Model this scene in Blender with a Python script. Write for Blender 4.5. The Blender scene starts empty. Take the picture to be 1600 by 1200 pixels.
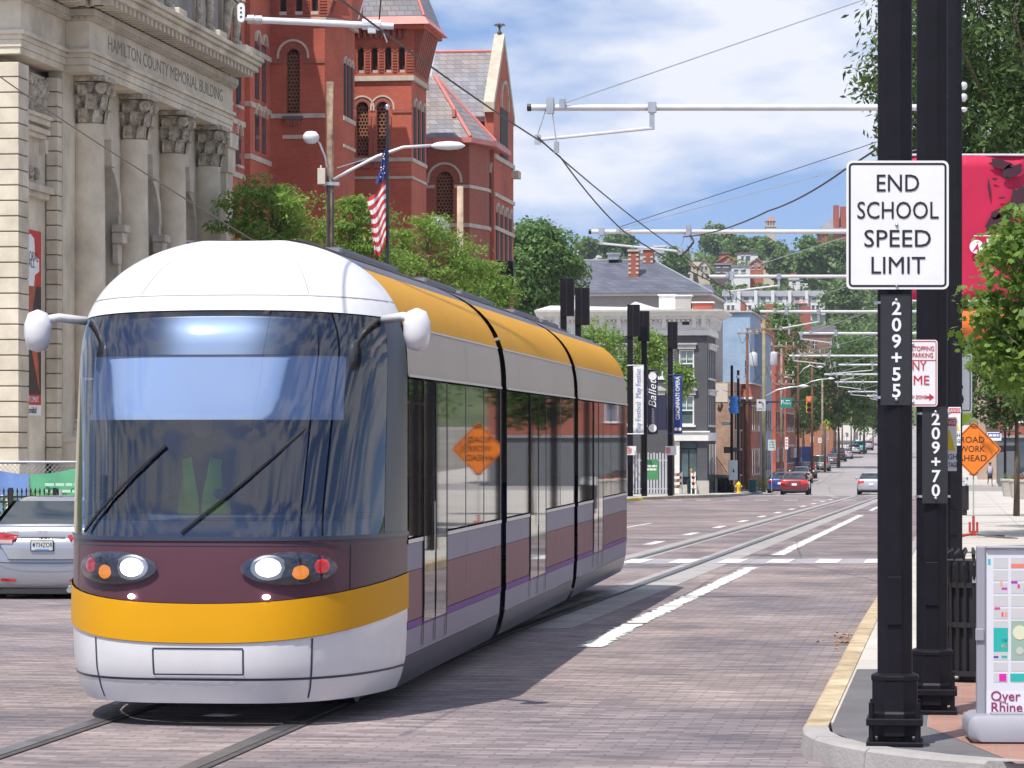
import bpy, bmesh, math, random
import numpy as np
from mathutils import Vector, Matrix
random.seed(7); RNG = np.random.default_rng(11)
PI = math.pi
sc = bpy.context.scene
COL = sc.collection
# ------------------------------------------------------------------ camera
FPX = 5200.0            # focal length in pixels of a 1600 px wide frame
EYE = 2.05
cam = bpy.data.cameras.new('camera'); cam.sensor_width = 36.0; cam.lens = FPX / 1600 * 36
cam.shift_y = 85 / 1600; cam.clip_start = 0.5; cam.clip_end = 20000
cam.dof.use_dof = False
camo = bpy.data.objects.new('camera', cam); COL.objects.link(camo)
camo.location = (0, 0, EYE); camo.rotation_euler = (PI / 2, 0, 0)
sc.camera = camo
# ------------------------------------------------------------------ sky, sun, exposure
SUN_EL, SUN_AZ = math.radians(60), math.radians(212)     # azimuth clockwise from +Y
w = bpy.data.worlds.new('World'); sc.world = w; w.use_nodes = True
nt = w.node_tree; nt.nodes.clear()
def N(t, ty, **k):
    n = t.nodes.new(ty)
    for a, b in k.items(): setattr(n, a, b)
    return n
def L(t, a, b): t.links.new(a, b)
out = N(nt, 'ShaderNodeOutputWorld'); bg = N(nt, 'ShaderNodeBackground'); bg.inputs[1].default_value = 0.135
sky = N(nt, 'ShaderNodeTexSky', sky_type='NISHITA'); sky.sun_disc = False
sky.sun_elevation = SUN_EL; sky.sun_rotation = SUN_AZ; sky.air_density = 1.0; sky.dust_density = 0.4; sky.ozone_density = 3.0
tc = N(nt, 'ShaderNodeTexCoord')
va = N(nt, 'ShaderNodeVectorMath', operation='ADD'); va.inputs[1].default_value = (0, 0, .20); L(nt, tc.outputs['Generated'], va.inputs[0])
vn = N(nt, 'ShaderNodeVectorMath', operation='NORMALIZE'); L(nt, va.outputs[0], vn.inputs[0]); L(nt, vn.outputs[0], sky.inputs['Vector'])
mp = N(nt, 'ShaderNodeMapping'); mp.inputs['Location'].default_value = (3.1, 0.7, 0.4); mp.inputs['Scale'].default_value = (8, 8, 24)
n1 = N(nt, 'ShaderNodeTexNoise'); n1.inputs['Scale'].default_value = 1.0; n1.inputs['Detail'].default_value = 7; n1.inputs['Roughness'].default_value = 0.52
L(nt, tc.outputs['Generated'], mp.inputs[0]); L(nt, mp.outputs[0], n1.inputs['Vector'])
cr = N(nt, 'ShaderNodeValToRGB'); cr.color_ramp.elements[0].position = 0.43; cr.color_ramp.elements[1].position = 0.57
cr.color_ramp.elements[0].color = (0.04, 0.04, 0.04, 1); cr.color_ramp.elements[1].color = (0.90, 0.90, 0.90, 1)
L(nt, n1.outputs['Fac'], cr.inputs[0])
tint = N(nt, 'ShaderNodeMix', data_type='RGBA', blend_type='MULTIPLY'); tint.inputs[0].default_value = 1.0
tint.inputs[7].default_value = (.90, .95, 1.05, 1)
L(nt, sky.outputs[0], tint.inputs[6])
mx = N(nt, 'ShaderNodeMix', data_type='RGBA'); mx.inputs[7].default_value = (5.8, 5.9, 6.4, 1)
L(nt, cr.outputs[0], mx.inputs[0]); L(nt, tint.outputs[2], mx.inputs[6]); L(nt, mx.outputs[2], bg.inputs[0]); L(nt, bg.outputs[0], out.inputs[0])
sun = bpy.data.lights.new('sun', 'SUN'); sun.energy = 4.2; sun.angle = math.radians(0.5); sun.color = (1.0, 0.95, 0.87)
suno = bpy.data.objects.new('sun', sun); COL.objects.link(suno)
sd = Vector((math.sin(SUN_AZ) * math.cos(SUN_EL), math.cos(SUN_AZ) * math.cos(SUN_EL), math.sin(SUN_EL)))
suno.rotation_euler = sd.to_track_quat('Z', 'Y').to_euler(); suno.location = sd * 50
sc.view_settings.view_transform = 'Standard'; sc.view_settings.look = 'None'; sc.view_settings.gamma = 1; sc.view_settings.exposure = 0.35
sc.view_settings.use_curve_mapping = False
sc.cycles.max_bounces = 7; sc.cycles.transparent_max_bounces = 12; sc.cycles.caustics_reflective = False; sc.cycles.caustics_refractive = False
sc.cycles.use_denoising = True
# ------------------------------------------------------------------ frames
TH = math.atan(700 / 5200)                                # street direction, clockwise from +Y
ST, CT = math.sin(TH), math.cos(TH)
def at(px, py, D): return Vector(((px - 800) / FPX * D, D, EYE + (685 - py) / FPX * D))
def lerp(a, b, t): return a + (b - a) * t
GP = [(-60, 0), (35, 0), (230, -1.716), (300, -1.8), (360, -1.4), (430, -.6), (480, 0.0), (520, .9), (620, 3.6), (700, 7)]
def gz(y):
    if y <= GP[0][0]: return 0
    for (a, za), (b, zb) in zip(GP, GP[1:]):
        if y <= b: return lerp(za, zb, (y - a) / (b - a))
    return GP[-1][1]
def td(T, D): return (T + D * 700 / 5200, D)              # offset T right of the street's vanishing line, at depth D
# ------------------------------------------------------------------ materials
MATS = {}
def mat(name, col, rough=.6, metal=0, var=.12, vscale=3.0, bump=0, bscale=30, col2=None, coat=0, emit=None, estr=1, spec=.5, island=0, bdist=.02):
    if name in MATS: return MATS[name]
    m = bpy.data.materials.new(name); m.use_nodes = True; t = m.node_tree; b = t.nodes['Principled BSDF']
    b.inputs['Roughness'].default_value = rough; b.inputs['Metallic'].default_value = metal
    b.inputs['Specular IOR Level'].default_value = spec
    if coat: b.inputs['Coat Weight'].default_value = coat; b.inputs['Coat Roughness'].default_value = .04
    c = (*col, 1); tcn = N(t, 'ShaderNodeTexCoord')
    if var or col2:
        n = N(t, 'ShaderNodeTexNoise'); n.inputs['Scale'].default_value = vscale; n.inputs['Detail'].default_value = 6; n.inputs['Roughness'].default_value = .62
        L(t, tcn.outputs['Object'], n.inputs['Vector'])
        r = N(t, 'ShaderNodeValToRGB'); r.color_ramp.elements[0].position = .3; r.color_ramp.elements[1].position = .7
        lo = [x * (1 - var) for x in col]; hi = [min(1, x * (1 + var)) for x in (col2 or col)]
        r.color_ramp.elements[0].color = (*lo, 1); r.color_ramp.elements[1].color = (*hi, 1)
        L(t, n.outputs['Fac'], r.inputs[0]); o = r.outputs[0]
        if island:
            g = N(t, 'ShaderNodeNewGeometry'); h = N(t, 'ShaderNodeHueSaturation'); mr = N(t, 'ShaderNodeMapRange')
            mr.inputs[3].default_value = 1 - island; mr.inputs[4].default_value = 1 + island
            L(t, g.outputs['Random Per Island'], mr.inputs[0]); L(t, mr.outputs[0], h.inputs['Value']); L(t, o, h.inputs['Color']); o = h.outputs[0]
        L(t, o, b.inputs['Base Color'])
    else: b.inputs['Base Color'].default_value = c
    if bump:
        n = N(t, 'ShaderNodeTexNoise'); n.inputs['Scale'].default_value = bscale; n.inputs['Detail'].default_value = 4
        L(t, tcn.outputs['Object'], n.inputs['Vector'])
        bp = N(t, 'ShaderNodeBump'); bp.inputs['Strength'].default_value = bump; bp.inputs['Distance'].default_value = bdist
        L(t, n.outputs['Fac'], bp.inputs['Height']); L(t, bp.outputs[0], b.inputs['Normal'])
    if emit: b.inputs['Emission Color'].default_value = (*emit, 1); b.inputs['Emission Strength'].default_value = estr
    MATS[name] = m; return m
def brickmat(name, c1, c2, mortar, bw=.22, bh=.075, ms=.01, rough=.85, flat=False, patch=None, bump=.4, pscale=.25, freq=2, off=.5):
    m = bpy.data.materials.new(name); m.use_nodes = True; t = m.node_tree; b = t.nodes['Principled BSDF']; b.inputs['Roughness'].default_value = rough
    tcn = N(t, 'ShaderNodeTexCoord'); s = N(t, 'ShaderNodeSeparateXYZ'); L(t, tcn.outputs['Object'], s.inputs[0])
    cb = N(t, 'ShaderNodeCombineXYZ')
    if flat: L(t, s.outputs[0], cb.inputs[0]); L(t, s.outputs[1], cb.inputs[1])
    else:
        ad = N(t, 'ShaderNodeMath', operation='ADD'); L(t, s.outputs[0], ad.inputs[0]); L(t, s.outputs[1], ad.inputs[1])
        L(t, ad.outputs[0], cb.inputs[0]); L(t, s.outputs[2], cb.inputs[1])
    br = N(t, 'ShaderNodeTexBrick'); br.inputs['Scale'].default_value = 1; br.inputs['Brick Width'].default_value = bw; br.inputs['Row Height'].default_value = bh
    br.inputs['Mortar Size'].default_value = ms; br.inputs['Color1'].default_value = (*c1, 1); br.inputs['Color2'].default_value = (*c2, 1); br.inputs['Mortar'].default_value = (*mortar, 1)
    br.offset = off
    L(t, cb.outputs[0], br.inputs['Vector'])
    n = N(t, 'ShaderNodeTexNoise'); n.inputs['Scale'].default_value = pscale; n.inputs['Detail'].default_value = 8; n.inputs['Roughness'].default_value = .65
    L(t, tcn.outputs['Object'], n.inputs['Vector'])
    r = N(t, 'ShaderNodeValToRGB'); r.color_ramp.elements[0].position = .32; r.color_ramp.elements[1].position = .68
    p = patch or ((.75, .75, .78), (1.15, 1.1, 1.05))
    r.color_ramp.elements[0].color = (*p[0], 1); r.color_ramp.elements[1].color = (*p[1], 1); L(t, n.outputs['Fac'], r.inputs[0])
    mm = N(t, 'ShaderNodeMix', data_type='RGBA', blend_type='MULTIPLY'); mm.inputs[0].default_value = 1
    L(t, br.outputs['Color'], mm.inputs[6]); L(t, r.outputs[0], mm.inputs[7]); L(t, mm.outputs[2], b.inputs['Base Color'])
    bp = N(t, 'ShaderNodeBump'); bp.inputs['Strength'].default_value = bump; bp.inputs['Distance'].default_value = .015; bp.invert = True
    L(t, br.outputs['Fac'], bp.inputs['Height']); L(t, bp.outputs[0], b.inputs['Normal'])
    MATS[name] = m; return m
def roughen(m):
    """uneven, worn and stained pavers: row streaks, stains and a coarse bump on top of the brick bond"""
    t = m.node_tree; b = t.nodes['Principled BSDF']; tcn = N(t, 'ShaderNodeTexCoord'); mp_ = N(t, 'ShaderNodeMapping'); mp_.inputs['Scale'].default_value = (1.1, 7, 1)
    n = N(t, 'ShaderNodeTexNoise'); n.inputs['Scale'].default_value = 1; n.inputs['Detail'].default_value = 5; n.inputs['Roughness'].default_value = .7; L(t, tcn.outputs['Object'], mp_.inputs[0]); L(t, mp_.outputs[0], n.inputs['Vector'])
    r = N(t, 'ShaderNodeValToRGB'); r.color_ramp.elements[0].position = .33; r.color_ramp.elements[1].position = .68; r.color_ramp.elements[0].color = (.58, .57, .60, 1); r.color_ramp.elements[1].color = (1.36, 1.34, 1.30, 1); L(t, n.outputs['Fac'], r.inputs[0])
    n2 = N(t, 'ShaderNodeTexNoise'); n2.inputs['Scale'].default_value = .13; n2.inputs['Detail'].default_value = 3; L(t, tcn.outputs['Object'], n2.inputs['Vector']); r2 = N(t, 'ShaderNodeValToRGB'); r2.color_ramp.elements[0].position = .35; r2.color_ramp.elements[1].position = .65; r2.color_ramp.elements[0].color = (.86, .88, .95, 1); r2.color_ramp.elements[1].color = (1.1, 1.06, 1.02, 1); L(t, n2.outputs['Fac'], r2.inputs[0])
    src = b.inputs['Base Color'].links[0].from_socket
    for rr_ in (r, r2):
        mm = N(t, 'ShaderNodeMix', data_type='RGBA', blend_type='MULTIPLY'); mm.inputs[0].default_value = 1; L(t, src, mm.inputs[6]); L(t, rr_.outputs[0], mm.inputs[7]); src = mm.outputs[2]
    L(t, src, b.inputs['Base Color'])
    bp = N(t, 'ShaderNodeBump'); bp.inputs['Strength'].default_value = .7; bp.inputs['Distance'].default_value = .03; L(t, n.outputs['Fac'], bp.inputs['Height']); L(t, b.inputs['Normal'].links[0].from_socket, bp.inputs['Normal']); L(t, bp.outputs[0], b.inputs['Normal'])
def glassmat(name, tintc, refl=.9, base=.06, rough=.02):
    m = bpy.data.materials.new(name); m.use_nodes = True; t = m.node_tree; t.nodes.remove(t.nodes['Principled BSDF'])
    o = t.nodes['Material Output']; tr = N(t, 'ShaderNodeBsdfTransparent'); tr.inputs[0].default_value = (*tintc, 1)
    gl = N(t, 'ShaderNodeBsdfGlossy'); gl.inputs['Roughness'].default_value = rough; gl.inputs[0].default_value = (refl, refl, refl, 1)
    fr = N(t, 'ShaderNodeFresnel'); fr.inputs[0].default_value = 1.5; ad = N(t, 'ShaderNodeMath', operation='ADD'); ad.inputs[1].default_value = base; ad.use_clamp = True
    L(t, fr.outputs[0], ad.inputs[0]); ms = N(t, 'ShaderNodeMixShader'); L(t, ad.outputs[0], ms.inputs[0]); L(t, tr.outputs[0], ms.inputs[1]); L(t, gl.outputs[0], ms.inputs[2]); L(t, ms.outputs[0], o.inputs[0])
    MATS[name] = m; return m
def leafmat(name, c1, c2, trans=.35):
    m = bpy.data.materials.new(name); m.use_nodes = True; t = m.node_tree; b = t.nodes['Principled BSDF']; o = t.nodes['Material Output']
    g = N(t, 'ShaderNodeNewGeometry'); r = N(t, 'ShaderNodeValToRGB'); r.color_ramp.elements[0].color = (*c1, 1); r.color_ramp.elements[1].color = (*c2, 1)
    L(t, g.outputs['Random Per Island'], r.inputs[0]); b.inputs['Roughness'].default_value = .5; b.inputs['Specular IOR Level'].default_value = .35
    L(t, r.outputs[0], b.inputs['Base Color']); tl = N(t, 'ShaderNodeBsdfTranslucent')
    hs = N(t, 'ShaderNodeHueSaturation'); hs.inputs['Value'].default_value = 1.3; hs.inputs['Hue'].default_value = .485; L(t, r.outputs[0], hs.inputs['Color']); L(t, hs.outputs[0], tl.inputs[0])
    ms = N(t, 'ShaderNodeMixShader'); ms.inputs[0].default_value = trans; L(t, b.outputs[0], ms.inputs[1]); L(t, tl.outputs[0], ms.inputs[2]); L(t, ms.outputs[0], o.inputs[0])
    MATS[name] = m; return m
black = mat('black_enamel', (.007, .006, .010), .5, 0, .3, 8, spec=.22)
steel = mat('galvanised_steel', (.50, .51, .53), .42, .85, .15, 6)
pipe = mat('pale_pipe', (.66, .66, .68), .35, .3, .10, 5)
iron = mat('black_iron', (.018, .018, .020), .45, .1, .2, 6)
wirem = mat('dark_wire', (.06, .05, .045), .6, .3, 0)
white = mat('white_sheet', (.78, .78, .78), .45, 0, .04, 4)
trimw = mat('white_trim', (.76, .75, .72), .6, 0, .07, 2)
inkm = mat('black_ink', (.012, .012, .018), .5, 0, 0)
redink = mat('red_ink', (.50, .02, .045), .5, 0, 0)
wood = mat('weathered_wood', (.20, .14, .095), .9, 0, .35, 4, .6, 14, (.28, .21, .15))
woodr = mat('brown_pole_wood', (.13, .062, .04), .9, 0, .3, 4, .5, 14)
woodg = mat('olive_pole_wood', (.25, .23, .12), .9, 0, .25, 3, .4, 12)
conc = mat('concrete', (.46, .43, .39), .9, 0, .14, .9, .25, 40)
concd = mat('worn_concrete', (.33, .31, .30), .9, 0, .2, 1.2, .3, 40)
asph = mat('asphalt_patch', (.135, .13, .135), .9, 0, .2, 1.5, .5, 90)
stone = mat('limestone', (.53, .46, .355), .85, 0, .24, .7, .25, 18, (.58, .52, .42))
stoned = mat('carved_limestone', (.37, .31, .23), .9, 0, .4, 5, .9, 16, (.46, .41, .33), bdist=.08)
bandst = mat('pale_sandstone', (.50, .44, .36), .85, 0, .2, 2, .2, 20)
dark = mat('dark_void', (.018, .018, .022), .7, 0, 0)
winglass = mat('window_glass', (.05, .07, .085), .06, 0, .25, 1.2, spec=.9)
brickr = brickmat('red_brick', (.44, .090, .050), (.51, .115, .066), (.42, .14, .095), patch=((.68, .63, .64), (1.18, 1.18, 1.15)))
brickd = brickmat('dull_red_brick', (.31, .075, .045), (.36, .095, .06), (.30, .14, .11))
bricko = brickmat('old_brown_brick', (.26, .13, .085), (.36, .21, .14), (.36, .31, .26), pscale=.8, patch=((.7, .66, .62), (1.25, 1.2, 1.1)))
brickb = brickmat('blue_painted_brick', (.30, .42, .56), (.33, .45, .60), (.27, .39, .52), pscale=.7, patch=((.78, .82, .88), (1.2, 1.15, 1.1)))
brickg = brickmat('charcoal_painted_brick', (.085, .085, .098), (.098, .098, .11), (.075, .075, .085), patch=((.85, .85, .85), (1.15, 1.15, 1.15)))
slate = brickmat('slate_shingles', (.17, .18, .21), (.27, .27, .30), (.10, .10, .12), .36, .22, .012, .6, pscale=.45, patch=((1.1, .88, .72), (1.0, 1.06, 1.12)))
slateb = brickmat('blue_grey_slate', (.085, .095, .13), (.135, .145, .185), (.06, .065, .09), .5, .22, .012, .6, pscale=.5)
pave = brickmat('paving_brick', (.205, .180, .185), (.33, .292, .288), (.20, .178, .18), .24, .115, .008, .82, flat=True, pscale=.35, patch=((.55, .54, .58), (1.30, 1.22, 1.16)), bump=1.0)
roughen(pave)
redpave = brickmat('red_walk_brick', (.30, .15, .115), (.36, .19, .15), (.28, .22, .19), .2, .1, .008, .85, flat=True, pscale=.6)
slab = brickmat('sidewalk_slabs', (.47, .44, .40), (.52, .49, .45), (.30, .28, .26), 1.6, 1.6, .012, .9, flat=True, pscale=.5, off=0, patch=((.88, .87, .86), (1.08, 1.07, 1.06)))
pinkm = mat('pink_metal', (.56, .19, .17), .5, .1, .12, 2)
glass_car = glassmat('car_glass', (.10, .13, .15), .9, .05)
glass_tram = glassmat('tram_windshield_glass', (.55, .67, .88), .95, .06)
glass_side = glassmat('tram_side_glass', (.16, .18, .17), .95, .05)
rubber = mat('rubber', (.02, .02, .021), .8, 0, .2, 10)
# ------------------------------------------------------------------ builders
class MB:
    def __init__(s): s.v = []; s.f = []; s.m = []
    def add(s, vs, fs, m=0):
        b = len(s.v); s.v += [tuple(p) for p in vs]; s.f += [tuple(b + i for i in f) for f in fs]; s.m += [m] * len(fs); return s
    def hexa(s, p, m=0): return s.add(p, [(3, 2, 1, 0), (4, 5, 6, 7), (0, 1, 5, 4), (1, 2, 6, 5), (2, 3, 7, 6), (3, 0, 4, 7)], m)
    def box(s, x0, x1, y0, y1, z0, z1, m=0):
        return s.hexa([(x0, y0, z0), (x1, y0, z0), (x1, y1, z0), (x0, y1, z0), (x0, y0, z1), (x1, y0, z1), (x1, y1, z1), (x0, y1, z1)], m)
    def cbox(s, c, d, m=0): return s.box(c[0] - d[0] / 2, c[0] + d[0] / 2, c[1] - d[1] / 2, c[1] + d[1] / 2, c[2] - d[2] / 2, c[2] + d[2] / 2, m)
    def prism(s, pts, plane, a, b, m=0):
        n = len(pts)
        def P(p, d): return (p[0], d, p[1]) if plane == 'xz' else ((d, p[0], p[1]) if plane == 'yz' else (p[0], p[1], d))
        vs = [P(p, a) for p in pts] + [P(p, b) for p in pts]
        fs = [tuple(range(n)), tuple(range(2 * n - 1, n - 1, -1))] + [(i, n + i, n + (i + 1) % n, (i + 1) % n) for i in range(n)]
        return s.add(vs, fs, m)
    def loft(s, rings, m=0, closed=True, caps=True):
        n = len(rings[0]); vs = [p for r in rings for p in r]; fs = []
        for i in range(len(rings) - 1):
            for j in range(n if closed else n - 1):
                k = (j + 1) % n; fs.append((i * n + j, i * n + k, (i + 1) * n + k, (i + 1) * n + j))
        if caps and closed: fs += [tuple(range(n - 1, -1, -1)), tuple((len(rings) - 1) * n + i for i in range(n))]
        return s.add(vs, fs, m)
    def path(s, pts, r, n=6, m=0, r1=None):
        pts = [Vector(p) for p in pts]; rings = []
        for i, p in enumerate(pts):
            d = (pts[min(i + 1, len(pts) - 1)] - pts[max(i - 1, 0)]).normalized()
            a = d.cross(Vector((0, 0, 1)));  a = a.normalized() if a.length > 1e-4 else Vector((1, 0, 0)); b = d.cross(a)
            rr = r if r1 is None else lerp(r, r1, i / (len(pts) - 1))
            rings.append([tuple(p + a * rr * math.cos(2 * PI * (k + .5) / n) + b * rr * math.sin(2 * PI * (k + .5) / n)) for k in range(n)])
        return s.loft(rings, m)
    def tube(s, a, b, r, r1=None, n=8, m=0): return s.path([a, b], r, n, m, r1)
    def lathe(s, prof, n=12, c=(0, 0, 0), m=0, axis='z'):
        rings = []
        for r, z in prof:
            ring = []
            for k in range(n):
                q = 2 * PI * (k + .5) / n; x, y = r * math.cos(q), r * math.sin(q)
                ring.append((c[0] + x, c[1] + y, c[2] + z) if axis == 'z' else ((c[0] + x, c[1] + z, c[2] + y) if axis == 'y' else (c[0] + z, c[1] + x, c[2] + y)))
            rings.append(ring)
        return s.loft(rings, m)
    def grid(s, fn, nu, nv, m=0):
        vs = [fn(i / nu, j / nv) for j in range(nv + 1) for i in range(nu + 1)]
        return s.add(vs, [(j * (nu + 1) + i, j * (nu + 1) + i + 1, (j + 1) * (nu + 1) + i + 1, (j + 1) * (nu + 1) + i) for j in range(nv) for i in range(nu)], m)
    def mesh(s, name, mats, smooth=False):
        me = bpy.data.meshes.new(name); me.from_pydata(s.v, [], s.f)
        for mm in (mats if isinstance(mats, (list, tuple)) else [mats]): me.materials.append(mm)
        if any(s.m): me.polygons.foreach_set('material_index', s.m)
        bm = bmesh.new(); bm.from_mesh(me); bmesh.ops.recalc_face_normals(bm, faces=bm.faces); bm.to_mesh(me); bm.free()
        if smooth: me.polygons.foreach_set('use_smooth', [True] * len(me.polygons))
        return me
    def build(s, name, mats, parent=None, smooth=False, bevel=0, sub=0, solid=0, auto=0):
        o = bpy.data.objects.new(name, s.mesh(name, mats, smooth or bool(auto))); COL.objects.link(o); o.parent = parent
        if solid: q = o.modifiers.new('t', 'SOLIDIFY'); q.thickness = solid
        if bevel: q = o.modifiers.new('b', 'BEVEL'); q.width = bevel; q.segments = 2; q.limit_method = 'ANGLE'; q.angle_limit = math.radians(40)
        if sub: q = o.modifiers.new('s', 'SUBSURF'); q.levels = sub; q.render_levels = sub
        if auto:
            me = o.data; me.set_sharp_from_angle(angle=math.radians(auto))
        return o
def tag(o, label=None, cat=None, group=None, kind=None):
    if label: o['label'] = label
    if cat: o['category'] = cat
    if group: o['group'] = group
    if kind: o['kind'] = kind
    return o
def thing(name, label, cat, loc, rz=0.0, group=None):
    o = bpy.data.objects.new(name, None); COL.objects.link(o); o.empty_display_size = .2
    o.location = loc; o.rotation_euler = (0, 0, rz); return tag(o, label, cat, group)
def copy_tree(o, parent=None):
    c = o.copy(); COL.objects.link(c); c.parent = parent
    for ch in list(o.children): copy_tree(ch, c)
    return c
def text(body, size, parent, loc, m, name='lettering', rot=(PI / 2, 0, 0), sx=1.0, align='CENTER', spacing=1.0, bold=.0, ext=.001, shear=0):
    cu = bpy.data.curves.new(name, 'FONT'); cu.body = body; cu.size = size; cu.align_x = align; cu.align_y = 'CENTER'; cu.space_character = spacing
    cu.extrude = ext; cu.offset = bold; cu.shear = shear; cu.materials.append(m); cu.resolution_u = 3
    tmp = bpy.data.objects.new('tmp', cu); COL.objects.link(tmp); me = bpy.data.meshes.new_from_object(tmp); me.name = name; bpy.data.objects.remove(tmp)
    if not me.materials: me.materials.append(m)
    o = bpy.data.objects.new(name, me); COL.objects.link(o); o.parent = parent; o.location = loc; o.rotation_euler = rot; o.scale = (sx, 1, 1); return o
def print_line(parent, x0, x1, z, h, y, m, seed=1):
    """a line of print too small to read: word-long bars"""
    r_ = random.Random(seed); q = MB(); x = x0
    while x < x1 - .01:
        e = min(x1, x + (x1 - x0) * r_.uniform(.14, .34)); q.box(x, e, y - .002, y, z - h / 2, z + h / 2); x = e + (x1 - x0) * .05
    return q.build('printed_line', m, parent)
def arc(cx, cz, r, a0, a1, n): return [(cx + r * math.cos(lerp(a0, a1, i / n)), cz + r * math.sin(lerp(a0, a1, i / n))) for i in range(n + 1)]
def rrect(x0, x1, z0, z1, r, n=4):
    return arc(x1 - r, z1 - r, r, 0, PI / 2, n) + arc(x0 + r, z1 - r, r, PI / 2, PI, n) + arc(x0 + r, z0 + r, r, PI, 1.5 * PI, n) + arc(x1 - r, z0 + r, r, 1.5 * PI, 2 * PI, n)
def wall_open(mb, x0, x1, z0, z1, y0, y1, ops, plane='xz', m=0):
    """wall slab with rectangular or round-headed openings (x0,x1,z0,z1,arched)"""
    def bx(a, b, c, d):
        if plane == 'xz': mb.box(a, b, y0, y1, c, d, m)
        else: mb.box(y0, y1, a, b, c, d, m)
    zs = sorted({z0, z1, *[min(max(o[2], z0), z1) for o in ops], *[min(max(o[3], z0), z1) for o in ops]})
    for c, d in zip(zs, zs[1:]):
        if d - c < 1e-5: continue
        cut = sorted([(o[0], o[1]) for o in ops if o[2] < d - 1e-5 and o[3] > c + 1e-5]); a = x0
        for p, q in cut:
            if p > a: bx(a, p, c, d)
            a = max(a, q)
        if a < x1: bx(a, x1, c, d)
    for o in ops:
        if len(o) > 4 and o[4]:
            r = (o[1] - o[0]) / 2; cx = (o[0] + o[1]) / 2; cz = o[3] - r
            mb.prism([(o[0], o[3])] + arc(cx, cz, r, PI, PI / 2, 8), plane, y0, y1, m)
            mb.prism([(o[1], o[3])] + arc(cx, cz, r, 0, PI / 2, 8), plane, y0, y1, m)
def archband(mb, x0, x1, zs, t, y0, y1, plane='xz', m=0, n=10, grow=0):
    """round moulding over an opening springing at zs"""
    cx = (x0 + x1) / 2; r = (x1 - x0) / 2 + grow
    A = arc(cx, zs, r, 0, PI, n); B = arc(cx, zs, r + t, 0, PI, n)
    for i in range(n): mb.prism([A[i], B[i], B[i + 1], A[i + 1]], plane, y0, y1, m)
# ------------------------------------------------------------------ the setting
CR, SR = math.cos(TH), math.sin(TH)
def tolocal(x, y): return (x * CR - y * SR, x * SR + y * CR)   # world -> frame rotated by -TH
def dsplit(a, b, step=1e9):
    ds = {a, b, *[g[0] for g in GP if a < g[0] < b]}; d = a
    while d < b: ds.add(d); d += step
    return sorted(ds)
def sheet(name, a, b, tl, tr, dz, m, step=1e9, skirt=0, parent=None):
    """strip of street-parallel ground between depths a and b; tl / tr give its edges"""
    fl = tl if callable(tl) else (lambda d: tl); fr = tr if callable(tr) else (lambda d: tr)
    mb = MB(); rows = []
    for d in dsplit(a, b, step):
        r = []
        for T in (fl(d), fr(d)):
            x, y = td(T, d); r.append((*tolocal(x, y), gz(d) + dz))
        rows.append(r)
    for p, q in zip(rows, rows[1:]):
        mb.add([p[0], p[1], q[1], q[0]], [(0, 1, 2, 3)])
        if skirt:
            for k in (0, 1): mb.add([p[k], q[k], (q[k][0], q[k][1], q[k][2] - skirt), (p[k][0], p[k][1], p[k][2] - skirt)], [(0, 1, 2, 3)])
    if skirt:
        for p in (rows[0], rows[-1]): mb.add([p[0], p[1], (*p[1][:2], p[1][2] - skirt), (*p[0][:2], p[0][2] - skirt)], [(0, 1, 2, 3)])
    o = mb.build(name, m, parent); o.rotation_euler = (0, 0, -TH); return o
def pw(pts): 
    def f(d):
        if d <= pts[0][0]: return pts[0][1]
        for (a, x), (b, y) in zip(pts, pts[1:]):
            if d <= b: return lerp(x, y, (d - a) / (b - a))
        return pts[-1][1]
    return f
mb = MB(); ys = [-60, 35, 230, 300, 360, 430, 480, 520, 620, 700, 2400]
for p, q in zip(ys, ys[1:]): mb.add([(-1500, p, gz(p) - .06), (1500, p, gz(p) - .06), (1500, q, gz(q) - .06), (-1500, q, gz(q) - .06)], [(0, 1, 2, 3)])
tag(mb.build('ground', mat('bare_ground', (.22, .20, .17), .95, 0, .25, .05)), kind='structure')
road = tag(sheet('road', -20, 640, -40, 25, 0, pave, 20), kind='structure')
farasph = mat('worn_grey_asphalt', (.30, .275, .275), .9, 0, .18, .12, .3, 30)
tag(sheet('road_asphalt', 205, 640, -40, 25, .004, farasph, 20), kind='structure')
def ftr(d): return -.87 if d >= 22 else 1.95 - math.sqrt(max(2.82 ** 2 - (22 - d) ** 2, 0))
tag(sheet('sidewalk', 19.4, 226, ftr, 30, .14, slab, .4 if False else 3, .25), kind='structure')
tag(sheet('sidewalk', 262, 640, -.87, 30, .14, slab, 20, .25), kind='structure')
lk = pw([(30, -14.5), (75, -14.5), (100, -17.3), (140, -17.4), (180, -17.0), (186, -16.2), (196, -14.2), (205, -13.4), (214, -13.3), (224, -13.3)])
tag(sheet('sidewalk', 30, 224, -70, lambda d: lk(d) - .18, .14, conc, 3, .25), kind='structure')
lk2 = pw([(238, -13.4), (300, -14.6), (360, -16.6), (480, -15.8), (640, -14)])
tag(sheet('sidewalk', 238, 640, -70, lambda d: lk2(d) - .15, .14, conc, 12, .25), kind='structure')
tag(sheet('asphalt_apron', 19.5, 27.5, lambda d: ftr(d) + .02, lambda d: -.22 if d > 22 else -.22 + (22 - d) * .22, .144, asph, .5), kind='structure')
tag(sheet('brick_walk', 19.5, 26.0, lambda d: -.216 if d > 22 else -.216 + (22 - d) * .22, 8, .1445, redpave, .5), kind='structure')
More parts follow.
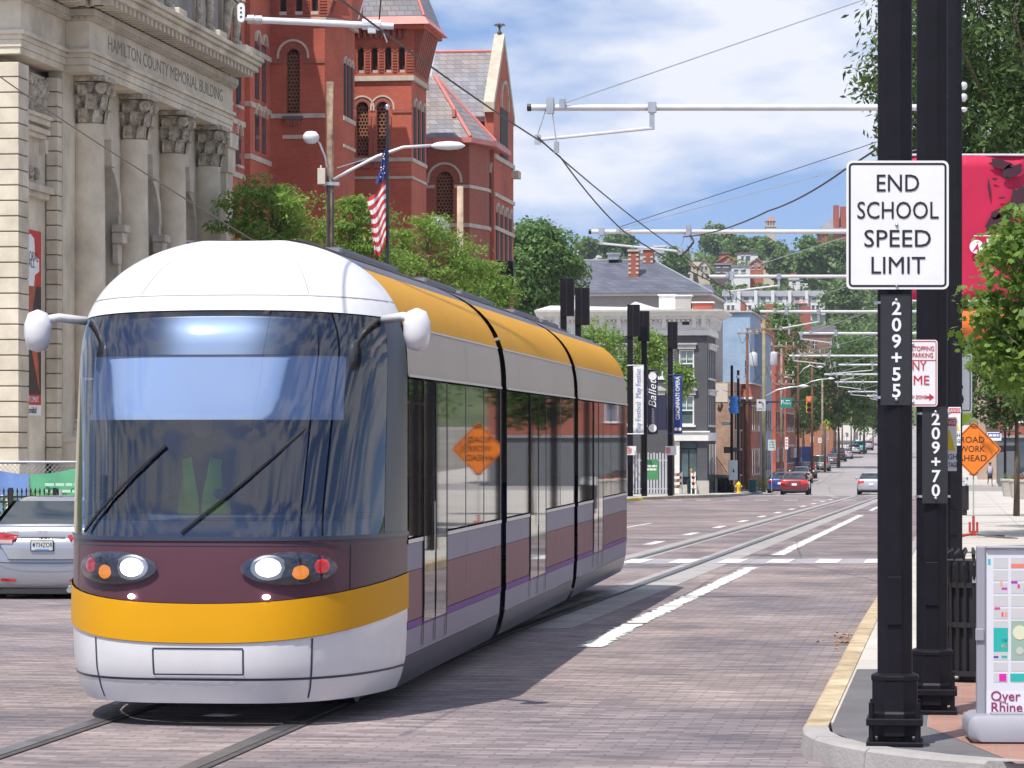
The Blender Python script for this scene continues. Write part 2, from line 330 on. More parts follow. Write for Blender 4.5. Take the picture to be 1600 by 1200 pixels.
# kerbs: each stone a piece
kyel = mat('faded_yellow_kerb', (.40, .30, .165), .85, 0, .35, 3, .4, 30, (.46, .37, .25))
kyel2 = mat('bright_yellow_kerb', (.62, .47, .06), .8, 0, .2, 3)
def kerbrun(name, a, b, tf, inner, m, n, dz=.15, dark_m=None):
    root = bpy.data.objects.new(name, None); COL.objects.link(root); root.rotation_euler = (0, 0, -TH); tag(root, kind='structure')
    for i in range(n):
        d0, d1 = lerp(a, b, i / n), lerp(a, b, (i + 1) / n); e = min(.012, (d1 - d0) * .01)
        q = MB(); sub = [d0 + e, (d0 + d1) / 2, d1 - e]; rings = []
        for d in sub:
            t0 = tf(d); t1 = inner(d); z = gz(d)
            pts = [(t0, z - .05), (t0 + .02, z + dz - .02), (t0 + .045, z + dz), (t1, z + dz), (t1, z - .05)]
            rings.append([(*tolocal(*td(T, d)), zz) for T, zz in pts])
        q.loft(rings); o = q.build('kerb_stone', m(d0) if callable(m) else m, root)
    return root
kerbrun('kerb', 22, 100, lambda d: -1.06, lambda d: -.872, lambda d: kyel if d < 60 else concd, 26)
kerbrun('kerb', 19.6, 22, lambda d: 1.95 - math.sqrt(max(3.01 ** 2 - (22 - d) ** 2, 0)), lambda d: ftr(d) - .002, concd, 3)
kerbrun('kerb', 100, 226, lambda d: -1.06, lambda d: -.872, concd, 20)
kerbrun('kerb', 30, 224, lk, lambda d: lk(d) - .178, lambda d: kyel2 if 96 < d < 178 else (kyel if d < 196 else concd), 56)
kerbrun('kerb', 238, 640, lk2, lambda d: lk2(d) - .148, concd, 30)
# track slab, rails
tag(sheet('track_slab', 36, 226, -6.60, -6.0, .004, concd, 20), kind='structure')
tag(sheet('track_slab', 36, 226, -5.0, -4.2, .004, concd, 20), kind='structure')
railm = mat('rail_steel', (.17, .165, .17), .42, .6, .35, 2)
for T in (-6.24, -4.78):
    r = sheet('rail', 20, 226, T - .06, T + .06, .012, railm, 10, .05); tag(r, kind='structure')
    tag(sheet('rail_groove', 20, 226, T + .064, T + .12, .0085, mat('groove_dirt', (.07, .062, .06), .9, 0, .3, 3), 10), kind='structure')
# markings
paint = mat('road_paint', (.66, .65, .62), .8, 0, .22, 9, .3, 60)
def marking(a, b, t0, t1, dz=.010): return tag(sheet('lane_marking', a, b, t0, t1, dz, paint, 6), kind='structure')
def ragged(a, b, tc, wd):
    q = MB(); d = a; rnd = random.Random(3)
    while d < b:
        e = min(d + .118, b); j = rnd.uniform(-.035, .035); k = rnd.uniform(-.03, .03)
        if rnd.random() > .03: 
            pts = [td(tc - wd / 2 + j, d), td(tc + wd / 2 + k, d), td(tc + wd / 2 + k, e), td(tc - wd / 2 + j, e)]
            q.add([(x, y, gz(y) + .008) for x, y in pts], [(0, 1, 2, 3)])
        d = e
    tag(q.build('lane_marking', paint), kind='structure')
ragged(32.6, 58, -3.62, .23); ragged(66, 122, -3.62, .24); ragged(134, 176, -3.62, .2)
for i in range(11):
    d = 75 + i * 10.4; marking(d, d + 3.4, -7.16, -6.92)
marking(70, 104, -9.72, -9.60)
tag(sheet('crosswalk_band', 60.2, 63.4, -15, -1.1, .006, mat('grey_band', (.33, .31, .325), .9, 0, .12, 1), 50), kind='structure')
for i in range(17):
    t = -1.55 - i * .89
    if abs(t + 6.24) < .2 or abs(t + 4.78) < .2: continue
    marking(60.5, 63.1, t - .21, t + .21, .0135)
for i in range(12): marking(176.5, 178.3, -4 - i * 1.55 - .75, -4 - i * 1.55, .012)
marking(205.5, 206.6, -12.4, -1.4, .012)
for i in range(10): marking(300 + i * 16, 306 + i * 16, -8.3, -8.1, .012)
for i in range(5): marking(192 + i * 4, 193.2 + i * 4, -7.4 - .25 * i, -7.0 - .25 * i, .012)
# hill across the far end
HP = [(640, 4.5), (700, 7), (840, 29.5), (950, 44), (1100, 57), (1400, 64), (2200, 60)]
def hz(x, y):
    for (a, za), (b, zb) in zip(HP, HP[1:]):
        if y <= b:
            t = (y - a) / (b - a); return max(lerp(za, zb, t), 0)
    return HP[-1][1]
q = MB(); q.grid(lambda u, v: (lerp(-700, 700, u), lerp(640, 2200, v), hz(lerp(-700, 700, u), lerp(640, 2200, v))), 60, 60)
tag(q.build('hill', mat('hill_grass', (.06, .095, .028), .95, 0, .3, .05, col2=(.10, .12, .045)), smooth=True), kind='structure')

# ------------------------------------------------------------------ streetcar
def streetcar():
    DX = .110; rz = -math.atan(DX)
    nose = Vector((-2.03 - .11 * 1.75, 23.5, 0))
    root = thing('streetcar', 'long white, yellow and grey streetcar with plum lower panels on the tracks', 'streetcar', nose, rz)
    HW = 1.25; LEN = 23.8; BACK = 1.75
    pearl = mat('tram_white_paint', (.66, .66, .68), .28, 0, .07, 2.2, coat=.35)
    yel = mat('tram_yellow_paint', (.62, .30, .008), .5, 0, .04, .6, spec=.12)
    band = mat('tram_silver_beige', (.45, .41, .36), .55, 0, .05, .5, spec=.12)
    mask = mat('tram_plum_mask', (.085, .030, .042), .35, 0, .1, .8, spec=.3)
    navy = mat('tram_navy', (.022, .028, .055), .3, 0, .1, 1)
    plum = mat('tram_plum_panel', (.22, .105, .115), .5, 0, .1, .5, spec=.15)
    mauve = mat('tram_mauve_grey', (.26, .235, .29), .5, 0, .08, .5, spec=.15)
    purp = mat('tram_purple_line', (.16, .05, .24), .5, 0, .1, .5, spec=.15)
    trim = mat('tram_bright_trim', (.62, .60, .58), .4, .2, 0)
    inner = mat('tram_interior', (.10, .11, .13), .8, 0, .2, 2)
    lampw = mat('headlamp_lit', (.9, .9, .9), .2, 0, 0, emit=(1, .98, .95), estr=7)
    amber = mat('amber_lamp', (.9, .25, .01), .2, 0, 0, emit=(1, .30, .02), estr=.6)
    redl = mat('red_lamp', (.6, .01, .01), .2, 0, 0, emit=(1, .02, .02), estr=.25)
    def yf(z):       # front rake by height
        f = pw([(.15, .16), (.3, .04), (.55, 0), (.95, .03), (1.35, .10), (2.2, .42), (2.95, .80), (3.25, 1.08), (3.45, 1.42), (3.55, 1.75)]); return sum(f(z + d) for d in (-.12, -.06, 0, .06, .12)) / 5 if z < 3.43 else f(z)
    def hw(z): return pw([(.15, HW - .10), (.25, HW - .05), (.4, HW - .015), (.7, HW), (2.46, HW)])(z) if z < 2.46 else HW * math.sqrt(max(.02, 1 - ((z - 2.46) / 1.115) ** 3))
    def F(u, z, off=0):
        x = (hw(z) + off) * math.copysign(1 - (1 - abs(u)) ** 1.35, u) if abs(u) < 1 else (hw(z) + off) * u
        return (x, yf(z) * (1 - .25 * abs(u) ** 3) - off + (BACK - yf(z) * .75) * abs(u) ** 3.2, z)
    def strip(name, za, zb, m, off=0, u0=-1, u1=1, nz=6, nu=28, par=root):
        q = MB()
        def fn(a, b):
            u = lerp(u0, u1, a); lo = za(u) if callable(za) else za; hi = zb(u) if callable(zb) else zb
            return F(u, lerp(lo, hi, b), off)
        q.grid(fn, nu, nz); return q.build(name, m, par, smooth=True)
    chin = lambda u: .60 + .17 * abs(u) ** 2.2
    chin2 = lambda u: .88 + .16 * abs(u) ** 2.0
    strip('front_bumper', .17, chin, pearl, nz=8)
    strip('yellow_chin_band', lambda u: chin(u) + .004, chin2, yel, .012)
    strip('headlight_mask', lambda u: chin2(u) + .004, lambda u: 1.33 + .0 * u, mask)
    strip('windshield', 1.335, lambda u: 2.98 - .05 * abs(u) ** 2, glass_tram, .004, -.86, .86, 12)
    for s in (-1, 1): strip('corner_pillar', 1.335, 2.95, navy, 0, s * .865, s * 1.0, 10, 6)
    strip('roof_fairing', lambda u: 2.99 - .05 * abs(u) ** 2, 3.55, pearl, .006, nz=24, nu=48)
    strip('bumper_seam', lambda u: .335 - .0 * u, .352, navy, .003)
    for u_ in (-.52, .52): strip('bumper_seam', .20, lambda u: chin(u) - .01, navy, .003, u_ - .004, u_ + .004, 6, 2)
    for u_ in (-.2, .2): strip('hatch_seam', .38, .56, navy, .0035, u_ - .0035, u_ + .0035, 3, 2)
    for z_ in (.375, .56): strip('hatch_seam', z_, z_ + .010, navy, .0035, -.2, .2, 1, 8)
    strip('mask_seam', 1.285, 1.292, navy, .003)
    for u_ in (-.7, .7): strip('mask_seam', lambda u: chin2(u) + .01, 1.285, navy, .003, u_ - .003, u_ + .003, 4, 2)
    strip('fairing_seam', lambda u: 3.10 - .03 * abs(u) ** 2, lambda u: 3.108 - .03 * abs(u) ** 2, mat('seam_grey', (.28, .28, .30), .6, 0, 0), .009)
    for u_ in (-.45, .45): strip('fairing_seam', 3.11, 3.40, MATS['seam_grey'], .009, u_ - .003, u_ + .003, 8, 2)
    strip('windshield_lower_trim', 1.322, 1.352, navy, .012)
    # destination sign behind the top of the glass
    strip('destination_sign', 2.66, 2.96, navy, -.05, -.72, .72, 4)
    # pale roller blind lowered inside the windshield, with its bright hem
    b = strip('sun_blind', 2.22, 2.655, mat('pale_blind_cloth', (.74, .75, .78), .7, 0, .04, 1), -.07, -.78, .66, 4)
    strip('blind_hem', 2.185, 2.225, trimw, -.062, -.78, .66, 2, par=b)
    strip('dashboard', 1.28, 1.46, mat('dashboard_grey', (.16, .17, .20), .6, 0, .1, 3), -.10, -.84, .84, 4)
    q = MB(); q.grid(lambda u, v: (lerp(-1.05, 1.05, u), .45 + v * 1.2 + .3 * abs(u * 2 - 1) ** 2, 1.46 + .03 * math.sin(v * 3)), 14, 5); q.build('dashboard_top', MATS['dashboard_grey'], root, smooth=True)
    # wipers
    for a, c in (((-.10, 1.38), (.55, 2.12)), ((-.75, 1.38), (-.22, 2.0))):
        q = MB(); pts = [F(lerp(a[0], c[0], t) * .8, lerp(a[1], c[1], t), .03) for t in (0, .25, .5, .75, 1)]
        q.path(pts, .012, 5); q.build('wiper', iron, root)
    # lamps
    for s in (-1, 1):
        def lamp(name, u, z, rx, rz_, m, off):
            q = MB(); q.grid(lambda a, b: F(s * (u + rx * b * math.cos(a * 2 * PI)), z + rz_ * b * math.sin(a * 2 * PI), off + .012 * (1 - b * b)), 20, 4)
            return q.build(name, m, root, smooth=True)
        lamp('lamp_bezel', .40, 1.13, .215, .112, navy, .006)
        lamp('reflector_bowl', .31, 1.135, .085, .09, steel, .014)
        lamp('headlight', .305, 1.135, .058, .064, lampw, .022)
        lamp('turn_signal', .455, 1.10, .040, .05, amber, .016)
        lamp('tail_light', .555, 1.14, .036, .052, redl, .016)
        lamp('lens_cover', .40, 1.13, .222, .118, glass_car if False else MATS.get('lamp_cover') or glassmat('lamp_cover', (.92, .92, .94), .9, .03), .034)
        lamp('marker_lamp', .30, .93, .018, .018, lampw, .02)
        # mirror housing on an arm
        q = MB(); c = Vector((s * (HW + .17), 1.05, 2.84)); q.lathe([(.01, -.15), (.075, -.125), (.10, -.03), (.10, .06), (.07, .14), (.01, .165)], 14, c)
        mm = q.build('mirror_housing', pearl, root, smooth=True); mm.scale = (1, 1, 1)
        q = MB(); q.path([(s * (HW - .12), 1.35, 2.93), (s * (HW + .05), 1.2, 2.95), c + Vector((0, 0, .08))], .035, 8); q.build('mirror_arm', pearl, mm, smooth=True)
    # sides, three modules with bellows between
    def side(s, y0, y1, za, zb, m, name, off=0, par=root, ny=1):
        q = MB(); nz = 6
        q.grid(lambda u, v: (s * (hw(lerp(za, zb, v)) + off), lerp(y0, y1, u), lerp(za, zb, v)), ny, nz)
        return q.build(name, m, par, smooth=True)
    mods = [(BACK, 8.0), (8.45, 15.6), (16.05, LEN)]
    for s in (-1, 1):
        for i, (a, c) in enumerate(mods):
            side(s, a, c, .17, .40, navy, 'skirt_panel')
            side(s, a, c, .404, .60, mauve, 'lower_side_panel')
            side(s, a, c, .604, .66, purp, 'purple_line', .004)
            side(s, a, c, .664, 1.04, plum, 'plum_side_panel')
            side(s, a, c, 1.044, 1.25, mauve, 'waist_panel')
            side(s, a, c, 1.254, 1.285, trim, 'waist_trim', .008)
            side(s, a, c, 2.52, 2.90, band, 'silver_band', .003)
            side(s, a, c, 2.515, 2.535, trim, 'drip_rail', .014)
            side(s, a, c, 2.903, 3.33, yel, 'yellow_roof_stripe', .006)
            side(s, a, c, 2.893, 2.908, trim, 'stripe_trim', .012)
            side(s, a, c, 3.332, 3.50, mat('tram_roof_edge', (.10, .10, .13), .6, 0, .1, 1), 'roof_edge')
            y = a + .04; k = 0
            door = [(2.6, 4.0), (10.6, 12.2), (18.2, 19.6)][i]
            edges = [a + .04]
            seg = [(a + .04, door[0]), (door[0], door[1]), (door[1], c - .04)]
            for (p, r) in seg:
                nn = max(1, round((r - p) / (1.55 if (p, r) != (door[0], door[1]) else .75)))
                for j in range(nn):
                    g0, g1 = lerp(p, r, j / nn), lerp(p, r, (j + 1) / nn)
                    isd = (p, r) == (door[0], door[1])
                    pane = side(s, g0 + .02, g1 - .02, (.62 if isd else 1.30), 2.50, glass_side, 'door_pane' if isd else 'window_pane', .010 if isd else .001)
                    side(s, g1 - .02, g1 + .02, 1.29, 2.51, navy, 'mullion', .003, pane)
        for a, c in ((8.0, 8.45), (15.6, 16.05)):
            q = MB(); q.grid(lambda u, v: (s * (hw(lerp(.25, 3.5, v)) - .07 + .03 * math.cos(u * 10 * PI)), lerp(a - .02, c + .02, u), lerp(.25, 3.5, v)), 20, 24); q.build('bellows', rubber, root, smooth=True)
    # interior shell, floor, roof and rear
    q = MB(); q.box(-HW + .1, HW - .1, 1.9, LEN - .1, .38, .42); q.build('floor', inner, root)
    q = MB(); q.box(-HW + .12, HW - .12, 1.6, LEN - .1, 2.62, 2.66); q.build('ceiling', inner, root)
    q = MB(); q.box(-1.02, 1.02, 2.25, 2.31, .43, 2.6); q.build('cab_bulkhead', mat('cab_blue_grey', (.03, .055, .15), .8, 0, .2, 2), root)
    q = MB(); q.grid(lambda u, v: (lerp(-.46, .46, u), lerp(BACK - .02, LEN, v), 3.552), 2, 8); q.grid(lambda u, v: (lerp(-hw(3.5), hw(3.5), u), lerp(BACK, LEN, v), 3.50), 2, 8); q.build('roof_deck', mat('tram_roof_grey', (.45, .45, .47), .6, 0, .1, .6), root)
    for k, (a, c) in enumerate(((4.0, 7.2), (9.2, 11.4), (12.0, 14.8), (17.2, 20.0), (20.6, 22.6))):
        q = MB(); q.box(-.40, .40, a, c, 3.51, 3.63); q.build('roof_unit', mat('roof_unit_grey', (.10, .10, .13), .6, .2, .1, 1), root, bevel=.04)
    q = MB(); zz_ = [.2, .5, 1.2, 2.0, 2.5, 2.8, 3.0, 3.2, 3.35, 3.45, 3.5]; pr_ = [(hw(z), z) for z in zz_] + [(-hw(z), z) for z in zz_[::-1]]; q.loft([[(x, LEN + .02, z) for x, z in pr_], [(x * .9, LEN + .5, z * .96 + .05) for x, z in pr_]]); q.build('rear_end', band, root)
    for i in range(14):
        q = MB(); y = 2.9 + i * 1.5; q.tube((.55 * (-1) ** i, y, .42), (.55 * (-1) ** i, y, 2.62), .018, n=8); q.build('grab_pole', mat('grab_yellow', (.62, .42, .03), .4, 0, 0), root)
    for s in (-1, 1):
        for i, (d0, d1) in enumerate(((2.6, 4.0), (10.6, 12.2), (18.2, 19.6))):
            for yy in (d0, (d0 + d1) / 2, d1): side(s, yy - .022, yy + .022, .44, 2.51, rubber, 'door_seal', .014)
            side(s, (d0 + d1) / 2 - .16, (d0 + d1) / 2 - .12, 1.15, 1.55, trim, 'door_handle', .022)
        for yy in (5.4, 7.0, 9.6, 13.6, 17.2, 21.0, 22.4): side(s, yy - .006, yy + .006, .41, 1.25, navy, 'panel_seam', .006)
        for yy in (5.4, 9.6, 13.6, 21.0): side(s, yy - .006, yy + .006, 2.54, 3.32, MATS['seam_grey'], 'panel_seam', .010)
    # seats, posts inside
    for i in range(9):
        y = 3.0 + i * 2.2
        for s in (-.78, .78):
            q = MB(); q.box(s - .38, s + .38, y, y + .42, .82, .90); q.box(s - .38, s + .38, y + .38, y + .46, .85, 1.55)
            q.build('seat', mat('seat_blue', (.06, .08, .22), .8, 0, .2, 3), root, bevel=.03)
    # wheels
    for y in (2.3, 4.1, 11.3, 13.0, 20.0, 21.8):
        for s in (-.72, .72):
            q = MB(); q.lathe([(.05, -.06), (.29, -.06), (.29, .06), (.05, .06)], 20, (s, y, .30), axis='x'); q.build('wheel', railm, root, smooth=False)
    # bright reflective fleet lines low on the side
    return root
tram = streetcar()

def skin_person(name, label, loc, rz, joints, bones, radii, mats_, sub=2):
    me = bpy.data.meshes.new(name); me.from_pydata([j for j in joints], bones, [])
    o = bpy.data.objects.new(name, me); COL.objects.link(o); o.location = loc; o.rotation_euler = (0, 0, rz)
    bm = bmesh.new(); bm.from_mesh(me); lay = bm.verts.layers.skin.verify(); bm.verts.ensure_lookup_table()
    for i, r in enumerate(radii):
        sv = bm.verts[i][lay]; sv.radius = (r, r) if not isinstance(r, tuple) else r; sv.use_root = (i == 0)
    bm.to_mesh(me); bm.free()
    mod = o.modifiers.new('skin', 'SKIN'); mod.use_smooth_shade = True
    s = o.modifiers.new('sub', 'SUBSURF'); s.levels = sub; s.render_levels = sub
    for m in mats_: me.materials.append(m)
    return tag(o, label, 'person')
# seated operator behind the windshield
skinm = mat('skin', (.36, .20, .14), .6, 0, .08, 6); clothd = mat('dark_cloth', (.03, .035, .05), .9, 0, .2, 5)
J = [(0, .05, .95), (0, .08, 1.22), (0, .06, 1.45), (0, .03, 1.56), (0, .01, 1.66), (0, 0, 1.76), (.19, .05, 1.43), (.25, -.10, 1.20), (.17, -.36, 1.22), (-.19, .05, 1.43), (-.25, -.10, 1.20), (-.17, -.36, 1.22),
     (.10, -.02, .92), (.13, -.42, .93), (.13, -.45, .52), (-.10, -.02, .92), (-.13, -.42, .93), (-.13, -.45, .52)]
B = [(0, 1), (1, 2), (2, 3), (3, 4), (4, 5), (2, 6), (6, 7), (7, 8), (2, 9), (9, 10), (10, 11), (0, 12), (12, 13), (13, 14), (0, 15), (15, 16), (16, 17)]
Rr = [(.17, .12), (.16, .11), (.16, .10), .055, .085, .075, .075, .05, .035, .075, .05, .035, .09, .075, .05, .09, .075, .05]
tm = Matrix.Translation(tram.location) @ Matrix.Rotation(tram.rotation_euler[2], 4, 'Z')
drv = skin_person('person', 'streetcar operator in a lime vest seated behind the windshield', tm @ Vector((-.28, 1.55, .42)), tram.rotation_euler[2], J, B, Rr, [clothd])
q = MB()
for sg in (-1, 1):
    def vest(u, v):
        a = sg * lerp(.06 + .55 * max(0, v - .35), 1.9, u) - PI / 2; z = lerp(1.02, 1.49 - .05 * u, v)
        return (.205 * math.cos(a) * (1 - .12 * v), .06 + .155 * math.sin(a) * (1 - .1 * v), z)
    q.grid(vest, 12, 6)
q.build('safety_vest', mat('lime_vest', (.28, .62, .04), .8, 0, .1, 5), drv, smooth=True, solid=.01)
q = MB(); q.lathe([(.005, -.115), (.06, -.10), (.078, -.03), (.085, .03), (.075, .09), (.04, .122), (.005, .128)], 14, (0, -.005, 1.74)); q.build('head', skinm, drv, smooth=True)
q = MB(); q.lathe([(.089, .02), (.09, .05), (.08, .10), (.045, .132), (.005, .138)], 14, (0, .008, 1.74)); q.build('hair', mat('dark_hair', (.02, .015, .012), .8, 0, .2, 20), drv, smooth=True)
# ------------------------------------------------------------------ poles and signs at the right-hand kerb
def polethick(name, label, T, D, r, h, dz=.145, base=True, group='black steel poles in line at the kerb'):
    x, y = td(T, D); o = thing(name, label, 'pole', (x, y, gz(D) + dz), -TH, group)
    q = MB(); n = 8
    q.lathe([(r, .0), (r, 2.0), (r * .97, h)], n, (0, 0, 0)); q.build('shaft', black, o, bevel=.01)
    if base:
        q = MB(); q.lathe([(r * 1.28, .20), (r * 1.42, .23), (r * 1.42, .10), (r * 1.32, .21)][:0] or [(r * 1.38, 0.06), (r * 1.38, .20), (r * 1.30, .215), (r * 1.30, .40), (r * 1.36, .41), (r * 1.36, .435), (r * 1.02, .45)], 8)
        q.build('base_collar', black, o, bevel=.006)
        q = MB(); q.box(-r * 1.5, r * 1.5, -r * 1.5, r * 1.5, .13, .175); q.box(-r * 1.5, r * 1.5, -r * 1.5, r * 1.5, 0, .03); q.build('base_plate', black, o, bevel=.006)
        for sx in (-1, 1):
            for sy in (-1, 1):
                q = MB(); q.lathe([(.018, 0), (.018, .25), (.006, .255)], 8, (sx * r * 1.22, sy * r * 1.22, .02)); q.build('anchor_bolt', black, o)
    q = MB(); q.box(-.045, .045, -r - .006, -r + .02, .75, 1.05); q.build('hand_hole_cover', black, o, bevel=.004)
    return o
PA = polethick('catenary_pole', 'nearest thick black pole, carrying the END SCHOOL SPEED LIMIT sign', -.405, 20.7, .116, 9)
PB = polethick('catenary_pole', 'second thick black pole, with plate 209+70 strapped to it', -.195, 23.1, .116, 9)
PC = polethick('catenary_pole', 'third black pole, behind the plate 209+70 pole, with the SPEED LIMIT sign', -.08, 42.0, .115, 9)
def plate(name, label, cat, c, wd, ht, m, r=.03, th=.004, rz=0.0, group=None):
    """flat sheet-metal sign facing the camera; c is its centre"""
    o = thing(name, label, cat, c, rz, group)
    q = MB(); q.prism(rrect(-wd / 2, wd / 2, -ht / 2, ht / 2, r), 'xz', 0, th); q.build('sign_panel', m, o, bevel=0)
    return o
def border(o, wd, ht, inset, t, r, m, name='border', y=-.0015):
    q = MB(); A = rrect(-wd / 2 + inset, wd / 2 - inset, -ht / 2 + inset, ht / 2 - inset, r); i2 = inset + t
    Bq = rrect(-wd / 2 + i2, wd / 2 - i2, -ht / 2 + i2, ht / 2 - i2, max(r - t, .002)); n = len(A)
    q.add([(p[0], y, p[1]) for p in A] + [(p[0], y, p[1]) for p in Bq], [(i, (i + 1) % n, n + (i + 1) % n, n + i) for i in range(n)]); return q.build(name, m, o)
def bolt(o, x, z, r=.011):
    q = MB(); q.lathe([(r, 0), (r * .8, -.008), (r * .2, -.011)], 10, (x, -.002, z), axis='y'); return q.build('bolt', steel, o, smooth=True)
# END SCHOOL SPEED LIMIT
Dn = 20.56; c = at(1402.5, 351.5, Dn)
s1 = plate('school_speed_sign', 'large white END SCHOOL SPEED LIMIT sign on the nearest black pole', 'sign', c, 160 * Dn / FPX, 201 * Dn / FPX, white, .035)
border(s1, 160 * Dn / FPX, 201 * Dn / FPX, .014, .013, .026, inkm)
for body, py, w_ in (('END', 287.5, 66), ('SCHOOL', 330, 127), ('SPEED', 374, 104), ('LIMIT', 416, 84)):
    t = text(body, .152, s1, (0, -.003, at(0, py, Dn).z - c.z), inkm)
    bpy.context.view_layer.update(); t.scale = (w_ * Dn / FPX / max(t.dimensions.x, .01), 1, 1)
bolt(s1, -.006, .0); bolt(s1, -.006, -.373)
def numplate(label, px, py, wd, ht, D, body):
    c = at(px, py, D); o = plate('pole_number_plate', label, 'number plate', c, wd, ht, mat('charcoal_plate', (.022, .023, .027), .5, 0, .1, 6), .006, .004, 0, 'pole number plates')
    n = len(body)
    for i, ch in enumerate(body):
        t = text(ch, .115, o, (0.005, -.003, lerp(ht / 2 - .09, -ht / 2 + .085, i / (n - 1))), white, sx=1.05, bold=.0025)
    bolt(o, .004, ht / 2 - .035, .012); bolt(o, .004, -ht / 2 + .035, .012)
    for z in (ht * .43, -ht * .43):
        q = MB(); q.lathe([(.122, -.008), (.122, .008)], 16, (0, .126, z)); q.build('strap', steel, o)
    return o
numplate('tall black plate with white numbers 209+55 under the school sign', 1399.5, 546.5, 47 * 20.58 / FPX, 173 * 20.58 / FPX, 20.58, '209+55')
numplate('tall black plate with white numbers 209+70 on the second pole', 1461, 711, 40 * 22.97 / FPX, 151 * 22.97 / FPX, 22.97, '209+70')
# no stopping
D3 = 22.95; c = at(1430.5, 583, D3); wd, ht = 69 * D3 / FPX, 104 * D3 / FPX
s2 = plate('no_stopping_sign', 'white and red NO STOPPING ANY TIME sign between the two black poles', 'sign', c, wd, ht, white, .02)
border(s2, wd, ht, .008, .006, .014, redink)
for body, z, sz, ww in (('STOPPING', .168, .046, .155), ('PARKING', .122, .046, .14), ('ANY', .048, .092, .15), ('TIME', -.052, .092, .19)):
    x = .05 if sz < .05 else .0
    t = text(body, sz, s2, (x, -.003, z), redink); bpy.context.view_layer.update(); t.scale = (ww / max(t.dimensions.x, .01), 1, 1)
text('NO', .1, s2, (-.095, -.003, .145), redink, sx=.5); text('TOW ZONE', .034, s2, (.0, -.003, -.165), redink, sx=.8)
q = MB(); q.box(-wd / 2 + .014, wd / 2 - .014, -.0025, -.0005, .086, .091); q.build('divider', redink, s2)
q = MB(); q.prism([(.075, -.158), (.095, -.158), (.095, -.140), (.128, -.166), (.095, -.190), (.095, -.174), (.075, -.174)], 'xz', -.0025, -.0005); q.build('arrow', redink, s2)
bolt(s2, -.02, .2); bolt(s2, -.02, -.2)
# SPEED LIMIT 25
D4 = 42.25; c = at(1482.5, 599, D4); wd, ht = 73 * D4 / FPX, 92 * D4 / FPX
s3 = plate('speed_limit_sign', 'white SPEED LIMIT 25 sign half hidden behind the black poles', 'sign', c, wd, ht, white, .03)
border(s3, wd, ht, .02, .012, .02, inkm)
text('SPEED', .15, s3, (0, -.003, .24), inkm, sx=.86); text('LIMIT', .15, s3, (0, -.003, .08), inkm, sx=.86); text('25', .36, s3, (0.03, -.003, -.17), inkm, bold=.004)
c = at(1486, 652, 42.28); o = thing('school_zone_sign', 'lime green sign corner under the SPEED LIMIT sign', 'sign', c, 0)
q = MB(); q.prism([(-.25, 0.04), (.25, 0.04), (.25, -.01), (0, -.27), (-.25, -.01)], 'xz', 0, .004); q.build('sign_panel', mat('lime_sheet', (.36, .55, .02), .5, 0, .05, 3), o)
border
# danger stickers
def danger(label, px0, px1, py0, py1, D):
    c = at((px0 + px1) / 2, (py0 + py1) / 2, D); wd, ht = (px1 - px0) * D / FPX, (py1 - py0) * D / FPX
    o = plate('high_voltage_sign', label, 'sign', c, wd, ht, white, .004, .003, 0, 'danger high voltage signs')
    q = MB(); q.box(-wd / 2 + .006, wd / 2 - .006, -.002, -.0005, ht * .34, ht * .47); q.build('header', redink, o)
    text('DANGER', ht * .12, o, (0, -.003, ht * .405), white, sx=.75)
    q = MB(); q.prism([(-wd * .42, -ht * .12), (wd * .42, -ht * .12), (0, ht * .30)], 'xz', -.002, -.0005); q.build('warning_triangle', mat('warning_yellow', (.75, .55, .02), .5, 0, 0), o)
    text('HIGH', ht * .15, o, (0, -.003, -ht * .24), inkm, sx=.8); text('VOLTAGE', ht * .14, o, (0, -.003, -ht * .39), inkm, sx=.5)
danger('red, white and yellow DANGER HIGH VOLTAGE sign beside plate 209+70', 1472, 1495, 652, 736, 23.2)
danger('smaller DANGER HIGH VOLTAGE sign on the third black pole', 1482, 1501, 636, 696, 41.86)
# small round lights and a camera on the third pole
for i, py in enumerate((134, 152, 171)):
    c = at(1504, py, 42); q = MB(); q.lathe([(.005, .05), (.04, .045), (.06, .02), (.06, -.02), (.035, -.05), (.005, -.055)], 12, (0, 0, 0)); o = q.build('pole_insulator', pipe, None, smooth=True); o.location = c; o.scale = (1, 1, (1, 1, .6)[i])
    tag(o, ['topmost grey insulator knob on the edge of the third black pole', 'middle grey insulator knob on the edge of the third black pole', 'lowest small insulator knob on the third black pole'][i], 'insulator', 'insulator knobs on the pole')
# ROAD WORK AHEAD
D5 = 76; x, y = at(1521, 0, D5).x, D5; gz5 = gz(D5) + .14
o = thing('road_work_sign', 'orange ROAD WORK AHEAD diamond on a red spring stand', 'sign', (x, y, gz5), 0)
zc = at(0, 702, D5).z - gz5; hd = .64
def rdia(h, r):
    pts = []
    for k in range(4):
        a = PI / 2 * k; cx, cz = (h - r * 1.414) * math.cos(a), (h - r * 1.414) * math.sin(a); pts += arc(cx, cz, r, a - PI / 4, a + PI / 4, 4)
    return pts
org = mat('orange_sheet', (.80, .20, .012), .5, 0, .05, 2)
q = MB(); q.prism([(a, b + zc) for a, b in rdia(hd, .05)], 'xz', -.03, -.024); q.build('sign_panel', org, o)
q = MB(); A = [(a, b + zc) for a, b in rdia(hd - .03, .045)]; Bq = [(a, b + zc) for a, b in rdia(hd - .055, .04)]; n = len(A)
q.add([(p[0], -.0315, p[1]) for p in A + Bq], [(i, (i + 1) % n, n + (i + 1) % n, n + i) for i in range(n)]); q.build('border', inkm, o)
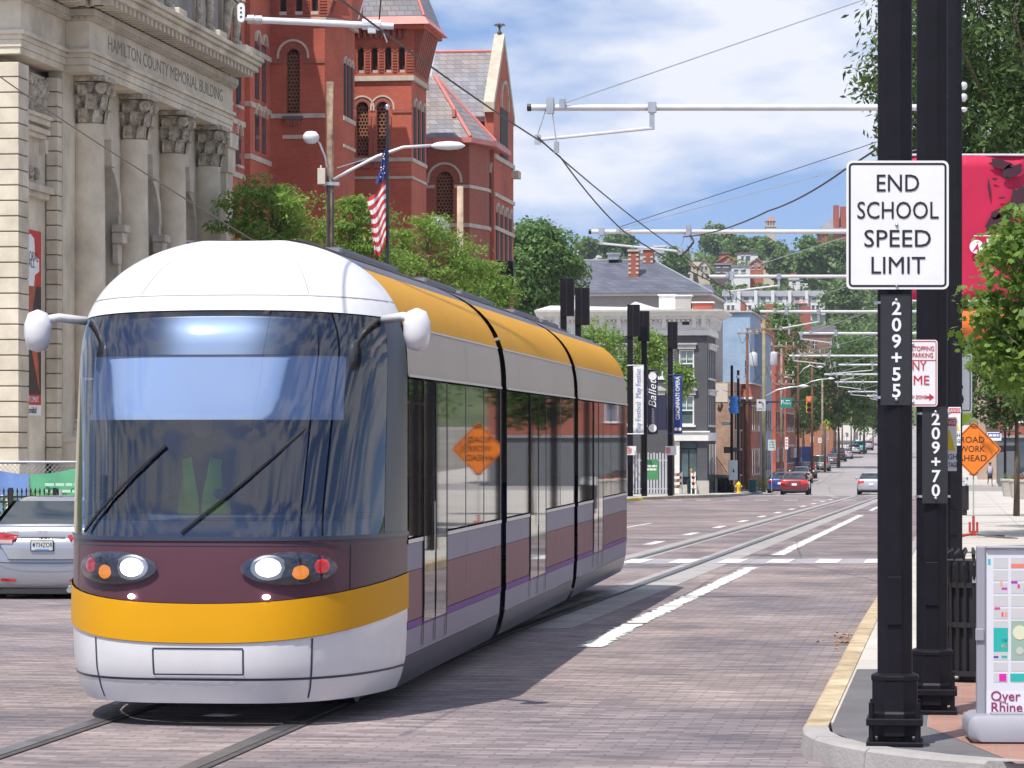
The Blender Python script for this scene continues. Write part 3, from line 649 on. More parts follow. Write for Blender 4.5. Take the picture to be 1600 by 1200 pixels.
for body, dz, w_ in (('ROAD', .21, .55), ('WORK', 0, .58), ('AHEAD', -.21, .66)):
    t = text(body, .20, o, (-.03, -.033, zc + dz), inkm, bold=.001); bpy.context.view_layer.update(); t.scale = (w_ / t.dimensions.x, 1, 1)
for dz in (hd - .08, -hd + .08):
    q = MB(); q.path([(-.1, -.04, zc + dz + (.06 if dz > 0 else -.0)), (-.07, -.05, zc + dz - .02), (0, -.05, zc + dz - .035), (.07, -.05, zc + dz - .02), (.1, -.04, zc + dz + .06)], .013, 6); q.build('clamp', mat('clamp_brown', (.25, .10, .05), .6, .2, .2, 5), o)
q = MB(); q.tube((0, 0, .35), (0, 0, zc + hd - .05), .017); q.build('mast', mat('mast_grey', (.42, .42, .42), .5, .4, .1, 3), o)
redst = mat('red_stand', (.40, .035, .03), .55, 0, .15, 5)
q = MB(); q.box(-.05, .05, -.05, .05, .05, .16); q.tube((0, 0, .16), (0, 0, .50), .032); q.build('stand_post', redst, o)
for s in (-1, 1):
    q = MB(); q.path([(s * .085, 0, z_ / 100 + .005 * (z_ % 2)) for z_ in range(12, 38, 2)], .027, 8); q.build('spring', redst, o)
    for sy in (-1, 1):
        q = MB(); q.path([(s * .04, sy * .03, .09), (s * .3, sy * .4, .045), (s * .85, sy * 1.0, .015)], .02, 6); q.build('leg', redst if s < 0 else mat('leg_dark', (.12, .10, .10), .6, 0, 0), o)
# map stand
D6 = 21.0; c = at(1610, 0, D6); zg = .146
o = thing('map_stand', 'grey plastic street map stand reading Over the Rhine, on a rounded base', 'map stand', (c.x, D6, zg), -.05)
gp = mat('grey_violet_plastic', (.30, .30, .35), .45, 0, .06, 3)
zt = at(0, 853, D6).z - zg; zb_ = at(0, 1130, D6).z - zg; hwid = (1610 - 1526) * D6 / FPX
q = MB()
for a, b, c0, d0 in ((-hwid, -hwid + .055, zb_, zt), (hwid - .055, hwid, zb_, zt), (-hwid + .055, hwid - .055, zb_, zb_ + .05), (-hwid + .055, hwid - .055, zt - .02, zt)): q.box(a, b, -.035, .035, c0, d0)
q.build('frame', gp, o, bevel=.012)
q = MB(); q.box(-hwid - .01, -hwid + .045, -.05, -.036, zb_ + .52, zb_ + .60); q.build('latch', gp, o, bevel=.01)
pz0, pz1 = zb_ + .052, zt - .022; pw_ = hwid - .057
q = MB(); q.box(-pw_, pw_, -.012, .012, pz0, pz1); pan = q.build('map_panel', mat('map_paper', (.66, .67, .72), .35, 0, .02, 2), o)
def mpart(name, x0, x1, z0, z1, col, y=-.0135):
    key = 'map_' + '_'.join('%d' % (v * 100) for v in col); m = mat(key, col, .5, 0, 0); q = MB(); q.box(-pw_ + x0, -pw_ + x1, y, -.0121, pz0 + z0, pz0 + z1); return q.build(name, m, pan)
H = pz1 - pz0
rr = random.Random(5)
gx = [.04, .15, .28, .39, .50]; gzs = [.20, .27, .34, .52, .60, .68, .76, .84, .92, 1.0]
for i in range(len(gx) - 1):
    for j in range(len(gzs) - 1):
        if i == 1 and 2 <= j <= 3: continue
        mpart('city_block', gx[i] + .01, gx[i + 1] - .01, gzs[j] + .007, min(gzs[j + 1] - .007, H - .01), (.54, .54, .55))
mpart('park_block', .16, .27, .345, .595, (.30, .42, .34))
for x0, x1, z0, z1, cc in ((.05, .14, .40, .55, (.02, .42, .38)), (.155, .275, .212, .262, (.02, .42, .38)), (.085, .13, .212, .26, (.62, .02, .38)), (.05, .08, .36, .372, (.06, .05, .38)), (.10, .135, .36, .375, (.02, .42, .38)), (.10, .135, .43, .442, (.75, .40, .24)),
                           (.10, .135, .46, .48, (.02, .42, .38)), (.16, .27, .93, .955, (.80, .20, .14)), (.16, .20, .83, .845, (.35, .04, .45)), (.20, .215, .80, .825, (.62, .06, .22)), (.24, .28, .775, .79, (.06, .05, .38)), (.10, .135, .79, .805, (.55, .05, .42)), (.055, .09, .665, .68, (.62, .06, .22)),
                           (.10, .112, .62, .65, (.70, .08, .18)), (.12, .135, .62, .65, (.80, .30, .22)), (.255, .268, .61, .65, (.62, .06, .32)), (.09, .105, .815, .845, (.75, .42, .25)), (.015, .03, .95, .985, (.05, .45, .55)), (.24, .275, .965, .985, (.60, .05, .25)), (.29, .33, .66, .68, (.62, .06, .32)), (.29, .33, .52, .535, (.35, .04, .45)), (.29, .33, .72, .74, (.70, .08, .18)), (.29, .33, .78, .79, (.35, .04, .45))):
    mpart('map_block', x0, x1, z0, z1, cc, -.0145)
q = MB(); q.lathe([(.045, -.0125), (.045, -.0155), (.001, -.0156)], 18, (-pw_ + .215, 0, pz0 + .52), axis='y'); q.build('map_circle', mat('map_cream', (.66, .68, .50), .5, 0, 0), pan)
q = MB(); q.lathe([(.024, -.0125), (.024, -.0155), (.001, -.0156)], 18, (-pw_ + .215, 0, pz0 + .405), axis='y'); q.build('map_circle', mat('map_grey', (.5, .52, .50), .5, 0, 0), pan)
mpart('legend_strip', .0, 2 * pw_, .0, .145, (.70, .69, .73), -.0140)
logo = mat('plum_print', (.30, .02, .12), .5, 0, 0)
text('Over', .088, pan, (-pw_ + .03, -.0165, pz0 + .117), logo, align='LEFT', bold=.0006); text('THE', .026, pan, (-pw_ + .105, -.0165, pz0 + .082), logo); text('Rhine', .088, pan, (-pw_ + .03, -.0165, pz0 + .046), logo, align='LEFT', bold=.0006)
mpart('legend_box', .25, .42, .085, .13, (.80, .20, .14), -.0155); mpart('legend_box', .25, .42, .03, .075, (.02, .42, .38), -.0155)
q = MB(); q.box(-hwid + .08, -hwid + .26, -.03, .03, zb_ - .05, zb_); q.box(-hwid + .11, -hwid + .21, -.02, .02, .10, zb_ - .04); q.box(hwid - .21, hwid - .11, -.02, .02, .10, zb_ - .04); q.build('leg', mat('dark_bracket', (.10, .09, .10), .6, 0, .1, 4), o, bevel=.006)
q = MB(); q.loft([[(x, -.26, z) for x, z in rrect(-hwid - .02, hwid + .05, .01, .10, .04)], [(x, -.22, z) for x, z in rrect(-hwid - .07, hwid + .1, 0, .17, .06)], [(x, .22, z) for x, z in rrect(-hwid - .07, hwid + .1, 0, .17, .06)], [(x, .26, z) for x, z in rrect(-hwid - .02, hwid + .05, .01, .10, .04)]])
q.build('weighted_base', gp, o, auto=50, bevel=.01)
q = MB()
for k in (-.12, -.06): q.box(-hwid + .08, hwid, k - .012, k + .012, .165, .182)
q.build('base_rib', gp, o, bevel=.006)
# litter bin with iron slats
D7 = 26.2; c = at(1511, 0, D7)
o = thing('litter_bin', 'black iron slatted litter bin behind the third black pole', 'litter bin', (c.x + .05, D7, .145), 0)
for k in range(26):
    a = 2 * PI * k / 26; q = MB(); r0, r1 = .27, .33
    q.path([(r0 * math.cos(a), r0 * math.sin(a), .06), (r0 * math.cos(a) * 1.02, r0 * math.sin(a) * 1.02, .75), (r1 * math.cos(a), r1 * math.sin(a), .92), (r1 * .98 * math.cos(a), r1 * .98 * math.sin(a), 1.0), (r0 * .9 * math.cos(a), r0 * .9 * math.sin(a), 1.03)], .013, 5); q.build('slat', iron, o)
for z in (.07, .45, .76):
    q = MB(); q.lathe([(.285, z - .02), (.285, z + .02), (.262, z + .02), (.262, z - .02)], 26); q.build('hoop', iron, o)
q = MB(); q.lathe([(.02, .08), (.235, .08), (.245, .95), (.23, .95)], 20); q.build('liner', iron, o)
q = MB(); q.lathe([(.12, 0), (.12, .06), (.02, .07)], 12); q.build('foot', iron, o)
q = MB(); q.box(-.05, .05, -.30, -.288, .78, .83); q.build('label_tag', steel, o)
# newspaper box further along
c = at(1503, 0, 112); o = thing('news_box', 'black newspaper box standing beyond the road work sign', 'news box', (c.x - .05, 112, gz(112) + .14), -TH)
q = MB(); q.box(-.28, .28, -.22, .22, .18, 1.0); q.build('cabinet', iron, o, bevel=.02)
q = MB(); q.prism([(-.22, 1.0), (.22, 1.0), (.16, 1.28), (-.10, 1.28)], 'yz', -.26, .26); q.build('display_window', mat('news_window', (.40, .42, .44), .3, 0, .3, 6), o)
q = MB(); q.box(-.22, .22, -.16, .16, 0, .18); q.build('pedestal', iron, o)
# ------------------------------------------------------------------ overhead line on bracket arms
ordn = ['first', 'second', 'third', 'fourth', 'fifth', 'sixth', 'seventh', 'eighth', 'ninth', 'tenth', 'eleventh']
ARMS = [(41.2, 830, 168, 1019, 845, 218), (62.8, 924, 362, 940, 1066, 393), (77.6, 1108, 432, 1217, 1135, 456), (95, 1187, 487, 1279, 1222, 513), (110, 1248, 521, 1252, 1300, 536), (132.6, 1233, 556, 1240, 1290, 569),
        (144, 1310, 570, 1363, 1300, 584), (159, 1288, 585, 1333, 1315, 594), (173, 1305, 597, 1309, 1345, 608), (195, 1325, 612, 1330, 1366, 620), (205, 1355, 618, 1360, 1374, 626)]
for i, (D, lx, py, dx, sx_, sy_) in enumerate(ARMS):
    if i == 0: o = PC
    else:
        x, y = td(-.06, D)
        o = thing('catenary_pole', 'black pole holding the %s pale bracket arm counted from the camera' % ordn[i], 'pole', (x, y, gz(D) + .145), -TH, 'black steel poles in line at the kerb')
        q = MB(); q.lathe([(.112, 0), (.11, 9)], 8); q.build('shaft', black, o)
    inv = (Matrix.Translation(o.location) @ Matrix.Rotation(-TH, 4, 'Z')).inverted()
    yz = o.location.y
    def W(px, py_, d=None): return inv @ at(px, py_, d or yz)
    a = W(lx, py); b = W(1490, py); r = .042
    q = MB(); q.tube(a, b, r, n=10); arm = q.build('bracket_arm', pipe, o, smooth=False, auto=50)
    q = MB(); q.tube(a - Vector((.05, 0, 0)), a + Vector((.0, 0, 0)), r * 1.12, n=10); q.build('end_cap', iron, arm)
    d0 = W(dx, py); q = MB(); zlow = W(dx, sy_ - (15 if i == 0 else (sy_ - py) * .35)).z
    q.cbox((d0.x, d0.y - .01, d0.z), (.10, .12, .13)); q.box(d0.x - .03, d0.x + .03, d0.y - .05, d0.y, zlow, d0.z); q.build('drop_bracket', steel, arm)
    e = W(sx_, sy_); q = MB(); q.tube((d0.x, d0.y - .03, zlow + .02), e, .022, n=8); q.build('steady_arm', pipe, arm)
    q = MB(); top = Vector((e.x + .12, e.y, a.z + .14))
    q.tube(top, e + Vector((-.05, 0, .03)), .008, n=5); q.tube(top, e + Vector((.2, 0, -.06)), .008, n=5); q.cbox((top.x, top.y, a.z + .02), (.09, .11, .2)); q.cbox((e.x - .04, e.y, e.z), (.07, .07, .12)); q.cbox((e.x + .2, e.y, e.z - .1), (.06, .06, .14)); q.build('hanger', steel, arm)
    q = MB(); st = Vector((lerp(a.x, b.x, .075), a.y, a.z + .04)); q.tube(st, (0, 0, a.z + 1.75), .0085, n=5); q.cbox(st, (.07, .1, .12)); q.build('stay_wire', steel, arm)
def wire(label, pts, r=.014, sag=0, name='overhead_wire', m=None, cat='wire', grp='overhead wires'):
    P = []
    for a, b in zip(pts, pts[1:]):
        n = 8
        for k in range(n):
            t = k / n; v = a.lerp(b, t); v.z -= sag * 4 * t * (1 - t) * (b - a).length / 20; P.append(v)
    P.append(pts[-1]); q = MB(); q.path(P, r, 5); o = q.build(name, m or wirem); return tag(o, label, cat, grp)
c1 = [at(130, -320, 20), at(520, -10, 27), at(850, 224, 41.2), at(1062, 393, 62.8), at(1140, 457, 77.6), at(1222, 513, 95), at(1268, 541, 110), at(1312, 573, 144), at(1350, 610, 195)]
wire('dark contact wire running over the track from arm to arm', c1, .010, .05)
wire('upper line wire dropping from the first arm and curving to the second', [at(840, 214, 41.2), at(875, 245, 42.5), at(975, 362, 52), at(1075, 372, 62.8)][:3] + [at(1140, 452, 62), at(1145, 470, 77)], .011, .12)
wire('dark wire sweeping down from beside the school sign to the second arm', [at(1480, 150, 36), at(1320, 265, 41), at(1200, 330, 50), at(1068, 370, 62.8)], .013, .12)
wire('short brown bridging wire hooked below the second arm', [at(1062, 402, 62.8), at(1075, 390, 62.8), at(1084, 378, 62.6), at(1076, 362, 62.8)], .02, 0)
wire('thin span wire rising from the second arm behind the school sign', [at(970, 354, 62.8), at(1340, 232, 55), at(1490, 180, 50)], .007)
wire('thin wire climbing from the tip of the first arm to the upper edge', [at(0, 120, 60), at(210, 260, 56), at(420, 390, 54)], .012, .1)
wire('pale span wire from the top left bracket to the sky', [at(375, 8, 30), at(250, -110, 30)], .01)
wire('thin wire crossing the sky above the first arm', [at(590, 60, 33), at(600, -60, 32)], .008)
# bracket at the top left
o = thing('catenary_bracket', 'pale pipe bracket with white insulator at the upper left', 'bracket', at(495, 36, 30)); s30 = 30 / FPX
def b3(px, py): return Vector(((px - 495) * s30, 0, (36 - py) * s30))
q = MB(); q.tube(b3(397, 31), b3(615, 41), .030, n=10); q.build('pipe', pipe, o, auto=50)
q = MB(); q.prism([(p[0] + b3(377, 20).x, p[1] + b3(377, 20).z) for p in rrect(-.032, .032, -.085, .085, .03)], 'xz', -.03, .03); q.build('insulator', white, o)
for k in (-.04, 0, .04):
    q = MB(); q.lathe([(.010, -.033), (.010, -.031)], 8, (b3(377, 20).x, 0, b3(377, 20).z + k), axis='y'); q.build('insulator_hole', dark, o)
q = MB(); q.tube(b3(377, 29), b3(400, 31), .018); q.lathe([(.04, -.03), (.04, .03)], 10, b3(392, 30), axis='x'); q.lathe([(.04, -.03), (.04, .03)], 10, b3(404, 31), axis='x'); q.build('clamp', steel, o)
q = MB(); q.cbox(b3(581, 43), (.07, .07, .1)); q.lathe([(.048, -.04), (.048, .04)], 10, b3(573, 38), axis='x'); q.lathe([(.048, -.04), (.048, .04)], 10, b3(588, 39), axis='x'); q.build('wire_clamp', pipe, o)
q = MB(); q.tube(b3(560, 30), b3(575, -20), .006, n=5); q.tube(b3(595, 40), b3(605, 66), .006, n=5); q.build('hanger', steel, o)

# ------------------------------------------------------------------ banner post on the right
D = 60; c = at(1492, 0, D); o = thing('banner_post', 'black lamp post with wide crimson banners, behind the sign poles', 'banner post', (c.x, D, gz(D) + .14), 0)
crim = mat('crimson_cloth', (.50, .008, .06), .75, 0, .08, 2, .2, 6)
q = MB(); q.lathe([(.07, 0), (.06, 9)], 10); q.build('shaft', black, o)
zt = at(0, 242, D).z - o.location.z; zb_ = at(0, 470, D).z - o.location.z
for s in (-1, 1):
    q = MB(); q.tube((s * .05, 0, zt), (s * 1.32, 0, zt), .022); q.tube((s * .05, 0, zb_), (s * 1.32, 0, zb_), .018); q.build('banner_rod', pipe, o)
    q = MB(); q.grid(lambda u, v: (s * lerp(.09, 1.27, u), .03 * math.sin(u * 5 + v * 4), lerp(zb_, zt - .02, v)), 10, 12); bn = q.build('banner', crim, o, smooth=True, solid=.004)
    if s > 0:
        bk = mat('banner_dark_print', (.045, .012, .025), .8, 0, .1, 3); rr = random.Random(4)
        def blot(cx, cz, rx, rz_, seed, rot=0):
            r_ = random.Random(seed); pts = []
            for k in range(18):
                a = 2 * PI * k / 18; f = r_.uniform(.72, 1.15); xx, zz = rx * f * math.cos(a), rz_ * f * math.sin(a); pts.append((cx + xx * math.cos(rot) - zz * math.sin(rot), cz + xx * math.sin(rot) + zz * math.cos(rot)))
            q = MB(); q.prism(pts, 'xz', -.075, -.070); q.build('printed_shape', bk, bn)
        u0 = .09
        for cx, cz, rx, rz_, sd_, ro in ((u0 + .72, zt - .17, .22, .09, 1, -.2), (u0 + .92, zt - .30, .20, .12, 2, .5), (u0 + 1.02, zt - .85, .15, .33, 3, -.2), (u0 + .72, zt - 1.05, .20, .10, 4, .6), (u0 + .60, zt - 1.28, .13, .22, 5, -.5), (u0 + .62, zt - .44, .05, .025, 6, 0), (u0 + .84, zt - .42, .05, .022, 7, 0), (u0 + .75, zt - .78, .07, .02, 8, .1), (u0 + .52, zt - .62, .025, .20, 9, .1)): blot(cx, cz, rx, rz_, sd_, ro)
        q = MB(); q.box(.33, 1.05, -.08, -.075, zt - 1.47, zt - 1.455); q.build('printed_line', white, bn)
        q = MB(); q.lathe([(.125, -.07), (.125, -.076), (.001, -.077)], 20, (.38, 0, zt - 1.66), axis='y'); q.build('printed_disc', white, bn)
        q = MB(); q.prism([(.30, zt - 1.76), (.40, zt - 1.60), (.44, zt - 1.78), (.38, zt - 1.70)], 'xz', -.082, -.078); q.build('printed_mark', crim, bn)
        text('PNC', .30, bn, (.55, -.078, zt - 1.64), white, align='LEFT', bold=.008)
D = 56; c = at(1541, 505, D); o = thing('orange_banner', 'orange banner with black lettering behind the maple leaves', 'banner', c)
q = MB(); q.grid(lambda u, v: (lerp(-.62, .55, u), .02 * math.sin(u * 6), lerp(-.26, .26, v)), 8, 2); q.build('cloth', mat('orange_cloth', (.75, .16, .03), .8, 0, .08, 3), o, smooth=True, solid=.004)
text('3CDC', .26, o, (.16, -.03, -.10), inkm)
q = MB(); q.tube((-.62, 0, .27), (.55, 0, .27), .015); q.tube((-.66, 0, .35), (-.66, 0, -5.2), .04); q.build('post', black, o)

# ------------------------------------------------------------------ memorial hall
def facing_east(parent, body, size, loc, m, **k): return text(body, size, parent, loc, m, rot=(PI / 2, 0, PI / 2), **k)
def memorial():
    c = at(29, 685, 80); o = thing('memorial_hall', 'pale limestone memorial building with Corinthian columns at the upper left', 'building', (c.x, c.y, 0), -TH)
    g = gz(80)
    # south pavilion: rusticated courses wrapping the corner
    q = MB(); q.box(-16, -.62, .05, 26, g, 12.2); q.build('core_wall', stone, o)
    z = 1.45; ch = (11.12 - 1.45) / 26
    base = MB(); base.box(-16, .10, -.10, .98, g, 1.05); base.box(-16, .04, -.04, .92, 1.05, 1.43); base.build('pier_base', stone, o, bevel=.02)
    k = 0
    while z + ch < 11.2:
        q = MB(); q.box(-16, 0, 0, .90, z + .016, z + ch - .016); q.build('stone_course', stone, o, bevel=.012)
        q = MB(); q.box(-.3, 0, 3.50, 3.93, z + .016, z + ch - .016); q.build('stone_course', stone, o, bevel=.012)
        z += ch
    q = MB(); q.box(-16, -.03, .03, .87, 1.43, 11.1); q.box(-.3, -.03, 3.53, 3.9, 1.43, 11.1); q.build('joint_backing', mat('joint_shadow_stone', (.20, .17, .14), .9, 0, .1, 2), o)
    # recessed bay: carved panel, blind window with bracketed head, printed banner
    q = MB(); q.box(-.6, -.32, .88, 3.52, g, 11.1); q.build('bay_wall', stone, o)
    q = MB(); rr = random.Random(2)
    for k in range(46):
        yy, zz = rr.uniform(1.1, 3.3), rr.uniform(10.2, 10.95); r = rr.uniform(.08, .2)
        q.lathe([(.01, .16), (r * .6, .12), (r, .03), (r, -.02)], 7, (-.32, yy, zz), axis='x')
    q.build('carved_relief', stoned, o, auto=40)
    q = MB(); q.box(-.33, -.16, .95, 3.45, 9.85, 10.0); q.box(-.33, -.10, .92, 3.48, 10.0, 10.1); q.build('sill', stone, o, bevel=.02)
    q = MB(); q.box(-.33, -.20, 1.05, 3.2, 9.5, 9.62); q.box(-.33, -.12, 1.0, 3.3, 9.62, 9.75)
    for y in (1.1, 2.95): q.box(-.33, -.14, y, y + .22, 9.15, 9.5)
    q.build('window_head', stone, o, bevel=.02)
    q = MB(); q.box(-.33, -.15, 1.0, 3.3, 8.0, 8.15); q.box(-.33, -.06, .95, 3.4, 8.15, 8.32); q.build('cornice_shelf', bandst, o, bevel=.02)
    for y in (1.25, 1.75, 2.25):
        q = MB(); q.lathe([(.16, 0), (.15, .08), (.05, .12)], 10, (-.32, y + .3, 8.62), axis='x'); q.build('scroll', stoned, o, smooth=True)
    bz = lambda py: EYE + (685 - py) / 63.5
    reds = mat('banner_red', (.52, .035, .03), .7, 0, .05, 2); bdk = mat('banner_brown_black', (.05, .025, .02), .7, 0, .3, 2)
    q = MB(); q.box(-.315, -.30, 1.05, 3.05, bz(445), bz(358)); bn = q.build('banner', reds, o)
    q = MB(); q.box(-.315, -.30, 1.05, 3.05, bz(616), bz(445.5)); q.build('banner_picture', bdk, bn)
    q = MB(); q.box(-.315, -.30, 1.05, 3.05, bz(632), bz(616.5)); q.build('banner_strip', reds, bn)
    q = MB(); q.box(-.315, -.30, 1.05, 3.05, bz(649), bz(632.5)); q.build('banner_foot', white, bn)
    q = MB(); q.prism([(1.2, bz(446)), (2.55, bz(446)), (2.2, bz(490)), (2.75, bz(560)), (2.9, bz(612)), (2.3, bz(560)), (1.8, bz(500))], 'yz', -.2995, -.294); q.build('printed_violin', mat('violin_red', (.42, .07, .02), .5, 0, .4, 2), bn)
    crest = [(2.05 + p[0], bz(410) + p[1]) for p in ((-.35, .62), (0, .72), (.35, .62), (.42, .2), (.8, .12), (.8, -.18), (.42, -.28), (.30, -.65), (0, -.82), (-.30, -.65), (-.42, -.28), (-.8, -.18), (-.8, .12), (-.42, .2))]
    q = MB(); q.prism(crest, 'yz', -.2995, -.294); q.build('printed_crest', white, bn)
    for body, py, sz in (('MEMORIAL', 400, .34), ('HALL', 410.5, .34)):
        t = facing_east(bn, body, sz, (-.292, 2.05, bz(py)), inkm); bpy.context.view_layer.update(); t.scale = (1.45 / t.dimensions.x if body != 'HALL' else .8 / t.dimensions.x, 1, 1)
    facing_east(bn, 'CULTURE. ARTS. COMMUNITY.', .20, (-.292, 2.05, bz(624)), white, sx=.55); facing_east(bn, 'memorialhall', .24, (-.292, 2.05, bz(641)), inkm, sx=.9)
    # portico
    q = MB(); q.box(-.3, .85, 4.0, 23.0, g, 1.95); q.build('podium', stone, o)
    q = MB(); q.box(-.3, .98, 3.96, 23.1, 1.95, 2.10); q.box(-.3, .92, 3.97, 23.05, 1.30, 1.42); q.build('podium_moulding', stone, o, bevel=.03)
    ops = [(yy - 1.25, yy + 1.25, 2.6, 9.3, True) for yy in (7.8, 12.3, 16.75)]
    q = MB(); wall_open(q, 3.93, 22.3, 2.1, 11.3, -.35, .02, ops, 'yz'); q.build('facade_wall', stone, o)
    for yy in (7.8, 12.3, 16.75):
        q = MB(); q.box(-.30, -.26, yy - 1.25, yy + 1.25, 2.6, 9.3); wn = q.build('window', winglass, o)
        q = MB(); archband(q, yy - 1.25, yy + 1.25, 8.05, .28, .02, .16, 'yz'); q.box(.02, .14, yy - 1.53, yy - 1.25, 2.6, 8.05); q.box(.02, .14, yy + 1.25, yy + 1.53, 2.6, 8.05); q.build('archivolt', bandst, wn)
        q = MB(); q.prism([(yy - .22, 9.2), (yy + .22, 9.2), (yy + .3, 9.9), (yy - .3, 9.9)], 'yz', .02, .34); q.build('keystone', bandst, wn)
        q = MB(); q.box(-.26, -.2, yy - .05, yy + .05, 2.6, 9.2)
        for zz in (4.2, 5.8, 7.4): q.box(-.26, -.2, yy - 1.25, yy + 1.25, zz - .05, zz + .05)
        q.build('glazing_bar', iron, wn)
        q = MB(); q.box(.02, .42, yy + .9, yy + 1.5, 7.55, 7.75); q.box(.02, .34, yy + .95, yy + 1.45, 7.25, 7.55); q.box(.02, .2, yy + 1.0, yy + 1.4, 6.7, 7.25); q.build('console_bracket', bandst, wn, bevel=.03)
    # columns
    def column(yy, square):
        cx = .27
        q = MB(); q.box(cx - .56, cx + .56, yy - .56, yy + .56, 2.1, 2.26); q.lathe([(.54, 2.26), (.56, 2.33), (.52, 2.40), (.48, 2.44), (.51, 2.50), (.46, 2.56)], 20, (cx, yy, 0)); col = q.build('column_base', stone, o, auto=40)
        q = MB()
        if square: q.box(cx - .40, cx + .40, yy - .40, yy + .40, 2.56, 10.1)
        else: q.lathe([(.45, 2.56), (.45, 4.8), (.43, 7.6), (.40, 10.05), (.42, 10.1)], 28, (cx, yy, 0))
        q.build('shaft', stone, col, smooth=not square)
        q = MB(); q.lathe([(.36, 10.1), (.37, 10.5), (.42, 10.9), (.52, 11.14)], 20, (cx, yy, 0))
        for row, (z0, hh, rr_, n) in enumerate(((10.12, .42, .42, 8), (10.45, .46, .45, 8), (10.80, .34, .48, 8))):
            for k in range(n):
                a = 2 * PI * (k + .5 * (row % 2)) / n; ca, sa = math.cos(a), math.sin(a)
                def lf(u, v):
                    wv = (u - .5) * .30 * (1 - .35 * v ** 3); out_ = rr_ + .05 * math.sin(v * PI * .5) + .16 * max(0, v - .6) ** 1.3 * 2.2 + .03 * math.cos((u - .5) * 14)
                    zz = z0 + hh * (v if v < .86 else .86 - (v - .86) * .9)
                    return (cx + out_ * ca - wv * sa, yy + out_ * sa + wv * ca, zz)
                q.grid(lf, 5, 6)
        for sx in (-1, 1):
            for sy in (-1, 1):
                q.lathe([(.03, -.13), (.13, -.12), (.15, 0), (.13, .12), (.03, .13)], 12, (cx + sx * .46, yy + sy * .46, 10.98), axis='y' )
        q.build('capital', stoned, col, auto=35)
        q = MB(); q.box(cx - .58, cx + .58, yy - .58, yy + .58, 11.16, 11.298); q.build('abacus', stoned, col, bevel=.02)
    for i, yy in enumerate((5.45, 10.05, 14.5, 19.0)): column(yy, False)
    for yy in (21.3,):
        q = MB(); q.box(.02, .45, yy - .45, yy + .45, 2.1, 10.1); q.box(.02, .6, yy - .6, yy + .6, 10.85, 11.298); q.box(.02, .52, yy - .5, yy + .5, 10.1, 10.85); q.build('pilaster', stone, o, bevel=.02)
    # entablature: recessed over the pavilion, forward over the columns
    def entab(x0, xe, y0, y1, nm):
        q = MB()
        for z0, z1, pr in ((11.3, 11.46, 0), (11.464, 11.64, .03), (11.644, 11.76, .06), (11.764, 11.86, .13)): q.box(x0, xe + pr, y0 - pr, y1, z0, z1)
        q.build('architrave', stone, o, bevel=.006)
        q = MB(); q.box(x0, xe + .02, y0 - .02, y1, 11.864, 12.58); q.build('frieze', stone, o)
        q = MB(); q.box(x0, xe + .12, y0 - .12, y1, 12.584, 12.68); q.box(x0, xe + .20, y0 - .20, y1, 12.684, 12.86); q.build('bed_moulding', bandst, o, bevel=.015)
        q = MB(); q.box(x0, xe + .82, y0 - .82, y1, 13.06, 13.22); q.box(x0, xe + .92, y0 - .92, y1, 13.224, 13.34); q.box(x0, xe + 1.0, y0 - 1.0, y1, 13.344, 13.46); q.build('cornice', stone, o, bevel=.02)
        n = int((y1 - y0 + .7) / .46)
        for k in range(n):
            yy = y0 - .62 + k * .46; q = MB(); q.box(xe + .2, xe + .74, yy, yy + .22, 12.88, 13.058); q.build('modillion', bandst, o)
        m_ = int((xe + .6 - x0) / .46)
        for k in range(m_):
            xx = xe + .5 - k * .46; q = MB(); q.box(xx - .22, xx, y0 - .74, y0 - .2, 12.88, 13.058); q.build('modillion', bandst, o)
        q = MB(); d_ = y0 - .1
        while d_ < y1 - .1: q.box(xe + .12, xe + .195, d_, d_ + .09, 12.60, 12.675); d_ += .16
        d_ = x0 + .1
        while d_ < xe: q.box(d_, d_ + .09, y0 - .195, y0 - .12, 12.60, 12.675); d_ += .16
        tag(q.build('dentil_row', bandst, o), kind='stuff')
    entab(-16, .06, -.06, 3.93, 'pav'); entab(-.4, .68, 3.97, 20.6, 'por')
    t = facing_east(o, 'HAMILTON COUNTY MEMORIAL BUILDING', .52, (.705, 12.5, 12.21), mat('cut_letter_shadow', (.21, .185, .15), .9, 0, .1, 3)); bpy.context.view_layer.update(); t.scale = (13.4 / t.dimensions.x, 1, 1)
    q = MB(); q.box(-16, -1.0, -.2, 26, 13.46, 16.5); q.box(-16, .3, 5.0, 20.4, 13.46, 18); q.build('attic_wall', mat('attic_stone', (.33, .31, .29), .85, 0, .2, 1), o)
    for yy in (6.2, 11.0, 16.0, 19.6):
        q = MB(); q.box(.32, 1.45, yy - .45, yy + .45, 13.462, 13.75); q.build('statue_pedestal', stone, o, bevel=.03)
        q = MB(); q.lathe([(.22, 13.46), (.22, 18)], 12, (.32, yy + 1.2, 0)); q.build('attic_column', stone, o)
    return o, Matrix.Translation(o.location) @ Matrix.Rotation(-TH, 4, 'Z')
MH, MHM = memorial()
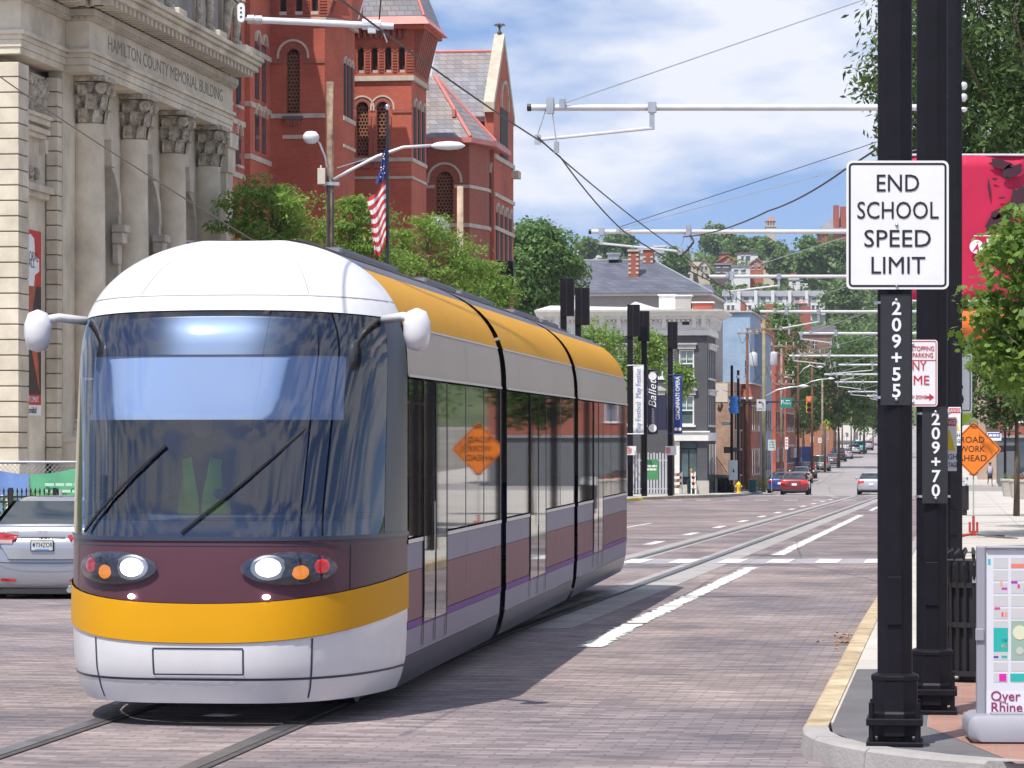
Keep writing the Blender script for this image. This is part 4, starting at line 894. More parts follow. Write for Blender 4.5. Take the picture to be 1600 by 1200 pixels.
def statue(yy, lab):
    J = [(0, 0, 1.35), (0, 0, 1.75), (0, 0, 2.1), (0, 0, 2.28), (0, 0, 2.5), (.30, 0, 2.05), (.38, .05, 1.65), (.30, -.2, 1.3), (-.30, 0, 2.05), (-.38, .05, 1.65), (-.3, -.2, 1.35), (.13, 0, 1.25), (.16, -.06, .68), (.16, .03, .12), (.16, -.24, .06), (-.13, 0, 1.25), (-.18, .0, .68), (-.17, .1, .12), (-.18, -.16, .06)]
    B = [(0, 1), (1, 2), (2, 3), (3, 4), (2, 5), (5, 6), (6, 7), (2, 8), (8, 9), (9, 10), (0, 11), (11, 12), (12, 13), (13, 14), (0, 15), (15, 16), (16, 17), (17, 18)]
    R_ = [(.26, .2), (.25, .19), (.25, .17), .1, .16, .13, .10, .07, .13, .1, .07, .17, .13, .11, .08, .17, .13, .11, .08]
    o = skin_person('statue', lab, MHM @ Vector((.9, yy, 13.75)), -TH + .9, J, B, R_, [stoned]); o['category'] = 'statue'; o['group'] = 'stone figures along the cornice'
statue(6.2, 'stone figure at the left end of the cornice, only its feet in view'); statue(11.0, 'stone figure in the middle of the cornice above COUNTY'); statue(16.0, 'stone figure in trousers near the right end of the cornice'); statue(19.6, 'stone figure at the end of the cornice beside the brick hall')

# ------------------------------------------------------------------ brick concert hall
def music():
    R0 = at(643, 685, 140); o = thing('concert_hall', 'red brick Gothic hall with octagonal towers and slate roofs', 'building', (R0.x, R0.y, 0), -TH)
    inv = (Matrix.Translation(o.location) @ Matrix.Rotation(-TH, 4, 'Z')).inverted()
    def X(px, D): return (inv @ at(px, 685, D)).x
    def Y(px, D): return (inv @ at(px, 685, D)).y
    def Z(py, D): return EYE + (685 - py) * D / FPX
    g = -1.0; latm = mat('terracotta_lattice', (.23, .095, .05), .85, 0, .2, 4)
    def lattice(x0, x1, z0, z1, y, par):
        q = MB(); q.box(x0, x1, y + .10, y + .14, z0, z1); bk = q.build('window_void', dark, par)
        q = MB(); st = .145; wd = .05; r = (x1 - x0) / 2; cx = (x0 + x1) / 2; zs = z1 - r
        nz_ = int((z1 - z0) / st); nx = max(3, round((x1 - x0) / st)); sx = (x1 - x0) / nx
        for j in range(nz_ * 1):
            za = z0 + j * st; hb = r if za < zs else math.sqrt(max(r * r - (za - zs) ** 2, 0))
            if hb < .06: continue
            q.box(cx - hb, cx + hb, y, y + .06, za, za + wd)
            for i in range(nx):
                xx = x0 + (i + .5 * (j % 2)) * sx
                if cx - hb < xx - .02 and xx + wd < cx + hb: q.box(xx, xx + wd, y, y + .06, za + wd, za + st)
        tag(q.build('lattice_screen', latm, bk), kind='stuff')
    def stonearch(x0, x1, zs, y, grow=.16, t=.07, par=o):
        q = MB(); archband(q, x0, x1, zs, t, y - .05, y, grow=grow); q.box(x0 - grow - t, x0 - grow, y - .05, y, zs - .12, zs); q.box(x1 + grow, x1 + grow + t, y - .05, y, zs - .12, zs); return q.build('hood_mould', bandst, par)
    def brickarch(x0, x1, zs, y, par=o):
        q = MB(); archband(q, x0, x1, zs, .13, y - .025, y, grow=.01); return q.build('brick_arch', brickd, par)
    # --- tower B
    D = 140; x0, x1, dp = X(534, D) - 2.2, 0.0, 3.9
    wins = [(X(554.5, D), X(574, D)), (X(587, D), X(606, D)), (X(522, D), X(541, D))]
    ops = [(a, b, Z(243, D), Z(158, D), True) for a, b in wins]
    q = MB(); wall_open(q, x0, x1, g, Z(126, D), 0, .4, ops); q.box(x0, x1, .4, dp, g, Z(126, D)); tb = q.build('tower_wall', brickr, o)
    for a, b in wins:
        lattice(a, b, Z(243, D), Z(158, D), .2, tb); r = (b - a) / 2; brickarch(a, b, Z(158, D) - r, 0, tb); stonearch(a, b, Z(158, D) - r, 0, .2, .07, tb)
        for xx in (a - .13, b + .03): q = MB(); q.box(xx, xx + .10, -.05, 0, Z(246, D), Z(180, D)); q.build('colonnette', brickd, tb)
        q = MB(); q.box(a - .1, b + .1, -.14, 0, Z(262, D), Z(254, D)); q.build('window_shelf', brickd, tb)
    for a, b, n in ((246, 252, 'stone_band'), (275, 279, 'stone_band')):
        q = MB(); q.box(x0, x1 + .05, -.05, dp, Z(b, D), Z(a, D)); q.build(n, bandst, tb)
    q = MB(); q.box(X(612, D), x1 + .04, -.05, .1, Z(176, D), Z(171, D)); q.build('brick_string', brickd, tb)
    # east face slit windows
    for i in range(3):
        q = MB(); yy = .55 + i * 1.1; q.box(0, .03, yy, yy + .6, Z(250, D), Z(165, D)); wn = q.build('window', dark, tb); q = MB(); archband(q, yy, yy + .6, Z(165, D), .1, 0, .08, 'yz'); q.build('hood_mould', bandst, wn)
    # belfry
    zb, ze = Z(118, D), Z(46, D)
    q = MB(); q.box(x0 - .1, x1 + .12, -.12, dp + .1, Z(126, D) + .003, zb); q.build('stone_band', bandst, o)
    bx = [540, 562, 584, 606, 627.6]; ops = [(X(p, D) - .14, X(p, D) + .14, Z(113, D), Z(73, D), True) for p in bx]
    q = MB(); wall_open(q, x0, x1 + .1, zb + .003, ze, -.06, .34, ops); q.box(x0, x1 + .1, .34, dp, zb + .003, ze); bf = q.build('belfry_wall', brickr, o)
    for a, b, c0, d0, _ in ops:
        q = MB(); q.box(a, b, .25, .33, c0, d0); v = q.build('opening', dark, bf)
        q = MB(); q.box(a + .02, b - .02, .05, .2, c0 + .0, c0 + .12); q.build('sill', bandst, v); q = MB(); archband(q, a, b, d0 - .14, .1, -.1, -.06); q.build('brick_arch', brickd, v)
    q = MB()
    k = zb + .15
    while k < Z(80, D):
        prev = x0
        for a, b, c0, d0, _ in sorted(ops): q.box(prev, a - .06, -.10, -.06, k, k + .06); prev = b + .06
        q.box(prev, x1 + .1, -.10, -.06, k, k + .06); k += .12
    tag(q.build('brick_ribs', brickd, bf), kind='stuff')
    for i in range(9):
        yy = .15 + i * .42; q = MB(); q.prism([(.1, zb + .1), (.42, ze - .5), (.55, ze), (.1, ze)], 'xz', yy, yy + .22); q.build('corbel', brickd, bf)
    for i in range(22):
        xx = x0 + .1 + i * .25
        if xx > x1 - .1: break
        q = MB(); q.box(xx, xx + .12, -.30, -.062, ze - .36, ze - .02); q.build('corbel', brickd, bf)
    q = MB(); q.box(x0 - .5, x1 + .62, -.50, dp + .5, ze + .002, ze + .16); q.build('eave_course', brickr, o)
    q = MB(); q.loft([[(x0 - .6, -.62, ze + .165), (x1 + .85, -.62, ze + .165), (x1 + .85, dp + .7, ze + .165), (x0 - .6, dp + .7, ze + .165)], [(x0 - .3, -.35, ze + .52), (x1 + .60, -.35, ze + .52), (x1 + .60, dp + .4, ze + .52), (x0 - .3, dp + .4, ze + .52)]]); q.build('metal_eave', pinkm, o)
    xm = (x0 + x1) / 2; q = MB(); q.loft([[(x0 - .3, -.33, ze + .53), (x1 + .58, -.33, ze + .53), (x1 + .58, dp + .4, ze + .53), (x0 - .3, dp + .4, ze + .53)], [(xm - .5, 1.6, ze + 7.5), (xm + .5, 1.6, ze + 7.5), (xm + .5, 2.2, ze + 7.5), (xm - .5, 2.2, ze + 7.5)]]); rf = q.build('spire_roof', slate, o)
    q = MB(); q.tube((x1 + .58, -.33, ze + .53), (xm + .5, 1.6, ze + 7.5), .07); q.build('hip_flashing', pinkm, rf)
    # --- tower A
    D = 134; ax0, ax1, ay = X(421, D), X(509, D), Y(465, D); dA = 3.6
    wa = (X(447, D), X(468.5, D)); zt_ = Z(76, D); zb_ = Z(177, D)
    q = MB(); wall_open(q, ax0, ax1, g, Z(36, D), ay, ay + .4, [(wa[0], wa[1], zb_, zt_, True)]); q.prism([(ax0, ay + .4), (ax1, ay + .4), (ax1 + .55, ay + 1.0), (ax1 + .55, ay + dA), (ax0, ay + dA)], 'xy', g, Z(36, D)); q.prism([(ax1 - .01, ay), (ax1 + .001, ay), (ax1 + .55, ay + 1.0), (ax1 - .01, ay + 1.0)], 'xy', g, Z(36, D) - .002); ta = q.build('tower_wall', brickr, o)
    lattice(wa[0], wa[1], zb_, zt_, ay + .2, ta); r = (wa[1] - wa[0]) / 2; brickarch(wa[0], wa[1], zt_ - r, ay, ta); stonearch(wa[0], wa[1], zt_ - r, ay, .3, .09, ta)
    q = MB(); q.box(ax0, wa[0] - .12, ay - .05, ay, Z(99, D), Z(93, D)); q.box(wa[1] + .12, ax1, ay - .05, ay, Z(99, D), Z(93, D)); q.build('brick_string', brickd, ta)
    q = MB(); q.box(ax0, ax1, ay - .05, ay - .001, Z(184.5, D), Z(177.5, D)); q.build('stone_band', bandst, ta)
    q = MB(); q.box(wa[0] - .15, wa[1] + .15, ay - .22, ay, Z(187, D), Z(182, D)); q.build('sill', mat('dark_slate_sill', (.11, .09, .09), .8, 0, .1, 2), ta)
    for i in range(6): q = MB(); xx = lerp(wa[0] - .05, wa[1], i / 5.5); q.box(xx, xx + .09, ay - .14, ay, Z(196, D), Z(187, D)); q.build('corbel', brickd, ta)
    q = MB(); q.box(wa[0] - .15, wa[1] + .12, ay - .08, ay, Z(217, D), Z(211, D)); q.build('sill', bandst, ta)
    for i in range(3):
        q = MB(); yy = ay + 1.15 + i * .75; q.box(ax1 + .55, ax1 + .58, yy, yy + .45, Z(180, D), Z(95, D)); wn = q.build('window', dark, ta); q = MB(); archband(q, yy, yy + .45, Z(95, D), .09, ax1 + .55, ax1 + .62, 'yz'); q.build('hood_mould', bandst, wn)
    for yA, yB in ((177.5, 184.5), (222, 227)):
        q = MB(); q.box(ax1 + .553, ax1 + .60, ay + 1.0, ay + dA, Z(yB, D), Z(yA, D)); q.build('stone_band', bandst, ta)
    q = MB(); q.prism([(ax0, ay - .12), (ax1 + .06, ay - .12), (ax1 + .72, ay + .95), (ax1 + .72, ay + dA), (ax0, ay + dA)], 'xy', Z(36, D) + .002, Z(28, D)); q.build('stone_band', bandst, o)
    bxa = [X(p, D) for p in (442, 467.5, 493)]; ops = [(p - .14, p + .14, Z(22, D), Z(-25, D), True) for p in bxa]
    q = MB(); wall_open(q, ax0, ax1 + .1, Z(28, D) + .003, Z(-40, D), ay - .06, ay + .34, ops); q.prism([(ax0, ay + .34), (ax1 + .1, ay + .34), (ax1 + .9, ay + 1.0), (ax1 + .9, ay + dA), (ax0, ay + dA)], 'xy', Z(28, D) + .003, Z(-40, D)); bf2 = q.build('belfry_wall', brickr, o)
    for a, b, c0, d0, _ in ops:
        q = MB(); q.box(a, b, ay + .25, ay + .33, c0, d0); v = q.build('opening', dark, bf2); q = MB(); q.box(a - .01, b + .01, ay - .08, ay + .2, c0 - .04, c0 + .10); q.build('sill', bandst, v)
    q = MB(); k = Z(26, D)
    while k < Z(-30, D):
        prev = ax0
        for a, b, *_ in ops: q.box(prev, a - .06, ay - .10, ay - .06, k, k + .06); prev = b + .06
        q.box(prev, ax1 + .1, ay - .10, ay - .06, k, k + .06); k += .12
    tag(q.build('brick_ribs', brickd, bf2), kind='stuff')
    for i in range(6):
        yy = ay + .2 + i * .5; q = MB(); q.prism([(ax1 + .1, Z(30, D)), (ax1 + .5 + .1 * i, Z(-20, D)), (ax1 + .1, Z(-20, D))], 'xz', yy - .3, yy - .08); q.build('corbel', brickd, bf2)
    # --- long body on the left with its projecting pier
    D = 130.3; px1, py0 = X(391, D), Y(387, D); ex = X(382.5, D)
    q = MB(); q.box(ex - .9, px1, py0, ay + .2, g, 26); pr = q.build('pier_wall', brickr, o)
    q = MB(); q.box(-30, ex, py0 - 14, py0 + 8, g, 26); mbd = q.build('body_wall', brickr, o)
    q = MB(); q.box(-30, x0 + .2, .8, 30, g, 24); q.build('hall_wall', brickr, o)
    for a, b in ((73, 81), (158, 166), (240, 248)):
        q = MB(); q.box(ex - .9, px1 + .05, py0 - .05, ay - .01, Z(b, D), Z(a, D)); q.build('stone_band', bandst, pr)
        q = MB(); q.box(ex - .3, ex + .05, py0 - 14, py0 - .06, Z(b + 34, D), Z(a + 34, D)); q.build('stone_band', bandst, mbd)
    for i in range(2):
        for j, (za, zb2) in enumerate(((232, 175), (150, 60))):
            yy = py0 + .9 + i * 1.3; q = MB(); q.box(px1, px1 + .03, yy, yy + .7, Z(za, D), Z(zb2, D)); wn = q.build('window', winglass, pr); q = MB(); archband(q, yy, yy + .7, Z(zb2, D), .12, px1, px1 + .1, 'yz'); q.build('hood_mould', bandst, wn)
    for i in range(3):
        for za, zb2 in ((262, 215), (170, 120), (85, 40)):
            yy = py0 - 1.6 - i * 1.9; q = MB(); q.box(ex, ex + .03, yy, yy + .8, Z(za, D), Z(zb2, D)); wn = q.build('window', winglass, mbd); q = MB(); archband(q, yy, yy + .8, Z(zb2, D), .12, ex, ex + .1, 'yz'); q.build('hood_mould', bandst, wn)
            q = MB(); q.box(ex, ex + .12, yy - .15, yy + .95, Z(za + 4, D), Z(za, D)); q.build('sill', bandst, wn)
    # --- right-hand wing with hipped bay and slate gable
    D = 148; wx0, wx1, wy = X(640, D), X(734, D), Y(700, D); we = X(762, D + 2.2)
    ops = [(X(681, D), X(708, D), Z(347, D), Z(268, D), True)]
    q = MB(); wall_open(q, wx0, wx1, g, Z(224, D), wy, wy + .4, ops); q.prism([(wx0, wy + .4), (wx1, wy + .4), (we, wy + 2.2), (we, wy + 7), (wx0, wy + 7)], 'xy', g, Z(224, D)); q.prism([(wx1 - .01, wy), (wx1, wy), (we, wy + 2.2), (wx1 - .01, wy + 2.2)], 'xy', g, Z(224, D) - .003); wg = q.build('wing_wall', brickd, o)
    lattice(*[ops[0][0], ops[0][1], ops[0][2], ops[0][3]], wy + .2, wg); r = (ops[0][1] - ops[0][0]) / 2; brickarch(ops[0][0], ops[0][1], ops[0][3] - r, wy, wg); stonearch(ops[0][0], ops[0][1], ops[0][3] - r, wy, .32, .1, wg)
    for a, b in ((289, 294), (349, 355)):
        for xa, xb in (((wx0, ops[0][0] - .06), (ops[0][1] + .06, wx1 + .02)) if a < 340 else ((wx0, wx1 + .02),)): q = MB(); q.box(xa, xb, wy - .05, wy + .1, Z(b, D), Z(a, D)); q.build('stone_band', bandst, wg)
        q = MB(); q.prism([(wx1 + .022, wy - .05), (we + .05, wy + 2.2), (we + .05, wy + 7), (we - .2, wy + 7), (we - .2, wy + 2.3), (wx1 + .022, wy + .1)], 'xy', Z(b, D), Z(a, D)); q.build('stone_band', bandst, wg)
    q = MB(); q.box(we, we + .03, wy + 3.0, wy + 3.8, Z(345, D), Z(262, D)); v = q.build('window', dark, wg); q = MB(); archband(q, wy + 3.0, wy + 3.8, Z(262, D), .12, we, we + .1, 'yz'); q.build('hood_mould', bandst, v)
    q = MB(); q.prism([(wx0, wy - .4), (wx1 + .15, wy - .4), (we + .45, wy + 2.1), (we + .45, wy + 7), (wx0, wy + 7)], 'xy', Z(224, D) + .003, Z(216, D)); q.build('metal_eave', pinkm, o)
    zE = Z(216, D) + .003; hx, hy, hzz = X(664, D), wy + 2.6, Z(108, D)
    q = MB(); q.add([(wx0, wy - .3, zE), (wx1 + .1, wy - .3, zE), (hx, hy, hzz), (wx0, hy, hzz), (we + .4, wy + 2.1, zE), (we + .4, wy + 7, zE), (wx0, wy + 7, hzz)], [(0, 1, 2, 3), (1, 4, 2), (4, 5, 2), (3, 2, 5, 6)]); rf = q.build('hipped_roof', slate, o)
    q = MB(); q.tube((wx1 + .1, wy - .3, zE + .03), (hx, hy, hzz), .085); q.tube((we + .4, wy + 2.1, zE + .03), (hx, hy, hzz), .085); q.build('hip_flashing', pinkm, rf)
    q = MB(); q.box(X(705, D) - .05, X(705, D) + .1, wy + .55, wy + .8, zE + 1.0, zE + 1.35); q.build('roof_vent', pinkm, rf)
    D = 151; gx0, gx1, gy = X(660, D), X(757, D), Y(757, D) + .3; half = 3.1; zr = Z(79, D + half); zl = Z(182, D)
    q = MB(); q.add([(gx0, gy, zl), (gx1, gy, zl), (gx1, gy + half, zr), (gx0, gy + half, zr), (gx0, gy + 2 * half, zl), (gx1, gy + 2 * half, zl)], [(0, 1, 2, 3), (3, 2, 5, 4)]); rf = q.build('gable_roof', slate, o)
    q = MB(); q.tube((gx0, gy + half, zr), (gx1, gy + half, zr), .08); q.build('ridge_flashing', pinkm, rf)
    q = MB(); q.box(gx0, gx1, gy - .15, gy + .02, zl - .22, zl + .02); q.build('gutter', mat('dark_gutter', (.12, .06, .06), .7, 0, .1, 2), rf)
    q = MB(); q.box(gx0, gx1, gy + .1, gy + 2 * half - .1, g, zl - .05); q.build('gable_body_wall', brickr, o)
    zc0, zc1 = Z(172, D), Z(62, D + half)
    q = MB(); q.prism([(gy - .25, g), (gy + 2 * half + .25, g), (gy + 2 * half + .25, zc0), (gy + half, zc1 - .2), (gy - .25, zc0)], 'yz', gx1 + .002, gx1 + .42); gw = q.build('gable_wall', brickr, o)
    q = MB(); q.prism([(gy - .5, zc0 - .1), (gy - .27, zc0 - .1), (gy - .27, zc0 + .12), (gy + half, zc1 - .15), (gy + half, zc1 + .3), (gy - .5, zc0 + .35)], 'yz', gx1 - .02, gx1 + .46)
    q.prism([(gy + 2 * half + .5, zc0 - .1), (gy + 2 * half + .27, zc0 - .1), (gy + 2 * half + .27, zc0 + .12), (gy + half + .003, zc1 - .15), (gy + half + .003, zc1 + .3), (gy + 2 * half + .5, zc0 + .35)], 'yz', gx1 - .02, gx1 + .46); q.build('gable_coping', bandst, gw)
    q = MB(); cxf = gx1 + .22; q.lathe([(.10, 0), (.12, .08), (.05, .16), (.05, .3), (.12, .36), (.06, .42), (.04, .5)], 8, (cxf, gy + half, zc1 + .28))
    for k in range(4):
        a = PI / 2 * k; q.path([(cxf, gy + half, zc1 + .62), (cxf + .16 * math.cos(a), gy + half + .16 * math.sin(a), zc1 + .74), (cxf + .24 * math.cos(a), gy + half + .24 * math.sin(a), zc1 + .68)], .05, 6)
    q.build('finial', mat('finial_bronze', (.10, .09, .06), .7, .2, .3, 6), gw)
    q = MB(); q.box(gx1 + .42, gx1 + .45, gy + half - 1.2, gy + half + 1.2, Z(240, D), Z(160, D)); v = q.build('window', dark, gw); q = MB(); archband(q, gy + half - 1.2, gy + half + 1.2, Z(160, D), .14, gx1 + .42, gx1 + .52, 'yz'); q.build('hood_mould', bandst, v)
    for a, b in ((240, 247), (300, 306), (352, 358)):
        q = MB(); q.box(gx1 + .424, gx1 + .50, gy - .25, gy + 2 * half + .25, Z(b, D), Z(a, D)); q.build('stone_band', bandst, gw)
    for i in range(4):
        q = MB(); yy = gy + .5 + i * 1.5; q.box(gx1 + .42, gx1 + .45, yy, yy + .7, Z(420, D), Z(330, D)); v = q.build('window', dark, gw); q = MB(); archband(q, yy, yy + .7, Z(330, D), .12, gx1 + .42, gx1 + .5, 'yz'); q.build('hood_mould', bandst, v)
    q = MB(); q.box(gx1 + .42, gx1 + .75, gy + 2 * half - .5, gy + 2 * half + .5, Z(262, D), Z(250, D)); q.build('corner_cornice', bandst, gw)
music()
# ------------------------------------------------------------------ grey corner building
def sash(par, x0, x1, z0, z1, y, plane='xz', hood='flat', glass=None, sh=True):
    """recessed sash window in an opening already left in the wall; y is the wall face"""
    s = 1 if plane == 'xz' else -1
    def bx(q, a, b, c, d, e, f):
        if plane == 'xz': q.box(a, b, y + c, y + d, e, f)
        else: q.box(y - d, y - c, a, b, e, f)
    q = MB(); bx(q, x0, x1, .16, .2, z0, z1); wn = q.build('window', glass or winglass, par)
    q = MB(); t = .09
    bx(q, x0, x0 + t, .04, .15, z0, z1); bx(q, x1 - t, x1, .04, .15, z0, z1); bx(q, x0 + t, x1 - t, .04, .15, z1 - t, z1); bx(q, x0 + t, x1 - t, .04, .15, z0, z0 + t); zm = (z0 + z1) / 2; bx(q, x0 + t, x1 - t, .03, .15, zm - .04, zm + .04); xm = (x0 + x1) / 2; bx(q, xm - .02, xm + .02, .06, .14, zm + .04, z1 - t)
    q.build('frame', trimw, wn)
    q = MB(); bx(q, x0 - .1, x1 + .1, -.10, .05, z0 - .12, z0 - .002); q.build('sill', trimw, wn)
    if sh and plane == 'xz':
        q = MB(); bx(q, x0 + t, x1 - t, .153, .157, lerp(z0, z1, .62), z1 - t); q.build('window_shade', mat('pale_green_shade', (.32, .42, .40), .7, 0, .05, 2), wn)
    if hood:
        q = MB(); bx(q, x0 - .12, x1 + .12, -.14, -.001, z1 + .04, z1 + .30); bx(q, x0 - .2, x1 + .2, -.24, -.001, z1 + .304, z1 + .40)
        if hood == 'peak' and plane == 'xz': q.prism([(x0 - .2, z1 + .404), (x1 + .2, z1 + .404), (xm + .3, z1 + .60), (xm - .3, z1 + .60)], 'xz', y - .2, y - .001)
        q.build('hood', mat('stone_grey_trim', (.45, .44, .43), .8, 0, .1, 2) if plane == 'xz' else trimw, wn)
    return wn
def corner_building():
    D = 208.0; s = D / FPX; c = at(1105, 685, D); o = thing('corner_building', 'charcoal painted three storey building with deep white cornice', 'building', (c.x, c.y, 0), -TH)
    X = lambda px: (px - 1105) * s; Z = lambda py: EYE + (685 - py) * s
    dp = 7.2
    cols = [(1060.5, 1084.5), (1012, 1036), (964, 988), (916, 940), (868, 892)]
    ops = [(X(a), X(b), Z(590), Z(546), False) for a, b in cols] + [(X(a), X(b), Z(664), Z(618), False) for a, b in cols] + [(X(1063), X(1089), Z(757), Z(690), False)]
    q = MB(); wall_open(q, X(840), 0, -1.6, Z(524), 0, .3, ops); wl = q.build('south_wall', brickg, o)
    eo = [(1.0 + i * 1.55, 1.8 + i * 1.55, z0, z1, False) for i in range(4) for z0, z1 in ((Z(590), Z(546)), (Z(664), Z(618)))]
    q = MB(); wall_open(q, .3, dp, -1.6, Z(524), -.3, -.002, eo, 'yz'); we = q.build('east_wall', brickg, o)
    q = MB(); q.box(X(840), -.31, .31, dp, -1.5, Z(524)); q.build('core', mat('dim_interior', (.04, .045, .05), .9, 0, .1, 1), o)
    gl = mat('sash_glass', (.10, .15, .16), .08, 0, .3, .8, spec=.9)
    for a, b in cols: sash(wl, X(a), X(b), Z(590), Z(546), 0, glass=gl); sash(wl, X(a), X(b), Z(664), Z(618), 0, hood='peak', glass=gl)
    for i in range(4):
        for z0, z1 in ((Z(590), Z(546)), (Z(664), Z(618))): sash(we, 1.0 + i * 1.55, 1.8 + i * 1.55, z0, z1, -.002, 'yz', glass=gl)
    # shopfront
    q = MB(); q.box(X(1050), .10, -.25, -.002, Z(689), Z(676)); q.box(X(1050), .18, -.34, -.002, Z(676) + .003, Z(673.5)); q.box(.001, .10, -.002, dp, Z(689), Z(676)); q.build('shopfront_cornice', trimw, o, bevel=.02)
    q = MB(); q.box(X(1053.5), X(1062), -.08, -.002, -1.4, Z(689.5)); q.build('door_pilaster', trimw, o, bevel=.02)
    q = MB(); q.box(X(1063), X(1089), .22, .26, Z(757), Z(690)); dr = q.build('door', mat('dark_door', (.012, .013, .02), .3, 0, .1, 2), o)
    q = MB(); q.box(X(1064), X(1075), .18, .21, Z(745), Z(702)); q.box(X(1077), X(1088), .18, .21, Z(745), Z(702)); q.box(X(1064), X(1088), .18, .21, Z(700), Z(691)); q.build('pane', gl, dr)
    q = MB(); q.box(X(1088.5), 0.12, -.14, -.003, -1.5, Z(751)); q.box(X(1062), X(1090), -.5, -.002, -1.5, Z(757.5)); q.build('door_step', conc, o)
    for i in range(5):
        q = MB(); q.box(.001, .05, .6 + i * 1.3, .95 + i * 1.3, -1.2, Z(690)); q.build('east_pilaster', mat('dark_trim', (.03, .03, .036), .5, 0, .1, 2), o)
        q = MB(); q.box(.0005, .03, .96 + i * 1.3, 1.88 + i * 1.3, -.7, Z(694)); q.build('shop_window', gl, o)
    # cornice
    q = MB(); q.box(X(838), .20, -.22, dp, Z(524) + .003, Z(516)); q.build('cornice_base', trimw, o, bevel=.02)
    q = MB(); q.box(X(838), .12, -.12, dp, Z(516) + .003, Z(499)); q.build('cornice_frieze', trimw, o)
    q = MB(); q.box(X(838), .42, -.42, dp + .2, Z(499) + .003, Z(494)); q.build('cornice_bed', trimw, o)
    q = MB(); q.loft([[(X(838), -.55, Z(494)), (.55, -.55, Z(494)), (.55, dp + .3, Z(494)), (X(838), dp + .3, Z(494))], [(X(836), -1.02, Z(487)), (1.02, -1.02, Z(487)), (1.02, dp + .6, Z(487)), (X(836), dp + .6, Z(487))], [(X(836), -1.05, Z(484.5)), (1.05, -1.05, Z(484.5)), (1.05, dp + .6, Z(484.5)), (X(836), dp + .6, Z(484.5))]]); q.build('cornice_crown', trimw, o)
    q = MB()
    for k in range(38):
        xx = X(842) + k * .29; q.box(xx, xx + .14, -.40, -.13, Z(499.5) - .12, Z(499.5) + .003)
    tag(q.build('dentil_row', trimw, o), kind='stuff')
    for px in (846, 870, 905, 940, 967, 1003, 1038, 1085, 1100):
        q = MB(); q.prism([(-.9, Z(489)), (-.13, Z(489)), (-.13, Z(512)), (-.3, Z(512)), (-.45, Z(497))], 'yz', X(px) - .13, X(px) + .13); q.build('cornice_bracket', trimw, o)
    for i in range(5):
        q = MB(); yy = .3 + i * 1.6; q.prism([(.9, Z(489)), (.13, Z(489)), (.13, Z(512)), (.3, Z(512)), (.45, Z(497))], 'xz', yy, yy + .25); q.build('cornice_bracket', trimw, o)
    q = MB(); q.box(X(1066), X(1077), -.14, -.119, Z(507.5), Z(502.5)); q.build('frieze_vent', dark, o)
    # white roof with low parapets
    q = MB(); q.add([(X(836), -1.0, Z(484.4) + .01), (1.0, -1.0, Z(484.4) + .01), (.2, dp, Z(476)), (X(836), dp, Z(469))], [(0, 1, 2, 3)]); q.build('roof', mat('white_roof', (.72, .71, .70), .7, 0, .06, .5), o)
    for a, b, t_, m_ in ((880, 905, 458, trimw), (1020, 1046, 457, trimw), (1046, 1071, 458, mat('grey_render', (.36, .34, .32), .9, 0, .1, 1)), (1074, 1106, 469, brickr)):
        q = MB(); q.box(X(a), X(b), 4.2, 5.0, Z(485), Z(t_)); q.build('parapet_block', m_, o); q = MB(); q.box(X(a) - .08, X(b) + .08, 4.1, 5.1, Z(t_) + .002, Z(t_ - 2)); q.build('parapet_cap', trimw, o)
    q = MB(); q.prism([(X(960), Z(483)), (X(1035), Z(483)), (X(986), Z(468))], 'xz', 2.5, 3.5); q.build('roof_hatch', MATS['white_roof'], o)
corner_building()
